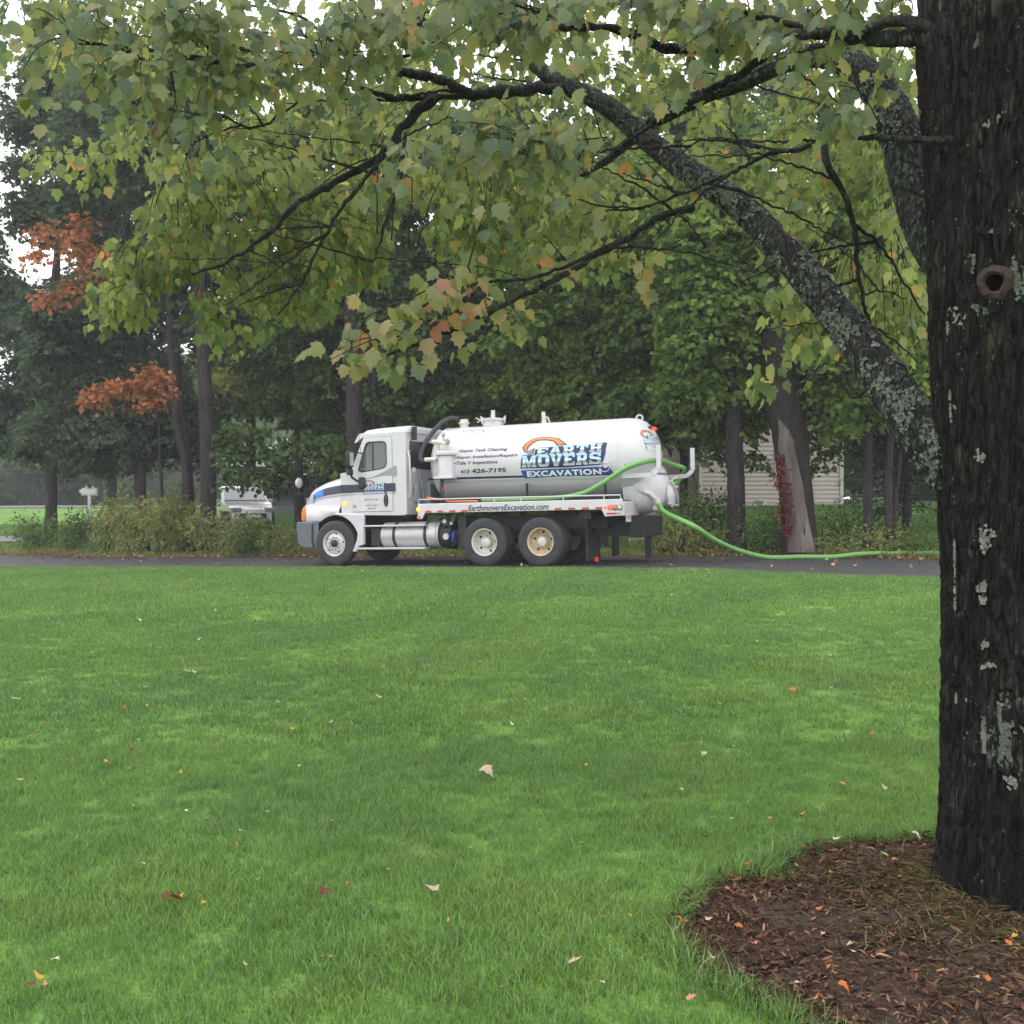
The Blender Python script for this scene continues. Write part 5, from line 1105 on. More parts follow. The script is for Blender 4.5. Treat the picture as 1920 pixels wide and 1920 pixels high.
# tall trees further back close the wood above
for i, (px, v_, zz, pal, lab) in enumerate([(470, 16, 560, 'leaf_yel', 'yellowing tree seen between the thick trunk and the truck bonnet'), (760, 15, 400, 'leaf_dark', 'tall dark tree at the back of the wood left of centre'), (1000, 16, 360, 'leaf_dark', 'tall dark tree at the back of the wood above the tank'),
                                       (1230, 15, 330, 'leaf_mid', 'tall green tree at the back of the wood right of centre'), (1480, 24, 360, 'leaf_mid', 'tall tree behind the siding house'), (1700, 18, 420, 'leaf_mid', 'tall tree at the back of the wood beside the foreground trunk'), (210, 18, 420, 'leaf_blue', 'tall bluish tree at the back left of the wood')]):
    b_ = [(px, zz, 0, 3.6, 2, 4.2, 34), (px, zz + 260, 0, 3.2, 1.6, 2.0, 18)] if i else [(470, 640, 0, 2.2, 1.4, 2.0, 18), (450, 740, -1, 1.4, 1, .6, 10)]
    wood_tree(px, [(px, 960, 0), (px, 800, 0), (px, zz, 0)], [.25, .2, .1], b_, lab, 1150 if i else 800, per=24, pal=pal, size=.24 if i else .17, seed=40 + i, v=v_, cr=1.3 if i else .8)

for k, (px, py, a, b) in enumerate([(1405, 860, .25, .25), (1340, 850, .4, .3), (1330, 800, .5, .3), (1545, 800, .35, .25), (1560, 830, .3, .2), (1538, 860, .15, .3), (1555, 770, .5, .25)]): extra_leaves(t10, px, py, 26.5, a, .25, b, 'leaf_mid', 'low_leaves', 160 + k, nspray=11, per=20, size=.12)
# bare wood of the weathered trunk: its lower front is stripped of bark
def bare_wood():
    x, y = on_v(1500, 5.0); base = t11.location
    rows = []
    for k, (px, py) in enumerate([(1500, 1034), (1497, 1000), (1493, 960), (1488, 920), (1482, 880), (1474, 840), (1464, 810), (1456, 790)]):
        w = [27, 25, 24, 24, 22, 17, 9, 2][k]; c = at(px - 4, py, y); rr = [.46, .43, .405, .40, .395, .41, .43, .44][k]; row = []
        for j in range(9):
            a = (j / 8 - .5) * 2; hw = w / F_PX * y; dx = a * hw * (1 + .1 * math.sin(k * 3 + j)); yy = math.sqrt(max(.01, rr ** 2 - dx * dx))
            row.append((c.x + dx - base.x, y - yy - .035 - .02 * math.sin(j * 2.1 + k * .7) - base.y, c.z - base.z))
        rows.append(row)
    MB().grid(rows).build('bare_wood', M['bark_dead'], t11, smooth=True)
bare_wood()
def creeper():
    rs = np.random.RandomState(5); P = []; x, y = on_v(1500, 5.0)
    for py in np.arange(850, 1005, .42):
        w = 6 + 9 * math.exp(-((py - 905) / 22) ** 2) + 11 * math.exp(-((py - 960) / 22) ** 2)
        px = 1462 + (py - 850) * .11 + rs.normal() * w * .7 + 4 * math.sin(py * .11); P.append(np.array(at(px, py, y - .40 + rs.normal() * .04)))
    P = np.array(P); n = len(P)
    V, Fc, t = leafset(P, rs.normal(size=(n, 3)) + [0, 0, -1], rs.normal(size=(n, 3)) * .5 + [0, -1, .3], rs.uniform(.05, .10, n), rs.uniform(0, 1, n), KITE)
    c = tag(empty('red_creeper', (P[0][0], P[0][1], gz(x, y))), 'red leaved creeper climbing the left edge of the weathered trunk', 'climbing plant')
    o = link('foliage', npmesh('foliage', V - np.array(c.location), Fc, {'tone': t}), M['leaf_red'], c); o['kind'] = 'stuff'
    MB().tube([at(1478, 1025, y - .44), at(1472, 960, y - .42), at(1466, 880, y - .42), at(1462, 850, y - .44)], .012).build('stem', M['bark_far'], c).location = -c.location
creeper()

# spruce at the right: tiered drooping boughs
def spruce():
    rs = np.random.RandomState(9); x, y = on_v(1700, 9.5); z0 = gz(x, y); r = tag(empty('spruce_tree', (x, y, z0)), 'dark spruce with drooping bare lower boughs near the house corner', 'tree')
    MB().tube([(0, 0, 0), (0, 0, 4), (0, 0, 9)], [.13, .1, .02], 10).build('trunk', M['bark_far'], r, smooth=True)
    P, T_, S = [], [], []; boughs = MB()
    for z in np.arange(.7, 8.5, .24):
        ln = (2.5 - .26 * z) * (1 if z > .9 else .8)
        for k in range(7):
            a = rs.uniform(0, 2 * PI); L_ = ln * rs.uniform(.75, 1.1); d = Vector((math.cos(a), math.sin(a), 0)); pts = [d * L_ * t + Vector((0, 0, z - .35 * L_ * t * t + .05 * L_ * t)) for t in (0, .35, .7, 1)]
            boughs.tube(pts, [.022, .016, .01, .004], 5)
            m = int(150 * L_) if z > 2.0 else int(26 * L_)
            t = rs.uniform(.15, 1, m); pp = np.stack([d.x * L_ * t, d.y * L_ * t, z - .35 * L_ * t * t + .05 * L_ * t], 1); side_ = np.array([-d.y, d.x, 0])
            off = rs.normal(size=(m, 1)) * (.10 + .16 * (1 - np.abs(t - .5)[:, None])); P.append(pp + side_ * off + [0, 0, -.03] - np.abs(off) * np.array([0, 0, .4]))
            T_.append(np.array([d.x, d.y, -.3]) + side_ * np.sign(off) * .9 + rs.normal(size=(m, 3)) * .35); S.append(rs.uniform(.09, .17, m))
    boughs.build('boughs', M['bark_far'], r)['kind'] = 'stuff'
    P, T_, S = np.concatenate(P), np.concatenate(T_), np.concatenate(S); n = len(P)
    V, Fc, t = leafset(P, T_, rs.normal(size=(n, 3)) * .4 + [0, 0, 1], S, rs.uniform(0, 1, n), [(0, 0), (.4, .16), (1, 0)])
    o = link('needles', npmesh('needles', V, Fc, {'tone': t}), M['needle'], r); o['kind'] = 'stuff'
spruce()

# far wood that closes the horizon: reads as one mass
def far_wood():
    rs = np.random.RandomState(3); cs = []
    for x in np.arange(-95, 95, 2.4):
        D = 88 + 6 * math.sin(x * .11)
        for k in range(4): cs.append((x + rs.uniform(-1, 1), D + rs.uniform(-3, 3), gz(x, D) + .6 + rs.uniform(0, 1) ** 1.2 * 9))
    for x in np.arange(-9, 50, 1.7):
        D = 52 + 4 * math.sin(x * .3)
        for k in range(4): cs.append((x + rs.uniform(-1, 1), D + rs.uniform(-3, 3), gz(x, D) + .5 + rs.uniform(0, 1) * 6))
    for x in np.arange(-3, 3.6, 1.0):                       # undergrowth right behind the truck
        D = 32.5 + 1.0 * math.sin(x)
        for k in range(2): cs.append((x + rs.uniform(-1, 1), D + rs.uniform(-1, 1), gz(x, D) + .3 + rs.uniform(0, 1) * 2.6))
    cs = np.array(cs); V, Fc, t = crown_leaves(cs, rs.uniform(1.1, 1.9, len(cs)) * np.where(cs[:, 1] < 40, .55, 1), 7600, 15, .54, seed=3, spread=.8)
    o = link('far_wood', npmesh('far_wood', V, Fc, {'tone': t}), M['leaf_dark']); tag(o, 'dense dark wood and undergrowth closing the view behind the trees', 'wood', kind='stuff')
far_wood()
def wooded_hill():
    xs = np.arange(-150, 150, 1.5); rows = []
    for k in range(26):
        t = k / 25; y = 97 + 30 * t ** 1.5 + 2.5 * fbm2(xs * .12, t * 9.0, 1); h = 14 * np.sin(min(1, t * 1.4) * PI / 2) * (.8 + .5 * vnoise(xs * .05, 0 * xs, 0 * xs, 5)) + 1.2 * fbm2(xs * .6, t * 14.0, 2)
        rows.append(np.stack([xs, y, ground(xs, y) + h - .3], 1))
    V = np.array(rows); n = len(xs); i, j = np.meshgrid(np.arange(25), np.arange(n - 1), indexing='ij'); a = (i * n + j).ravel()
    tag(link('wooded_hill', npmesh('wooded_hill', V.reshape(-1, 3), np.stack([a, a + 1, a + n + 1, a + n], 1)), mat('distant_foliage', (.018, .035, .018), .95, col2=(.075, .11, .045), vscale=1.6, bump=1, bscale=2.5)), kind='structure')
def fbm2(x, y, s): return vnoise(x, y + 0 * x, 0 * x, s) + .5 * vnoise(x * 2.1, y * 2.1 + 0 * x, 0 * x, s + 1) - .75
wooded_hill()

# ------------------------------------------------------------------ shrubs along the far side of the driveway
def shrub(px, v, w, h, n, label, pal='leaf_shrub', size=.11, seed=1, group='shrubs along the far side of the driveway', stems=9):
    rs = np.random.RandomState(seed); x, y = on_v(px, v); z = gz(x, y); r = tag(empty('shrub', (x, y, z)), label, 'shrub', group)
    st = MB(); P, T_ = [], []
    for k in range(stems):
        a = rs.uniform(0, 2 * PI); L_ = h * rs.uniform(.7, 1.05); dx, dy = math.cos(a) * w * .5 * rs.uniform(.4, 1), math.sin(a) * .5 * rs.uniform(.3, 1)
        pts = [Vector((dx * .2, dy * .2, 0)), Vector((dx * .5, dy * .5, L_ * .55)), Vector((dx * .85, dy * .85, L_ * .92)), Vector((dx * 1.15, dy * 1.15, L_ * .88))]
        pp = smooth_path(pts, 4); st.tube(pp, [max(.003, .011 * (1 - i / len(pp))) for i in range(len(pp))], 5)
        m = int(n * 2.9) // stems
        for i in range(m):
            t = rs.uniform(.08, 1) ** .8 * (len(pp) - 1.001); q = pp[int(t)].lerp(pp[int(t) + 1], t % 1); side_ = Vector(rs.normal(size=3)) * .17 * w ** .5
            P.append(tuple(q + side_)); T_.append(tuple(side_.normalized() + Vector((0, 0, -.35))))
    st.build('stems', M['twig'], r)['kind'] = 'stuff'
    P, T_ = np.array(P), np.array(T_); P[:, 2] = np.maximum(P[:, 2], .04); k = len(P)
    V, Fc, t = leafset(P, T_, rs.normal(size=(k, 3)) * .5 + [0, -.35, .8], size * rs.uniform(.6, 1.25, k), np.clip(rs.normal(size=k) * .17 + .42 + rs.uniform(-.1, .1), 0, 1), [(0, 0), (.25, .22), (.6, .2), (1, 0)], droop=.3)
    o = link('foliage', npmesh('foliage', V, Fc, {'tone': t}), M[pal], r); o['kind'] = 'stuff'
    return r
sh = [(70, 6.3, 1.6, 1.0, 380, 'loose open shrub at the left end of the thicket', 'leaf_mid'), (130, 5.7, 1.5, 1.15, 420, 'green shrub just below the white post', 'leaf_mid'), (195, 5.9, 1.5, 1.55, 480, 'shrub right of the white post with mixed leaves', 'leaf_shrub'),
      (248, 5.5, 1.5, 1.65, 520, 'tall leafy shrub in front of the leftmost dark trunk', 'leaf_shrub'), (300, 5.3, 1.4, 1.7, 520, 'shrub with ochre tinted leaves below the slanting stems', 'leaf_shrub'), (345, 5.2, 1.3, 1.6, 500, 'yellowish shrub at the foot of the thick trunk', 'leaf_yel'),
      (395, 5.2, 1.5, 1.15, 520, 'yellow green bush right of the thick trunk', 'leaf_shrub'), (440, 5.2, 1.5, .92, 520, 'drooping leafy bush in front of the white car', 'leaf_shrub'), (490, 5.1, 1.4, .72, 500, 'green bush below the white car bonnet', 'leaf_mid'), (530, 5.0, 1.3, .7, 450, 'low mixed bush next to the truck bumper', 'leaf_shrub'),
      (1240, 5.2, 1.4, .85, 380, 'yellow green bush just behind the truck rear', 'leaf_shrub'), (1285, 5.1, 1.2, .6, 280, 'low bush beneath the green hose', 'leaf_shrub'), (1325, 5.6, 1.4, 1.5, 420, 'tall dark leafy bush left of the brown trunk', 'leaf_mid'), (1335, 5.0, .9, .35, 160, 'small golden bush under the sagging hose', 'leaf_yel'),
      (1435, 5.0, 1.4, .8, 360, 'straggly bush between the brown and weathered trunks', 'leaf_mid'), (1580, 6.3, 1.5, .9, 300, 'arching bush right of the weathered trunk', 'leaf_mid'), (1555, 5.0, 1.2, .35, 180, 'ground hugging weeds beside the weathered trunk', 'leaf_shrub'), (1650, 5.0, 1.6, .35, 220, 'low weeds at the feet of the slim trunks', 'leaf_shrub'), (1720, 5.3, 1.4, .6, 260, 'small bush next to the big foreground trunk', 'leaf_mid')]
for i, (px, v_, w, h, n, lab, pal) in enumerate(sh): shrub(px, v_, w, h, n, lab, pal, seed=70 + i, size=.13 if h > .9 else .10)
# dry grass and weeds along the edge, and leaf litter
def edge_weeds():
    rs = np.random.RandomState(8); n = 9000; u = rs.uniform(-26, 16, n); v = far_edge(u) + rs.gamma(1.5, .25, n); keep = ~((u > 1.5) & (u < 7) & (rs.uniform(size=n) < .6)); u, v = u[keep], v[keep]; n = len(u)
    clump = vnoise(u * 1.3, v * 2, 0 * u, 4); x, y = fromuv(u, v); z = ground(x, y); P = np.stack([x, y, z], 1)
    S = (.10 + .34 * np.clip(clump - .35, 0, 1)) * rs.uniform(.6, 1.4, n); T_ = rs.normal(size=(n, 3)) * .4 + [0, 0, 1]
    V, Fc, t = leafset(P, T_, rs.normal(size=(n, 3)) * .3 + [0, -1, 0], S, rs.uniform(0, 1, n), [(0, .02), (.5, .035), (1, 0)], droop=.5, fold=.1)
    o = link('dry_grass', npmesh('dry_grass', V, Fc, {'tone': t}), M['straw']); tag(o, 'yellow dry grass along the far edge of the driveway', 'grass', kind='stuff')
    n = 5200; u = rs.uniform(-28, 16, n); v = far_edge(u) + rs.gamma(1.6, .45, n); x, y = fromuv(u, v); P = np.stack([x, y, ground(x, y) + rs.uniform(0, .16, n)], 1)
    V, Fc, t = leafset(P, rs.normal(size=(n, 3)) * [1, 1, .4] + [0, 0, .2], rs.normal(size=(n, 3)) * .4 + [0, -.3, 1], rs.uniform(.05, .12, n), np.clip(rs.normal(size=n) * .18 + .42, 0, 1), [(0, 0), (.4, .3), (1, 0)])
    o = link('ground_weeds', npmesh('ground_weeds', V, Fc, {'tone': t}), M['leaf_shrub']); tag(o, 'low green weeds covering the ground beneath the shrubs', 'weeds', kind='stuff')
    n = 2600; u = rs.uniform(-28, 14, n); v = far_edge(u) + rs.normal(size=n) * .12 - .02 - (rs.uniform(size=n) < .16) * rs.uniform(0, 5, n); v = np.where(v < near_edge(u) + .1, far_edge(u), v)
    x, y = fromuv(u, v); P = np.stack([x, y, ground(x, y) + .035 + (v > far_edge(u)) * .03], 1)
    V, Fc, t = leafset(P, rs.normal(size=(n, 3)) * [1, 1, .15], rs.normal(size=(n, 3)) * .3 + [0, 0, 1], rs.uniform(.05, .10, n), rs.uniform(0, 1, n), MAPLE_S, droop=-.2, fold=-.2)
    o = link('leaf_litter', npmesh('leaf_litter', V, Fc, {'tone': t}), M['litter']); tag(o, 'fallen orange and brown leaves scattered along the driveway', 'leaf litter', kind='stuff')
M['litter'] = leafmat('fallen_leaf_litter', [(0, (.12, .06, .035)), (.4, (.34, .15, .08)), (.7, (.42, .22, .12)), (1, (.5, .42, .28))], .1)
edge_weeds()

# ------------------------------------------------------------------ big foreground maple
TB = Vector((2.04, 4.16, gz(2.04, 4.16) - .02))
maple = tag(empty('maple_tree', TB), 'huge dark barked foreground maple with lichen patches standing in the mulch bed', 'tree')
def fbm(x, y, z, o=3, s=0):
    r = 0; a = 1
    for k in range(o): r = r + a * (vnoise(x, y, z, s + k) - .5); x, y, z = x * 2.03, y * 2.03, z * 2.03; a *= .5
    return r
def bark_tube(pts, rad, nseg, nring, amp, ridge, seed, flare=False):
    """displaced limb or trunk: furrowed plates running along it"""
    P = smooth_path(pts, 10); P = np.array([tuple(p) for p in P]); seg = np.r_[0, np.cumsum(np.linalg.norm(np.diff(P, axis=0), axis=1))]
    rr = np.interp(np.linspace(0, 1, len(P)), np.linspace(0, 1, len(rad)), rad)
    s = np.linspace(0, seg[-1], nring); C_ = np.stack([np.interp(s, seg, P[:, k]) for k in range(3)], 1); r = np.interp(s, seg, rr)
    T_ = unit(np.gradient(C_, axis=0)); ref = np.array([0, 1, .001]); A = unit(np.cross(T_, ref)); B = np.cross(T_, A)
    th = np.linspace(0, 2 * PI, nseg, endpoint=False); TH, S_ = np.meshgrid(th, s); RR = r[:, None] * np.ones_like(TH)
    cx, sx = np.cos(TH) * RR, np.sin(TH) * RR
    wob = fbm(cx * 9, sx * 9, S_ * 2.6, 3, seed)
    q = fbm(cx * ridge + wob * 1.2, sx * ridge + wob * 1.2, S_ * ridge * .11 + 3, 2, seed + 10); q2 = fbm(cx * ridge * 1.7 + 9, sx * ridge * 1.7, S_ * ridge * .3, 2, seed + 40)
    fur = np.clip(np.minimum(np.abs(q) * 5, np.abs(q2) * 7 + .25), 0, 1) ** .8; d = amp * (fur - .6)
    d += amp * .35 * fbm(cx * ridge * 3, sx * ridge * 3, S_ * ridge * 1.2, 2, seed + 20) + RR * .05 * fbm(cx * 3, sx * 3, S_ * 1.5, 2, seed + 30)
    if flare:
        h = S_; root = np.maximum(0, np.cos(TH * 2.0 + 1.9)) * .6 + np.maximum(0, np.cos(TH * 3 + .4)) * .8
        d += np.exp(-h / .16) * (.035 + .07 * root) + .03 * np.exp(-((h - 3.45) / .3) ** 2) * np.maximum(0, np.cos(TH - 0.2))
    Rf = (RR + d)[..., None]; V = C_[:, None, :] + Rf * (np.cos(TH)[..., None] * A[:, None, :] + np.sin(TH)[..., None] * B[:, None, :])
    i, j = np.meshgrid(np.arange(nring - 1), np.arange(nseg), indexing='ij'); j2 = (j + 1) % nseg
    Fc = np.stack([i * nseg + j, i * nseg + j2, (i + 1) * nseg + j2, (i + 1) * nseg + j], -1).reshape(-1, 4)
    return V.reshape(-1, 3), Fc
def put_bark(name, pts, rad, nseg, nring, amp, ridge, seed, m, flare=False):
    V, Fc = bark_tube(pts, rad, nseg, nring, amp, ridge, seed, flare)
    return link(name, npmesh(name, V - np.array(TB), Fc, smooth=True), m, maple)
g0 = gz(2.04, 4.16)
put_bark('trunk', [(2.10, 4.13, g0 - .06), (2.095, 4.13, .6), (2.085, 4.13, 1.6), (2.05, 4.13, 2.5), (2.03, 4.15, 3.5), (2.02, 4.2, 4.6), (2.03, 4.25, 6.5)], [.325, .325, .335, .34, .345, .35, .26], 240, 620, .030, 24, 5, M['bark_near'], True)
def PP(lst): return [at(a, b, d) for a, b, d in lst]
LIMB = PP([(1905, 985, 4.12), (1830, 915, 4.2), (1758, 838, 4.28), (1700, 770, 4.4), (1640, 682, 4.6), (1580, 602, 4.8), (1520, 528, 5.0), (1460, 460, 5.2), (1400, 398, 5.4), (1330, 345, 5.6), (1262, 300, 5.8), (1200, 250, 6.0), (1140, 200, 6.15), (1070, 165, 6.3)])
put_bark('limb', LIMB, [.14, .14, .118, .100, .088, .081, .076, .071, .067, .064, .060, .056, .053, .048], 84, 540, .014, 34, 15, M['bark_limb'])
LIMB2 = PP([(1790, 520, 4.6), (1745, 440, 4.75), (1712, 345, 4.9), (1690, 255, 5.0), (1655, 180, 5.15), (1600, 122, 5.3), (1535, 103, 5.5), (1470, 118, 5.7), (1400, 150, 5.9), (1320, 180, 6.1), (1255, 212, 6.25), (1210, 240, 6.35), (1140, 300, 6.6), (1090, 330, 6.8)])
put_bark('limb', LIMB2, [.10, .10, .097, .09, .08, .07, .06, .052, .047, .043, .04, .036, .025, .012], 64, 420, .012, 36, 25, M['bark_limb'])
# branches: pixel path, start and end radius
BR = []
def branch(lst, r0, r1, n=9, name='branch'):
    P = smooth_path(PP(lst), 6); Q = []
    for i, p in enumerate(P):
        j = .006 * (1 if r0 < .03 else 1.5); Q.append(p + Vector((R.uniform(-j, j), R.uniform(-j, j), R.uniform(-j, j))) if 0 < i < len(P) - 1 else p)
    rad = [(r0 + (r1 - r0) * i / (len(Q) - 1)) * R.uniform(.88, 1.14) for i in range(len(Q))]
    o = MB().tube([p - TB for p in Q], rad, n).build(name, M['twig'], maple, smooth=True); BR.extend(Q); return o
BR.extend([Vector(p) for p in LIMB[5:]] + [Vector(p) for p in LIMB2[4:]])
branch([(1075, 165, 6.3), (1040, 150, 6.35), (1000, 120, 6.45), (965, 80, 6.6), (930, 40, 6.8), (900, -10, 7)], .05, .025, 12)
branch([(1075, 168, 6.3), (1010, 165, 6.3), (940, 172, 6.2), (880, 175, 6.15), (830, 150, 6.1), (770, 140, 6.1), (735, 130, 6.1), (690, 120, 6.1), (650, 100, 6.2), (600, 98, 6.2)], .034, .02, 12)
branch([(1000, 172, 6.3), (900, 182, 6.2), (820, 180, 6.2), (750, 185, 6.2), (700, 172, 6.2), (640, 155, 6.2), (560, 145, 6.2), (520, 160, 6.3), (450, 190, 6.3)], .022, .008)
branch([(820, 180, 6.2), (760, 230, 6.2), (722, 285, 6.2), (640, 335, 6.2), (560, 380, 6.1), (500, 440, 6.0), (430, 490, 6.0), (360, 515, 6.0)], .032, .007)
branch([(722, 285, 6.2), (690, 330, 6.1), (640, 390, 6.1), (600, 460, 6.0), (560, 540, 6.0), (520, 590, 6.0)], .016, .005)
branch([(760, 250, 6.4), (745, 350, 6.2), (720, 430, 6.1), (700, 490, 6.1)], .014, .005)
branch([(1300, 390, 5.6), (1240, 405, 5.5), (1200, 432, 5.4), (1120, 478, 5.3), (1040, 525, 5.1), (960, 565, 5.0), (880, 605, 4.9), (800, 640, 4.8), (720, 670, 4.7)], .022, .006)
branch([(1180, 445, 5.4), (1080, 490, 5.2), (1000, 520, 5.0), (900, 530, 4.9), (820, 560, 4.8), (740, 600, 4.7)], .011, .004)
branch([(1770, 75, 4.1), (1720, 72, 4.2), (1660, 72, 4.3), (1600, 68, 4.4), (1540, 62, 4.5), (1480, 72, 4.6), (1400, 130, 4.8), (1330, 170, 5.0), (1230, 230, 5.3), (1160, 280, 5.5)], .038, .009, 12)
branch([(1770, 62, 4.1), (1690, 38, 4.2), (1630, 52, 4.3), (1560, 58, 4.4), (1500, 68, 4.5)], .026, .014)
branch([(1540, 60, 4.5), (1460, 40, 4.7), (1380, 22, 4.8), (1290, 10, 5.0), (1200, 12, 5.2), (1100, 0, 5.4)], .016, .007)
branch([(1300, 95, 5.2), (1240, 88, 5.2), (1190, 65, 5.2), (1130, 52, 5.2), (1050, 50, 5.3), (990, 40, 5.4)], .027, .016)
branch([(1420, 60, 5.0), (1360, 90, 5.1), (1300, 95, 5.2)], .012, .02)
branch([(1790, 262, 3.95), (1720, 262, 4.1), (1640, 257, 4.3), (1560, 262, 4.5), (1500, 280, 4.6), (1430, 292, 4.7), (1380, 320, 4.8), (1320, 345, 4.9), (1260, 370, 5.0), (1200, 388, 5.1), (1130, 385, 5.2), (1060, 365, 5.3)], .014, .004)
branch([(1480, 285, 4.6), (1400, 270, 4.8), (1320, 262, 4.9), (1260, 300, 5.0)], .006, .003)
branch([(1540, 200, 5.2), (1543, 250, 5.1), (1552, 310, 5.0), (1580, 360, 5.0), (1602, 430, 5.0), (1608, 500, 5.0), (1618, 560, 5.0), (1632, 610, 5.0)], .022, .008)
branch([(1600, 420, 5.0), (1650, 460, 5.0), (1690, 520, 5.0), (1735, 590, 5.0)], .009, .004)
branch([(1615, 555, 5.0), (1650, 545, 5.0), (1700, 560, 5.1)], .006, .003); branch([(1632, 610, 5.0), (1680, 640, 5.0), (1720, 680, 5.0)], .006, .003)
branch([(1690, 690, 4.7), (1640, 720, 4.7), (1600, 745, 4.7), (1560, 700, 4.8), (1500, 710, 4.9), (1475, 690, 4.9)], .007, .003)
branch([(1770, 380, 4.4), (1730, 365, 4.5), (1680, 350, 4.6)], .014, .006)
branch([(700, -20, 6.0), (760, 20, 5.9), (800, 40, 5.8), (840, 42, 5.8)], .012, .02)
branch([(840, 42, 5.8), (790, 95, 5.7), (700, 110, 5.7), (620, 125, 5.7), (560, 120, 5.7)], .012, .006)
branch([(380, 110, 5.6), (310, 100, 5.6), (250, 90, 5.6), (200, 85, 5.6), (130, 80, 5.6)], .016, .005)
branch([(600, 100, 6.1), (520, 110, 5.9), (440, 125, 5.7), (380, 110, 5.6)], .016, .012)
branch([(480, 100, 5.9), (430, 80, 5.8), (360, 60, 5.7), (290, 30, 5.6)], .008, .003)
branch([(560, 190, 6.2), (480, 240, 6.0), (420, 220, 6.0), (340, 210, 5.9), (280, 190, 5.8)], .008, .003)
branch([(700, 120, 6.1), (640, 90, 6.0), (560, 30, 6.0), (470, 10, 6.0)], .014, .006)
def pix(p):
    d = p - Vector((0, 0, CAM_Z)); return 960 + F_PX * d.x / d.y, 940 - F_PX * d.z / d.y
cand = [p for p in BR if 150 < pix(p)[0] < 1700 and pix(p)[1] < 640]
for k in range(70):
    p = R.choice(cand); px, py = pix(p); D = p.y; a = R.uniform(-.5, .6) if R.random() < .8 else R.uniform(-1.2, -.5); sg = -1 if R.random() < .78 else 1; L_ = R.uniform(90, 300); pts_ = [(px, py, D)]
    for q in range(1, 6): a += R.uniform(-.18, .30) * .6; px += sg * math.cos(a) * L_ / 5; py += math.sin(a) * L_ / 5; D += R.uniform(-.02, .10); pts_.append((px, py, D))
    if py < 640: branch(pts_, R.uniform(.005, .010), .0025, 5)
def tz(px, py, rx, ry, D, dr, n, kind, dens=1): return (px, py, rx, ry, D, dr, n, kind)
# leaf masses: centre and half size in the photograph, depth, depth spread, leaves, kind
NEARM = [tz(500, -15, 500, 30, 5.3, .5, 150, 'n'), tz(1500, -10, 220, 30, 4.8, .3, 60, 'n'), tz(1670, 20, 45, 40, 4.6, .2, 14, 'n'), tz(1640, 150, 60, 60, 4.8, .2, 14, 'n'), tz(110, 120, 120, 130, 5.6, .5, 105, 'n'), tz(280, 90, 130, 100, 5.5, .5, 110, 'n'), tz(330, 220, 130, 75, 5.6, .4, 70, 'n'), tz(470, 70, 120, 90, 5.6, .5, 90, 'n'), tz(480, 200, 110, 80, 5.7, .4, 70, 'n'),
         tz(640, 60, 120, 80, 5.6, .5, 90, 'n'), tz(620, 190, 110, 90, 5.8, .4, 62, 'n'), tz(800, 50, 110, 70, 5.4, .5, 90, 'n'), tz(800, 230, 90, 60, 5.0, .3, 48, 'n'), tz(960, 30, 110, 60, 5.2, .4, 85, 'n'), tz(960, 220, 120, 60, 4.9, .3, 62, 'n'), tz(940, 310, 120, 45, 4.9, .3, 50, 'n'),
         tz(1060, 290, 90, 50, 4.9, .3, 32, 'n'), tz(1130, 90, 90, 60, 5.0, .4, 26, 'n'), tz(1120, 340, 90, 40, 5.0, .3, 16, 'n'), tz(1290, 40, 130, 50, 4.9, .4, 80, 'n'), tz(1330, 110, 80, 40, 4.7, .3, 20, 'n'), tz(1290, 170, 80, 40, 4.9, .3, 16, 'n'), tz(1420, 50, 90, 60, 4.6, .3, 40, 'n'),
         tz(1560, 130, 70, 60, 4.4, .3, 26, 'n'), tz(1600, 40, 110, 45, 4.4, .3, 40, 'n'), tz(1560, 220, 60, 50, 4.4, .2, 12, 'n'), tz(320, 300, 120, 60, 5.8, .4, 40, 'n'), tz(860, 10, 300, 40, 5.2, .5, 110, 'n'), tz(1130, 10, 200, 40, 5.2, .5, 60, 'n'), tz(200, 10, 220, 40, 5.5, .5, 80, 'n'),
         tz(760, 600, 90, 50, 4.75, .2, 48, 'o'), tz(860, 560, 70, 40, 4.85, .2, 26, 'o'), tz(680, 650, 60, 40, 4.7, .2, 28, 'o'), tz(620, 690, 40, 30, 4.65, .15, 14, 'o'), tz(730, 690, 30, 40, 4.65, .1, 7, 'o'), tz(900, 620, 60, 40, 4.9, .2, 14, 'o'), tz(1050, 455, 50, 35, 5.1, .15, 10, 'o'), tz(1080, 520, 30, 20, 5.1, .1, 5, 'o'), tz(990, 610, 30, 25, 5.0, .1, 7, 'o'), tz(800, 530, 40, 30, 4.8, .1, 8, 'o'),
         tz(1190, 560, 30, 25, 5.2, .1, 5, 'o')]
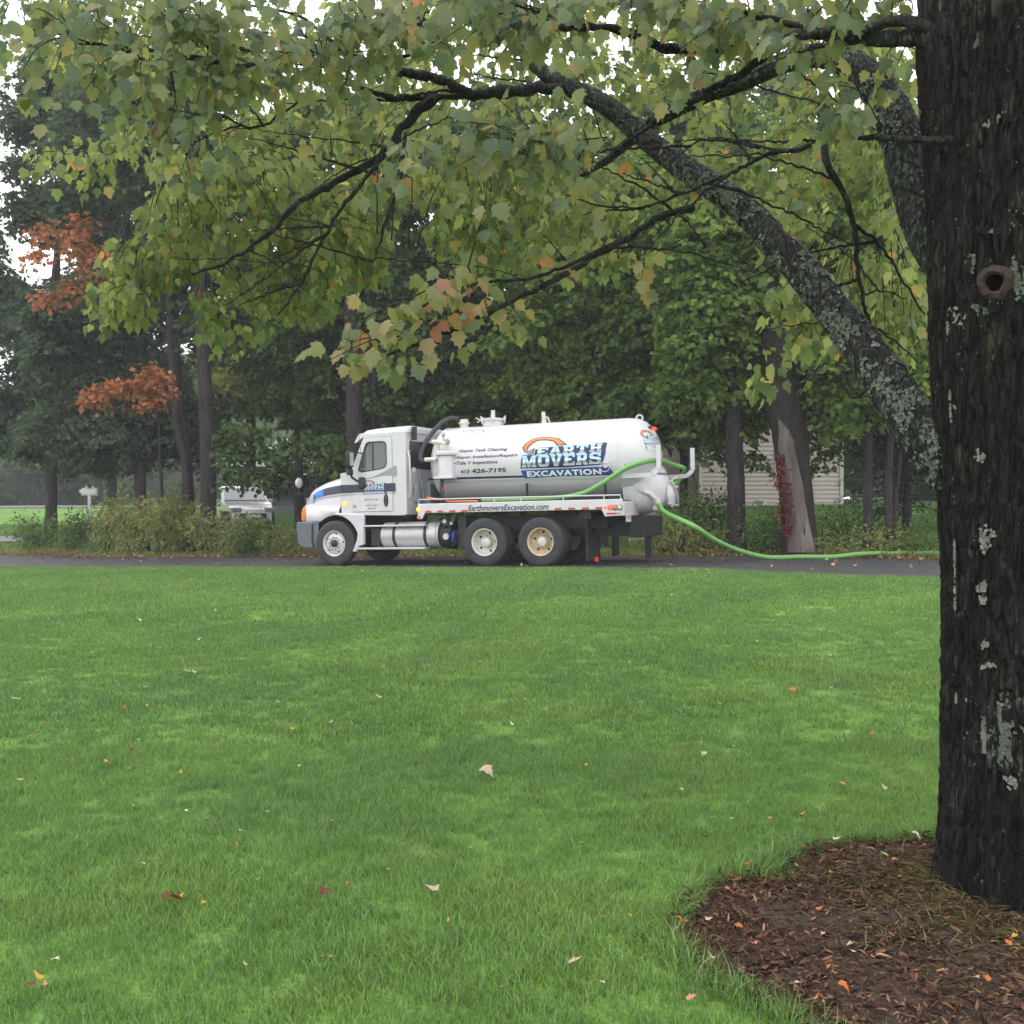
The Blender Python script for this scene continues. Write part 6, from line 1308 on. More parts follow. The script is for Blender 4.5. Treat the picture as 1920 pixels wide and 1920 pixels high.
MIDM = [tz(1640, 80, 90, 80, 8.5, .8, 180, 'b'), tz(850, 20, 500, 60, 9.5, 1, 380, 'b'), tz(420, 420, 150, 110, 8.2, .8, 560, 'b'), tz(300, 500, 100, 50, 8.0, .6, 230, 'b'), tz(215, 590, 55, 34, 7.8, .4, 90, 'b'), tz(250, 560, 60, 30, 7.8, .4, 80, 'b'), tz(600, 420, 130, 130, 8.2, .8, 640, 'b'), tz(440, 600, 60, 55, 8.0, .5, 150, 'b'), tz(540, 560, 80, 50, 8.0, .5, 190, 'b'), tz(680, 500, 60, 40, 8.0, .4, 130, 'b'),
        tz(520, 300, 150, 90, 8.6, .8, 380, 'b'), tz(720, 300, 120, 90, 8.6, .8, 330, 'b'), tz(870, 380, 110, 60, 8.6, .7, 300, 'b'), tz(870, 470, 70, 40, 8.4, .5, 130, 'b'), tz(1000, 400, 120, 60, 8.8, .8, 330, 'b'), tz(960, 490, 40, 40, 8.5, .4, 60, 'b'), tz(1100, 430, 90, 50, 8.8, .6, 190, 'b'), tz(1120, 510, 60, 25, 8.8, .4, 60, 'b'),
        tz(900, 130, 200, 110, 9.5, 1, 420, 'b'), tz(1150, 150, 170, 120, 9.5, 1, 420, 'b'), tz(640, 150, 160, 110, 9.5, 1, 300, 'b'), tz(1400, 60, 190, 50, 9.5, 1, 260, 'b'), tz(1250, 320, 120, 90, 9.0, .8, 260, 'b'), tz(1420, 250, 120, 60, 9.0, .8, 200, 'b'), tz(1450, 350, 110, 70, 9.0, .8, 260, 'b'), tz(1600, 180, 120, 110, 8.5, .8, 340, 'b'), tz(1620, 330, 100, 70, 8.5, .6, 230, 'b'),
        tz(1500, 130, 120, 60, 9, .8, 180, 'b'), tz(1480, 430, 80, 40, 8.0, .5, 90, 'b'), tz(1680, 420, 50, 40, 8.0, .5, 60, 'b'), tz(1610, 560, 100, 50, 7.6, .5, 240, 'b'), tz(1690, 580, 60, 70, 7.4, .5, 130, 'b'), tz(1470, 590, 50, 40, 7.0, .3, 80, 'b'), tz(1520, 650, 60, 20, 7.0, .3, 45, 'b'), tz(1690, 665, 50, 22, 7.0, .3, 40, 'b'), tz(1450, 722, 28, 24, 6.2, .15, 22, 'b'), tz(1690, 470, 40, 30, 7.2, .2, 20, 'b'), tz(1560, 640, 15, 30, 6.2, .1, 5, 'b'),
        tz(200, 300, 160, 60, 8.0, .6, 150, 'b'), tz(180, 80, 200, 110, 8.5, .8, 260, 'b'), tz(400, 150, 180, 110, 8.8, .8, 300, 'b')]
def leafpos(masses, rs, twig_r):
    tw = MB(); P, T_, K = [], [], []; BA = np.array([tuple(b) for b in BR])
    for px, py, rx, ry, D, dr, n, kind in masses:
        per = 9 if kind != 'b' else 13
        for k in range(max(1, int(n * (1.45 if kind == 'n' else 1.45 if kind == 'b' else 1.2)) // per)):
            while True:
                a, b = rs.uniform(-1, 1, 2)
                if a * a + b * b < 1: break
            end = at(px + a * rx, py + b * ry, D + rs.uniform(-dr, dr)); L_ = rs.uniform(.28, .55)
            e = np.array(end); near = BA[np.argsort(((BA - e) ** 2).sum(1))[rs.randint(0, 6)]]; dv = Vector(near) - end; dist = dv.length
            # the twig comes from the nearest branch, or from further back in the same direction
            st = end + dv.normalized() * min(dist, L_ * (2.0 if kind != 'b' else 1.1)) + Vector((0, 0, .06)); mid = st.lerp(end, .55) + Vector((rs.normal() * .03, rs.normal() * .03, .05))
            pts = smooth_path([st, mid, end], 4); tw.tube([p - TB for p in pts], [twig_r * (1 - .7 * i / 8) for i in range(len(pts))], 4, cap=False)
            d = (end - mid).normalized()
            for q in range(per):
                t = rs.uniform(.35, 1) * (len(pts) - 1.01); p = pts[int(t)].lerp(pts[int(t) + 1], t % 1)
                off = Vector(rs.normal(size=3)); off -= d * off.dot(d) * .5; off = off.normalized() * rs.uniform(.03, .13); off.z -= .03
                P.append(tuple(p + off)); T_.append(tuple(off.normalized() * .8 + d * .5 + Vector((0, 0, -.75)))); K.append(kind)
    return np.array(P), np.array(T_), np.array(K), tw
rs = np.random.RandomState(17)
P, T_, K, tw = leafpos(NEARM, rs, .0042)
o = tw.build('twigs', M['twig'], maple); o['kind'] = 'stuff'
n = len(P); Nn = rs.normal(size=(n, 3)) * .55 + [0, -.75, .65]; S = rs.uniform(.042, .10, n) * np.where(K == 'o', 1.0, 1); tone = np.clip(rs.normal(size=n) * .20 + np.where(K == 'o', .60, .38), 0, 1)
# the 300 largest in view are leaves of their own, on shared meshes; the rest are one mass
px_size = S / P[:, 1] * (P[:, 2] < 6.2); order = np.argsort(-px_size); big, rest = order[:300], order[300:]
leafmesh = []
for k in range(15):
    V, Fc, t = leafset(np.zeros((1, 3)), np.array([[1., 0, 0]]), np.array([[0, 0, 1.]]), np.array([1.]), np.array([[.08, .2, .3, .4, .5, .6, .7, .82, .95][k % 9]]).ravel(), MAPLE, droop=.12 + .05 * (k % 5), fold=.12 + .06 * (k % 4))
    me = npmesh('leaf', V, Fc, {'tone': t}); me.materials.append(M['leaf_near']); leafmesh.append((t[0], me))
for i in big:
    Tt = Vector(T_[i]).normalized(); nn = Vector(Nn[i]); nn = (nn - Tt * nn.dot(Tt)).normalized(); bb = nn.cross(Tt)
    me = min(leafmesh, key=lambda q: abs(q[0] - tone[i]) + R.random() * .12)[1]
    o = bpy.data.objects.new('leaf', me); COL.objects.link(o); o.parent = maple
    mt = Matrix((Tt, bb, nn)).transposed().to_4x4(); mt.translation = Vector(P[i]) - TB
    o.matrix_local = mt @ Matrix.Scale(float(S[i]), 4)
V, Fc, t = leafset(P[rest], T_[rest], Nn[rest], S[rest], tone[rest], MAPLE, .2, .2)
o = link('foliage', npmesh('foliage', V - np.array(TB), Fc, {'tone': t}), M['leaf_near'], maple); o['kind'] = 'stuff'
P, T_, K, tw = leafpos(MIDM, rs, .0038)
o = tw.build('twigs', M['twig'], maple); o['kind'] = 'stuff'
n = len(P); Nn = rs.normal(size=(n, 3)) * .6 + [0, -.6, .6]
V, Fc, t = leafset(P, T_, Nn, rs.uniform(.045, .105, n), np.clip(rs.normal(size=n) * .22 + .46, 0, 1), MAPLE_S, .25, .2)
o = link('foliage', npmesh('foliage', V - np.array(TB), Fc, {'tone': t}), M['leaf_bright'], maple); o['kind'] = 'stuff'

# knot, root flare details and raised lichen on the trunk
def on_trunk(px, py, out=0.0):
    """point on the trunk's surface seen at a pixel, and its outward normal"""
    z = at(px, py, 3.9).z; cx = np.interp(z, [0, .6, 1.6, 2.5, 3.5], [2.10, 2.095, 2.085, 2.05, 2.03]); r = np.interp(z, [0, 1.6, 3.5], [.325, .335, .345]) + out
    for _ in range(6):
        D = 3.9 if _ == 0 else D; X = (px - 960) / F_PX * D; dx = min(max(X - cx, -r * .98), r * .98); D = 4.13 - math.sqrt(r * r - dx * dx)
    p = Vector((cx + dx, D, at(px, py, D).z)); nn = Vector((dx, D - 4.13, 0)).normalized(); return p, nn
kp, kn = on_trunk(1865, 531, .0)
q = kn.to_track_quat('Z', 'Y')
kb = MB().lathe([(.070, -.03), (.064, .010), (.052, .024), (.040, .026), (.031, .016), (.027, .002), (.0, -.002)], (0, 0, 0), axis='z', n=28)
kb.v = [(x * (1 + .12 * math.sin(3 * math.atan2(y, x))), y * 1.12 * (1 + .1 * math.cos(2 * math.atan2(y, x) + 1)), z) for x, y, z in kb.v]
kn_o = kb.build('knot', mat('red_brown_knot_wood', (.030, .015, .012), .85, var=.5, vscale=40, bump=.8), maple, smooth=True); kn_o.matrix_local = Matrix.Translation(kp - TB) @ q.to_matrix().to_4x4()
hb = MB().lathe([(0, -.004), (.024, -.004), (.031, -.001), (.034, -.006)], (0, 0, 0), axis='z', n=18).build('knot_hole_disc', mat('black_hollow_shade', (.004, .003, .003), .95, spec=0), kn_o); hb.location = (0, 0, .017)  # black disc inside the ring, the hollow's shade put into its colour
M['lichen'] = mat('grey_green_lichen', (.10, .12, .095), .95, col2=(.22, .26, .21), vscale=70, bump=1, bscale=120)
M['lichen_w'] = mat('pale_lichen', (.18, .19, .165), .95, col2=(.36, .38, .34), vscale=60, bump=1, bscale=120)
def lichen(px, py, w, h, n, m, seed):
    """a crusty patch: many small lobed scales pressed to the bark"""
    rs_ = np.random.RandomState(seed); mb = MB(); p0, n0 = on_trunk(px, py)
    for k in range(int(n * 1.9)):
        a = rs_.uniform(0, 2 * PI); q_ = rs_.uniform(0, 1.35) ** .7; lx, ly = px + (w * 1.25 + 2) * q_ * math.cos(a), py + h * q_ * math.sin(a)
        if float(vnoise(lx * .16, ly * .11, seed, 3)) < .30 + .22 * q_: continue
        p, nn = on_trunk(lx, ly, .004)
        tx = nn.cross(Vector((0, 0, 1))).normalized(); up = tx.cross(nn); r_ = rs_.uniform(.0025, .0085); ph = rs_.uniform(0, 6)
        ring_ = [p + (tx * math.cos(b) + up * math.sin(b)) * r_ * (1 + .35 * math.sin(3 * b + ph)) - p0 + nn * rs_.uniform(.0, .005) for b in np.linspace(0, 2 * PI, 9)[:-1]]
        mb.add(ring_ + [p - p0 + nn * .001], [(i, (i + 1) % 8, 8) for i in range(8)])
    o = mb.build('lichen', m, maple); o.location = p0 - TB; o['kind'] = 'stuff'
for i, (px, py, w, h, n, c) in enumerate([(1885, 1362, 34, 52, 420, 'g'), (1875, 1345, 22, 20, 160, 'w'), (1892, 1410, 24, 22, 140, 'g'), (1846, 1012, 12, 22, 70, 'w'), (1822, 1102, 7, 10, 34, 'w'), (1825, 1125, 9, 10, 34, 'w'), (1768, 1130, 4, 12, 20, 'w'), (1763, 1100, 4, 10, 18, 'w'), (1848, 1250, 12, 9, 34, 'w'), (1842, 1210, 6, 6, 16, 'w'), (1783, 1308, 12, 9, 30, 'w'),
                                          (1772, 765, 9, 26, 60, 'w'), (1760, 742, 5, 8, 20, 'w'), (1783, 495, 14, 22, 90, 'g'), (1758, 500, 5, 12, 24, 'g'), (1835, 582, 15, 9, 50, 'g'), (1872, 436, 11, 8, 34, 'g'), (1776, 610, 10, 28, 60, 'w'), (1760, 950, 4, 30, 30, 'g'), (1832, 855, 16, 10, 40, 'w'), (1905, 520, 12, 34, 130, 'g'), (1812, 75, 22, 18, 90, 'g'), (1742, 30, 14, 34, 110, 'g'), (1880, 90, 16, 8, 40, 'g'), (1855, 225, 12, 10, 40, 'w'), (1830, 1375, 14, 8, 34, 'w'), (1787, 1040, 5, 24, 40, 'w'), (1755, 1062, 4, 16, 24, 'w'), (1838, 1390, 18, 24, 60, 'w'), (1900, 1465, 10, 14, 30, 'w')]):
    lichen(px, py, w, h, n, M['lichen'] if c == 'g' else M['lichen_w'], 300 + i)
def scales(name, src, n, rmin, rmax, thr, fq, m, seed):
    rs_ = np.random.RandomState(seed); me = src.data; V = np.empty(len(me.vertices) * 3, np.float32); me.vertices.foreach_get('co', V); V = V.reshape(-1, 3); Nv = np.empty(len(V) * 3, np.float32); me.vertices.foreach_get('normal', Nv); Nv = Nv.reshape(-1, 3)
    f = fbm(V[:, 0] * fq + 7, V[:, 1] * fq, V[:, 2] * fq, 3, seed); ok = np.where((f > thr) & (V[:, 1] < V[:, 1].mean() + .6))[0]; k = ok[rs_.randint(0, len(ok), n)]
    P = V[k] + Nv[k] * .002; Nn = unit(Nv[k] + rs_.normal(size=(n, 3)) * .25); T1 = unit(np.cross(Nn, rs_.normal(size=(n, 3)))); B1 = np.cross(Nn, T1); r_ = rs_.uniform(rmin, rmax, n); ph = rs_.uniform(0, 6, n); a = np.linspace(0, 2 * PI, 9)[:-1]
    rad = r_[:, None] * (1 + .35 * np.sin(3 * a[None] + ph[:, None])); ring_ = P[:, None] + rad[..., None] * (np.cos(a)[None, :, None] * T1[:, None] + np.sin(a)[None, :, None] * B1[:, None]) + (Nn * rs_.uniform(.0005, .004, (n, 1)))[:, None]
    VV = np.concatenate([ring_, P[:, None]], 1).reshape(-1, 3); i = np.arange(8); F_ = (np.stack([i, (i + 1) % 8, 0 * i + 8], 1)[None] + (np.arange(n) * 9)[:, None, None]).reshape(-1, 3)
    o = link(name, npmesh(name, VV, F_), m, maple); o['kind'] = 'stuff'
lb = [o for o in maple.children if o.name.split('.')[0] == 'limb']; tr_ = [o for o in maple.children if o.name.split('.')[0] == 'trunk'][0]
scales('lichen', lb[0], 5200, .003, .011, .10, 9, M['lichen'], 3); scales('lichen', lb[0], 700, .003, .009, .30, 14, M['lichen_w'], 13); scales('lichen', lb[1], 1500, .003, .010, .10, 9, M['lichen'], 4)
scales('lichen', tr_, 1200, .0015, .005, .28, 6, M['lichen'], 6); scales('lichen', tr_, 260, .001, .004, -1, 6, M['lichen_w'], 7)
# bare pale streak low on the trunk
mb = MB(); rows = []
for k, (px, py, w) in enumerate([(1776, 1478, 1), (1778, 1492, 3), (1781, 1505, 2.5), (1782, 1522, 4.5), (1785, 1540, 4), (1785, 1560, 3), (1788, 1578, 3.5), (1789, 1600, 2.5), (1792, 1622, 4.5), (1795, 1645, 4), (1796, 1660, 1)]):
    rows.append([tuple(on_trunk(px + w * s, py, .012 - abs(s) * .006)[0] - TB) for s in (-1, -.3, .4, 1)])
mb.grid(rows).build('bare_streak', mat('pale_inner_bark', (.17, .145, .13), .8, var=.6, vscale=60, bump=.6), maple, smooth=True)

# ------------------------------------------------------------------ mulch bed
edge_px = [(2100, 1570), (1900, 1568), (1742, 1578), (1700, 1582), (1650, 1586), (1600, 1590), (1560, 1594), (1510, 1603), (1478, 1622), (1452, 1640), (1400, 1652), (1350, 1658), (1318, 1676), (1296, 1700), (1278, 1730), (1272, 1757), (1284, 1785), (1305, 1812), (1335, 1840), (1372, 1862), (1420, 1882), (1460, 1900), (1500, 1925), (1560, 1960), (1700, 2010), (2100, 2100)]
def ray_ground(px, py):
    D = 1.6 * F_PX / (py - 940)
    for _ in range(5):
        X = (px - 960) / F_PX * D; D = (CAM_Z - gz(X, D)) * F_PX / (py - 940)
    return (px - 960) / F_PX * D, D
EP = [ray_ground(*e) for e in edge_px] + [(3.6, 3.2), (3.8, 4.2), (3.4, 5.0)]
EP = [tuple(np.array(EP[i]) * (1 - k / 6) + np.array(EP[(i + 1) % len(EP)]) * (k / 6) + np.random.RandomState(i * 6 + k).normal(size=2) * .011) for i in range(len(EP)) for k in range(6)]
EP = np.array(EP); MC = np.array([2.2, 4.0])
def inside(x, y, poly=EP):
    c = np.zeros(len(x), bool); j = len(poly) - 1
    for i in range(len(poly)):
        xi, yi = poly[i]; xj, yj = poly[j]; t = ((yi > y) != (yj > y)) & (x < (xj - xi) * (y - yi) / (yj - yi + 1e-12) + xi); c ^= t; j = i
    return c
dense = []
for i in range(len(EP)):
    a, b = EP[i], EP[(i + 1) % len(EP)]
    dense.append(a)
dense = np.array(dense); rings = []
for t in np.linspace(1.03, .0, 22):
    p = MC + (dense - MC) * t; h = .022 * (1 - t ** 4) + .02 * fbm(p[:, 0] * 5, p[:, 1] * 5, 0 * p[:, 0], 3, 2); rings.append(np.stack([p[:, 0], p[:, 1], ground(p[:, 0], p[:, 1]) + .004 + np.maximum(h, -.002)], 1))
V = np.array(rings); n = len(dense); i, j = np.meshgrid(np.arange(21), np.arange(n), indexing='ij'); j2 = (j + 1) % n
mulch = link('mulch_bed', npmesh('mulch_bed', V.reshape(-1, 3), np.stack([i * n + j, i * n + j2, (i + 1) * n + j2, (i + 1) * n + j], -1).reshape(-1, 4), smooth=True), mat('dark_mulch_soil', (.018, .011, .008), .95, col2=(.07, .042, .028), vscale=90, bump=1, bscale=60)); tag(mulch, kind='structure')
M['chip'] = leafmat('wood_chips', [(0, (.024, .013, .009)), (.4, (.088, .047, .031)), (.7, (.18, .10, .062)), (.9, (.28, .165, .105)), (1, (.40, .22, .13))], 0, gloss=.1)
def mulch_bits():
    rs_ = np.random.RandomState(31); n = 46000; x = rs_.uniform(.4, 3.6, n); y = rs_.uniform(2.7, 5.2, n); k = inside(MC[0] + (x - MC[0]) * .975, MC[1] + (y - MC[1]) * .975) & (np.hypot(x - 2.05, y - 4.16) > .30); x, y = x[k], y[k]; n = len(x)
    z = ground(x, y) + .018 + rs_.uniform(0, .022, n) + .012 * fbm(x * 7, y * 7, 0 * x, 2, 4)
    T1 = unit(rs_.normal(size=(n, 3)) * [1, 1, .28]); Nn = rs_.normal(size=(n, 3)) * .4 + [0, 0, 1]
    V, Fc, t = leafset(np.stack([x, y, z], 1), T1, Nn, np.minimum(rs_.gamma(1.5, .011, n) + .010, .055), np.clip(rs_.beta(1.6, 2.6, n), 0, 1), [(0, .05), (.3, .13), (.75, .08), (1, .02)], droop=.15, fold=-.5)
    o = link('wood_chips', npmesh('wood_chips', V, Fc, {'tone': t}), M['chip']); tag(o, 'dark brown shredded wood mulch covering the bed round the tree', 'mulch', kind='stuff')
    n = 11000; a = rs_.uniform(0, 2 * PI, n); r = .33 + rs_.gamma(1.5, .22, n); x = 2.1 + r * np.cos(a) * 1.1; y = 4.05 + r * np.sin(a); k = inside(x, y) & (y < 4.5); x, y, r = x[k], y[k], r[k]; n = len(x)
    z = ground(x, y) + .035 + .05 * np.exp(-(r - .33) / .08) * rs_.uniform(.2, 1, n)
    V, Fc, t = leafset(np.stack([x, y, z], 1), unit(rs_.normal(size=(n, 3)) * [1, 1, .3]), rs_.normal(size=(n, 3)) * .4 + [0, 0, 1], rs_.uniform(.03, .08, n), rs_.uniform(0, 1, n), [(0, .012), (.5, .03), (1, 0)], droop=.3, fold=0)
    o = link('dry_clippings', npmesh('dry_clippings', V, Fc, {'tone': t}), leafmat('dry_grass_clippings', [(0, (.07, .058, .026)), (.6, (.17, .14, .06)), (1, (.28, .23, .12))], .15)); tag(o, 'straw coloured dry grass clippings heaped at the foot of the big tree', 'clippings', kind='stuff')
mulch_bits()

# ------------------------------------------------------------------ mown grass: blades on tufts, denser close by
def tuft(seed, nb, rad, h0, h1, w, lean):
    rs_ = np.random.RandomState(seed); V, F_, t = [], [], []
    for k in range(nb):
        a = rs_.uniform(0, 2 * PI); r = rad * math.sqrt(rs_.uniform()); b = np.array([r * math.cos(a), r * math.sin(a), -.008]); f = rs_.uniform(0, 2 * PI); sd_ = np.array([math.cos(f), math.sin(f), 0]) * w * rs_.uniform(.6, 1.2)
        h = rs_.uniform(h0, h1); la = rs_.uniform(0, 2 * PI); ln = np.array([math.cos(la), math.sin(la), 0]) * h * rs_.uniform(.1, lean); n0 = len(V)
        m_ = b + ln * .3 + [0, 0, h * .6]; tp = b + ln + [0, 0, h * rs_.uniform(.8, 1.0)]
        V += [b - sd_, b + sd_, m_ + sd_ * .8, m_ - sd_ * .8, tp]; F_ += [(n0, n0 + 1, n0 + 2), (n0, n0 + 2, n0 + 3), (n0 + 3, n0 + 2, n0 + 4)]; t += [float(np.clip(rs_.normal(.5, .2), 0, 1)) if rs_.uniform() > .03 else 1.0] * 5
    me = npmesh('tuft', np.array(V), np.array(F_), {'tone': t}); me.materials.append(M['blade']); return bpy.data.objects.new('tuft', me)
def grass(name, protos, x, y, scale, seed, label):
    rs_ = np.random.RandomState(seed); n = len(x); z = ground(x, y)
    me = bpy.data.meshes.new(name); me.vertices.add(n); me.vertices.foreach_set('co', np.stack([x, y, z], 1).astype(np.float32).ravel())
    a = me.attributes.new('rot', 'FLOAT_VECTOR', 'POINT'); a.data.foreach_set('vector', np.stack([rs_.normal(size=n) * .08, rs_.normal(size=n) * .08, rs_.uniform(0, 6.28, n)], 1).astype(np.float32).ravel())
    a = me.attributes.new('scl', 'FLOAT', 'POINT'); a.data.foreach_set('value', scale.astype(np.float32))
    a = me.attributes.new('idx', 'INT', 'POINT'); a.data.foreach_set('value', rs_.randint(0, len(protos), n).astype(np.int32))
    ng = bpy.data.node_groups.new(name, 'GeometryNodeTree'); ng.interface.new_socket('Geometry', in_out='INPUT', socket_type='NodeSocketGeometry'); ng.interface.new_socket('Geometry', in_out='OUTPUT', socket_type='NodeSocketGeometry')
    N, L = ng.nodes, ng.links; gi, go, ip, jg = N.new('NodeGroupInput'), N.new('NodeGroupOutput'), N.new('GeometryNodeInstanceOnPoints'), N.new('GeometryNodeJoinGeometry')
    for p_ in protos:
        oi = N.new('GeometryNodeObjectInfo'); oi.inputs['Object'].default_value = p_; oi.inputs['As Instance'].default_value = True; L.new(oi.outputs['Geometry'], jg.inputs[0])
    def na(nm, ty):
        q_ = N.new('GeometryNodeInputNamedAttribute'); q_.data_type = ty; q_.inputs['Name'].default_value = nm; return q_.outputs[0]
    L.new(gi.outputs[0], ip.inputs['Points']); L.new(jg.outputs[0], ip.inputs['Instance']); ip.inputs['Pick Instance'].default_value = True
    L.new(na('idx', 'INT'), ip.inputs['Instance Index']); L.new(na('rot', 'FLOAT_VECTOR'), ip.inputs['Rotation']); L.new(na('scl', 'FLOAT'), ip.inputs['Scale']); L.new(ip.outputs[0], go.inputs[0])
    o = bpy.data.objects.new(name, me); COL.objects.link(o); md = o.modifiers.new('tufts', 'NODES'); md.node_group = ng; me.materials.append(M['blade'])
    tag(o, label, 'grass', kind='stuff'); return o
def scatter(d0, d1, dens, seed, margin=.62):
    rs_ = np.random.RandomState(seed); n = int((d1 ** 2 - d0 ** 2) * margin * dens); D = np.sqrt(rs_.uniform(d0 ** 2, d1 ** 2, n)); x = rs_.uniform(-margin, margin, n) * D; return x, D
def lawn_keep(x, y):
    u, v = uv(x, y); return (v < near_edge(u) + .03) & ~inside(x, y)
near_t = [tuft(500 + k, 26, .06, .025, .065, .0017, .9) for k in range(6)]
mid_t = [tuft(520 + k, 30, .09, .025, .06, .0028, .8) for k in range(5)]
far_t = [tuft(540 + k, 34, .16, .03, .065, .006, .7) for k in range(5)]
x, y = scatter(2.6, 6.5, 620, 1); k = lawn_keep(x, y); x, y = x[k], y[k]
grass('lawn_grass', near_t, x, y, .72 + .5 * vnoise(x * 1.7, y * 1.7, 0 * x, 3), 1, 'green mown lawn grass closest to the viewer')
x, y = scatter(6.5, 12.5, 210, 2); k = lawn_keep(x, y); x, y = x[k], y[k]
grass('lawn_grass', mid_t, x, y, .75 + .6 * vnoise(x * 1.3, y * 1.3, 0 * x, 3), 2, 'green mown lawn grass in the middle of the lawn')
x, y = scatter(12.5, 29, 75, 3, .66); k = lawn_keep(x, y); x, y = x[k], y[k]
grass('lawn_grass', far_t, x, y, .8 + .5 * vnoise(x * 1.0, y * 1.0, 0 * x, 3), 3, 'green mown lawn grass along the near edge of the driveway')
def back_keep(x, y):
    u, v = uv(x, y); k = (v > far_edge(u) + .8)
    k &= ~((y > 35.6) & (x > hx_l - .3) & (x < hx1 + .3)); k &= ~((np.abs(y - 42.6 + (x + 20) * .08) < 1.8) & (x < -18)); k &= ~((x > 13) & (np.abs(y - 45) < 2.6)); return k
x, y = scatter(24, 56, 18, 4, .6); k = back_keep(x, y); x, y = x[k], y[k]
grass('back_grass', far_t, x, y, 1.2 + .6 * vnoise(x * .7, y * .7, 0 * x, 3), 4, 'green grass of the yards beyond the driveway')
# longer blades along the cut edge of the mulch bed
long_t = [tuft(560 + k, 22, .05, .07, .15, .0022, 1.3) for k in range(4)]
pts = []
rs_ = np.random.RandomState(77)
for i in range(1, len(dense) - 20):
    a, b = dense[i], dense[(i + 1) % len(dense)]; L_ = np.linalg.norm(b - a)
    for k in range(int(L_ * 42 + rs_.uniform())):
        q_ = a + (b - a) * rs_.uniform(); w_ = (q_ - MC) / np.linalg.norm(q_ - MC); pts.append(q_ + w_ * rs_.uniform(-.02, .10))
for (a, b) in ((1455, 1650), (1445, 1655), (1460, 1645), (1300, 1690), (1290, 1712), (1440, 1648), (1310, 1680)):
    c = ray_ground(a, b)
    for k in range(5): pts.append(np.array(c) + rs_.normal(size=2) * .03)
pts = np.array(pts); grass('edge_grass', long_t, pts[:, 0], pts[:, 1], rs_.uniform(.35, .95, len(pts)), 5, 'longer uncut grass fringing the mulch bed')

# ------------------------------------------------------------------ fallen leaves on lawn and mulch
LC = {'yellow': (.50, .30, .06), 'orange': (.50, .17, .06), 'tan': (.48, .38, .28), 'brown': (.14, .07, .045), 'pink': (.50, .22, .18), 'red': (.35, .05, .05), 'pale': (.58, .56, .46)}
LM = {k: leafmat(k + '_fallen_leaf', [(0, tuple(c * .6 for c in v)), (.5, v), (1, tuple(min(1, c * 1.25) for c in v))], .2, noise=(30, .6)) for k, v in LC.items()}
LMESH = {}
for ck in LC:
    for s in range(3):
        V, Fc, t = leafset(np.zeros((1, 3)), np.array([[1., 0, 0]]), np.array([[0, 0, 1.]]), np.array([1.]), np.array([.5]), MAPLE if s < 2 else [(0, 0), (.3, .3), (.65, .26), (1, 0)], droop=[-.35, .3, -.5][s], fold=[-.5, -.25, .6][s])
        V = V - [.5, 0, 0]; rs_ = np.random.RandomState(s * 7 + 1); V[:, 2] += rs_.normal(size=len(V)) * .05; V[:, 2] -= V[:, 2].min() * .8
        me = npmesh('fallen_leaf', V, Fc, {'tone': t}, smooth=True); me.materials.append(LM[ck]); LMESH[ck, s] = me
SP = {}
def fallen(px, py, size_px, ck, label=None, where='lawn', s=None, seed=None):
    x, y = ray_ground(px, py); z = gz(x, y) + (.04 if where == 'lawn' else .055); q_ = R
    o = bpy.data.objects.new('fallen_leaf', LMESH[ck, s if s is not None else q_.randrange(3)]); COL.objects.link(o); sz = size_px / F_PX * y
    o.location = (x, y, z); o.rotation_euler = (q_.uniform(-.3, .45), q_.uniform(-.3, .3), q_.uniform(0, 6.28)); sz *= .85 if label else .72; o.scale = (sz, sz * q_.uniform(.7, 1), sz)
    if where == 'lawn':
        dz = 'just short of the driveway' if py < 1100 else 'in the far part of the lawn' if py < 1250 else 'in the middle part of the lawn' if py < 1450 else 'in the near part of the lawn' if py < 1650 else 'by the bottom edge of the lawn'
        hz = 'far left' if px < 200 else 'left' if px < 480 else 'centre left' if px < 760 else 'centre' if px < 1050 else 'centre right' if px < 1350 else 'right'
    else:
        dz = 'at the back of the mulch bed' if py < 1680 else 'in the middle of the mulch bed' if py < 1800 else 'at the front of the mulch bed'
        hz = 'left side' if px < 1420 else 'middle' if px < 1620 else 'near the trunk'
    lab = label or 'small %s fallen leaf %s, %s' % (ck, dz, hz)
    tag(o, lab, 'fallen leaf', 'fallen leaves on the lawn' if where == 'lawn' else 'fallen leaves on the mulch'); SP.setdefault(lab, []).append((px, o))
for a in [(915, 1467, 36, 'tan', 'largest tan fallen leaf in the middle of the lawn'), (812, 1690, 34, 'tan', 'pale tan upright leaf on the lawn left of the mulch bed'), (322, 1713, 46, 'brown', 'brown curled leaf under a yellow one at lower left'), (330, 1709, 26, 'yellow', 'yellow leaf on top of the brown curled leaf at lower left'),
          (603, 1700, 36, 'brown', 'flat brown leaf on the lawn between yellow and pale leaves'), (70, 1860, 28, 'yellow', 'bright yellow leaf above a brown and a pink one, bottom left'), (50, 1877, 24, 'brown', 'brown round leaf of the trio at the bottom left'), (80, 1876, 26, 'pink', 'pink leaf of the trio at the bottom left'),
          (1080, 1832, 30, 'tan', 'pale tan leaf near the bottom edge, centre of the lawn'), (355, 1273, 28, 'tan', 'tan leaf lying alone on the bright left part of the lawn'), (28, 1323, 18, 'pale', 'whitish leaf at the far left edge of the lawn'), (967, 1684, 20, 'orange', 'orange red leaf on the lawn left of the mulch tip'),
          (245, 1420, 14, 'red', 'single dark red leaf on the left part of the lawn'), (1300, 1902, 24, 'pink', 'pinkish leaf in the grass below the mulch bed'), (97, 1828, 20, 'pale', 'pale leaf standing upright above the bottom left trio')]: fallen(*a[:4], label=a[4])
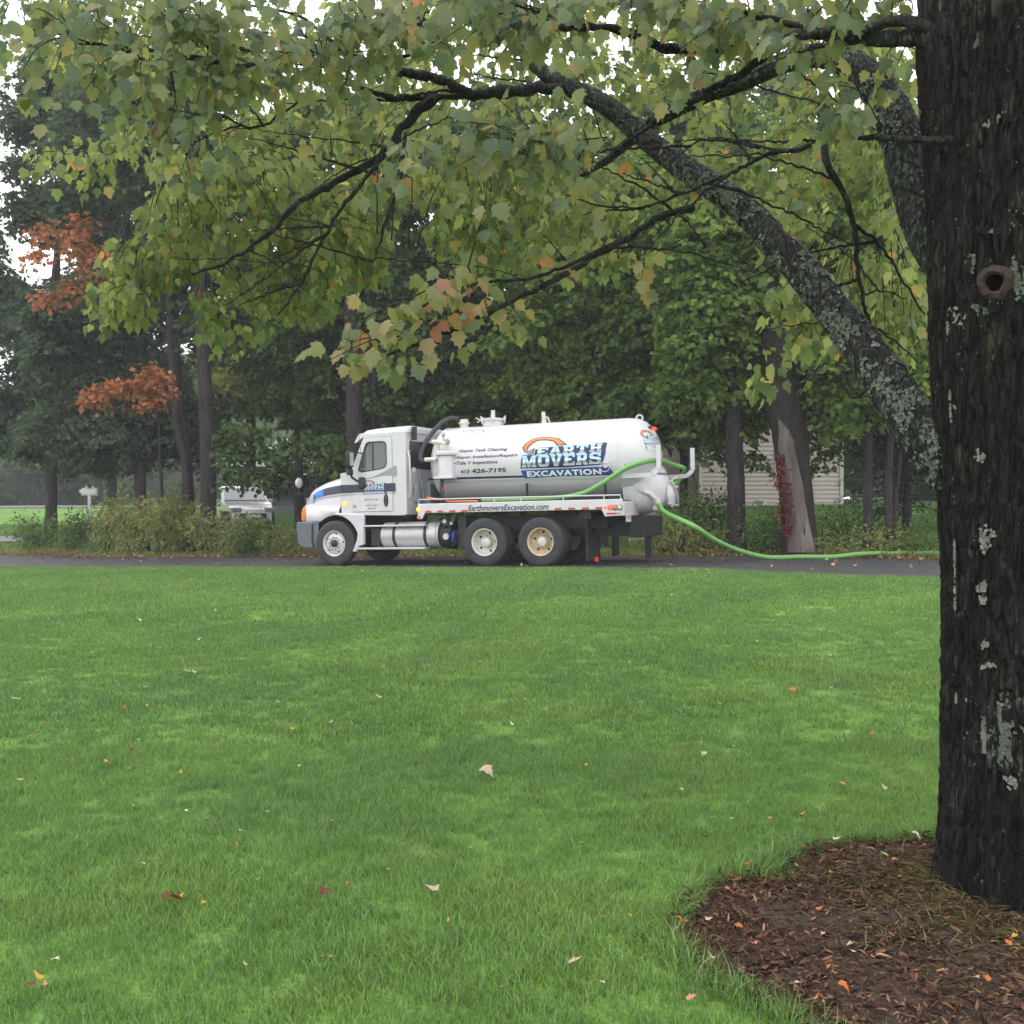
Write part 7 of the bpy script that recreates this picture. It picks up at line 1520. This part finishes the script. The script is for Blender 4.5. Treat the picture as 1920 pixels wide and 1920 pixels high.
yl = [(124, 1648, 14, 'yellow'), (378, 1717, 18, 'yellow'), (650, 1680, 15, 'orange'), (500, 1540, 12, 'tan'), (248, 1528, 10, 'yellow'), (348, 1538, 10, 'pale'), (388, 1551, 14, 'orange'), (444, 1602, 14, 'orange'), (449, 1577, 14, 'pale'), (265, 1640, 12, 'pale'), (297, 1641, 10, 'orange'), (160, 1711, 14, 'brown'), (483, 1670, 10, 'pale'), (457, 1835, 16, 'tan'), (602, 1820, 12, 'pale'), (620, 1820, 12, 'orange'), (620, 1556, 10, 'orange'),
      (175, 1232, 12, 'tan'), (262, 1170, 12, 'pale'), (373, 1207, 12, 'pale'), (110, 1228, 8, 'brown'), (12, 1242, 10, 'brown'), (75, 1159, 9, 'brown'), (165, 1156, 9, 'brown'), (403, 1151, 10, 'tan'), (385, 1141, 10, 'yellow'), (210, 1128, 9, 'yellow'), (190, 1087, 9, 'yellow'), (290, 1072, 9, 'yellow'), (358, 1092, 12, 'yellow'), (63, 1323, 9, 'tan'), (232, 1337, 12, 'orange'), (275, 1336, 12, 'yellow'), (520, 1328, 12, 'pale'), (269, 1298, 9, 'pale'), (84, 1368, 12, 'orange'), (68, 1383, 10, 'yellow'), (135, 1440, 14, 'orange'), (199, 1446, 20, 'yellow'), (337, 1463, 14, 'yellow'), (36, 1478, 16, 'tan'), (547, 1380, 14, 'yellow'), (644, 1394, 12, 'orange'), (620, 1366, 12, 'tan'), (240, 1455, 10, 'yellow'), (258, 1400, 10, 'tan'),
      (632, 1077, 12, 'yellow'), (680, 1076, 12, 'yellow'), (503, 1072, 8, 'yellow'), (795, 1080, 10, 'yellow'), (920, 1074, 9, 'yellow'), (1003, 1078, 9, 'yellow'), (1330, 1080, 9, 'pale'), (1180, 1120, 9, 'tan'), (1488, 1305, 22, 'orange'), (1260, 1122, 9, 'pale'), (985, 1324, 14, 'yellow'), (1045, 1168, 8, 'pale'), (710, 1318, 18, 'tan'), (960, 1370, 14, 'pale'), (1282, 1422, 16, 'yellow'), (1320, 1430, 20, 'tan'), (1377, 1414, 12, 'tan'), (1278, 1498, 16, 'tan'), (1580, 1486, 18, 'yellow'), (1662, 1494, 20, 'tan'), (1507, 1544, 16, 'yellow'), (1445, 1552, 12, 'yellow'), (1338, 1552, 14, 'tan'), (1373, 1553, 10, 'pale'), (1325, 1590, 20, 'brown'), (1130, 1745, 18, 'orange'), (1181, 1742, 16, 'yellow'), (1042, 1697, 12, 'yellow'), (728, 1652, 14, 'tan'), (1550, 1140, 10, 'tan'), (1558, 1238, 8, 'pale'), (1675, 1170, 10, 'brown'), (1690, 1130, 12, 'pink'), (1420, 1210, 8, 'tan'), (1595, 1388, 16, 'tan'), (1640, 1392, 18, 'orange'), (1690, 1380, 12, 'brown'), (1560, 1300, 10, 'tan'),
      (880, 1610, 12, 'tan'), (840, 1750, 14, 'yellow'), (760, 1560, 12, 'orange'), (1090, 1600, 12, 'tan'), (560, 1450, 10, 'pale'), (450, 1380, 10, 'tan'), (1100, 1450, 12, 'yellow'), (1170, 1350, 10, 'orange'), (900, 1250, 9, 'tan'), (780, 1200, 8, 'yellow'), (640, 1240, 9, 'brown'), (1180, 1250, 9, 'tan'), (1350, 1330, 12, 'yellow'), (1200, 1640, 12, 'brown'), (700, 1860, 16, 'brown'), (940, 1880, 16, 'orange'), (1130, 1870, 14, 'tan')]
for a in yl: fallen(*a)
ml = [(1403, 1648, 20, 'orange'), (1434, 1673, 16, 'orange'), (1395, 1701, 16, 'pink'), (1364, 1696, 14, 'orange'), (1570, 1600, 24, 'pale'), (1540, 1595, 16, 'orange'), (1563, 1623, 18, 'pink'), (1561, 1665, 14, 'yellow'), (1682, 1640, 16, 'orange'), (1660, 1630, 20, 'tan'), (1720, 1595, 28, 'pale'), (1736, 1610, 10, 'yellow'), (1386, 1770, 22, 'orange'), (1415, 1805, 22, 'pink'), (1335, 1830, 24, 'tan'), (1330, 1755, 22, 'tan'), (1275, 1757, 22, 'orange'), (1505, 1728, 26, 'brown'), (1537, 1735, 20, 'orange'), (1596, 1807, 20, 'tan'), (1605, 1820, 14, 'pale'), (1640, 1830, 12, 'pale'), (1695, 1828, 14, 'red'), (1557, 1850, 16, 'orange'), (1568, 1862, 16, 'orange'), (1550, 1870, 12, 'yellow'), (1585, 1890, 30, 'orange'), (1590, 1888, 14, 'yellow'), (1532, 1910, 20, 'orange'), (1772, 1860, 30, 'pink'), (1855, 1872, 22, 'orange'), (1833, 1872, 22, 'tan'), (1906, 1790, 18, 'yellow'), (1895, 1803, 22, 'orange'), (1912, 1755, 20, 'pink'), (1783, 1725, 12, 'orange'), (1662, 1690, 10, 'tan'), (1780, 1755, 18, 'orange'), (1690, 1671, 10, 'orange'), (1302, 1716, 12, 'brown'), (1575, 1645, 14, 'pink'), (1498, 1880, 14, 'tan'), (1495, 1650, 12, 'tan'), (1545, 1785, 14, 'tan')]
for a in ml: fallen(*a, where='mulch')
ORD = ['leftmost', 'second from left', 'third from left', 'fourth from left', 'fifth from left', 'sixth from left']
for lab, lst in SP.items():
    lst.sort(key=lambda q: q[0])
    if len(lst) > 1:
        for i, (px, o) in enumerate(lst): o['label'] = lab + ', ' + (ORD[i] if i < len(lst) - 1 else 'rightmost')


# ------------------------------------------------------------------ thin even haze volume, added to lift the dark tones
hz = MB().box(-145, 145, -8, 132, -2.5, 26).build('haze', None); tag(hz, kind='stuff')
hm_ = bpy.data.materials.new('dark_lift_haze'); hm_.use_nodes = True; nt = hm_.node_tree; nt.nodes.remove(nt.nodes['Principled BSDF'])
pv = nt.nodes.new('ShaderNodeVolumePrincipled'); pv.inputs['Density'].default_value = .0011; pv.inputs['Color'].default_value = (.92, .94, 1, 1); nt.links.new(pv.outputs[0], nt.nodes['Material Output'].inputs['Volume'])
hz.data.materials.append(hm_)
C.cycles.volume_bounces = 0
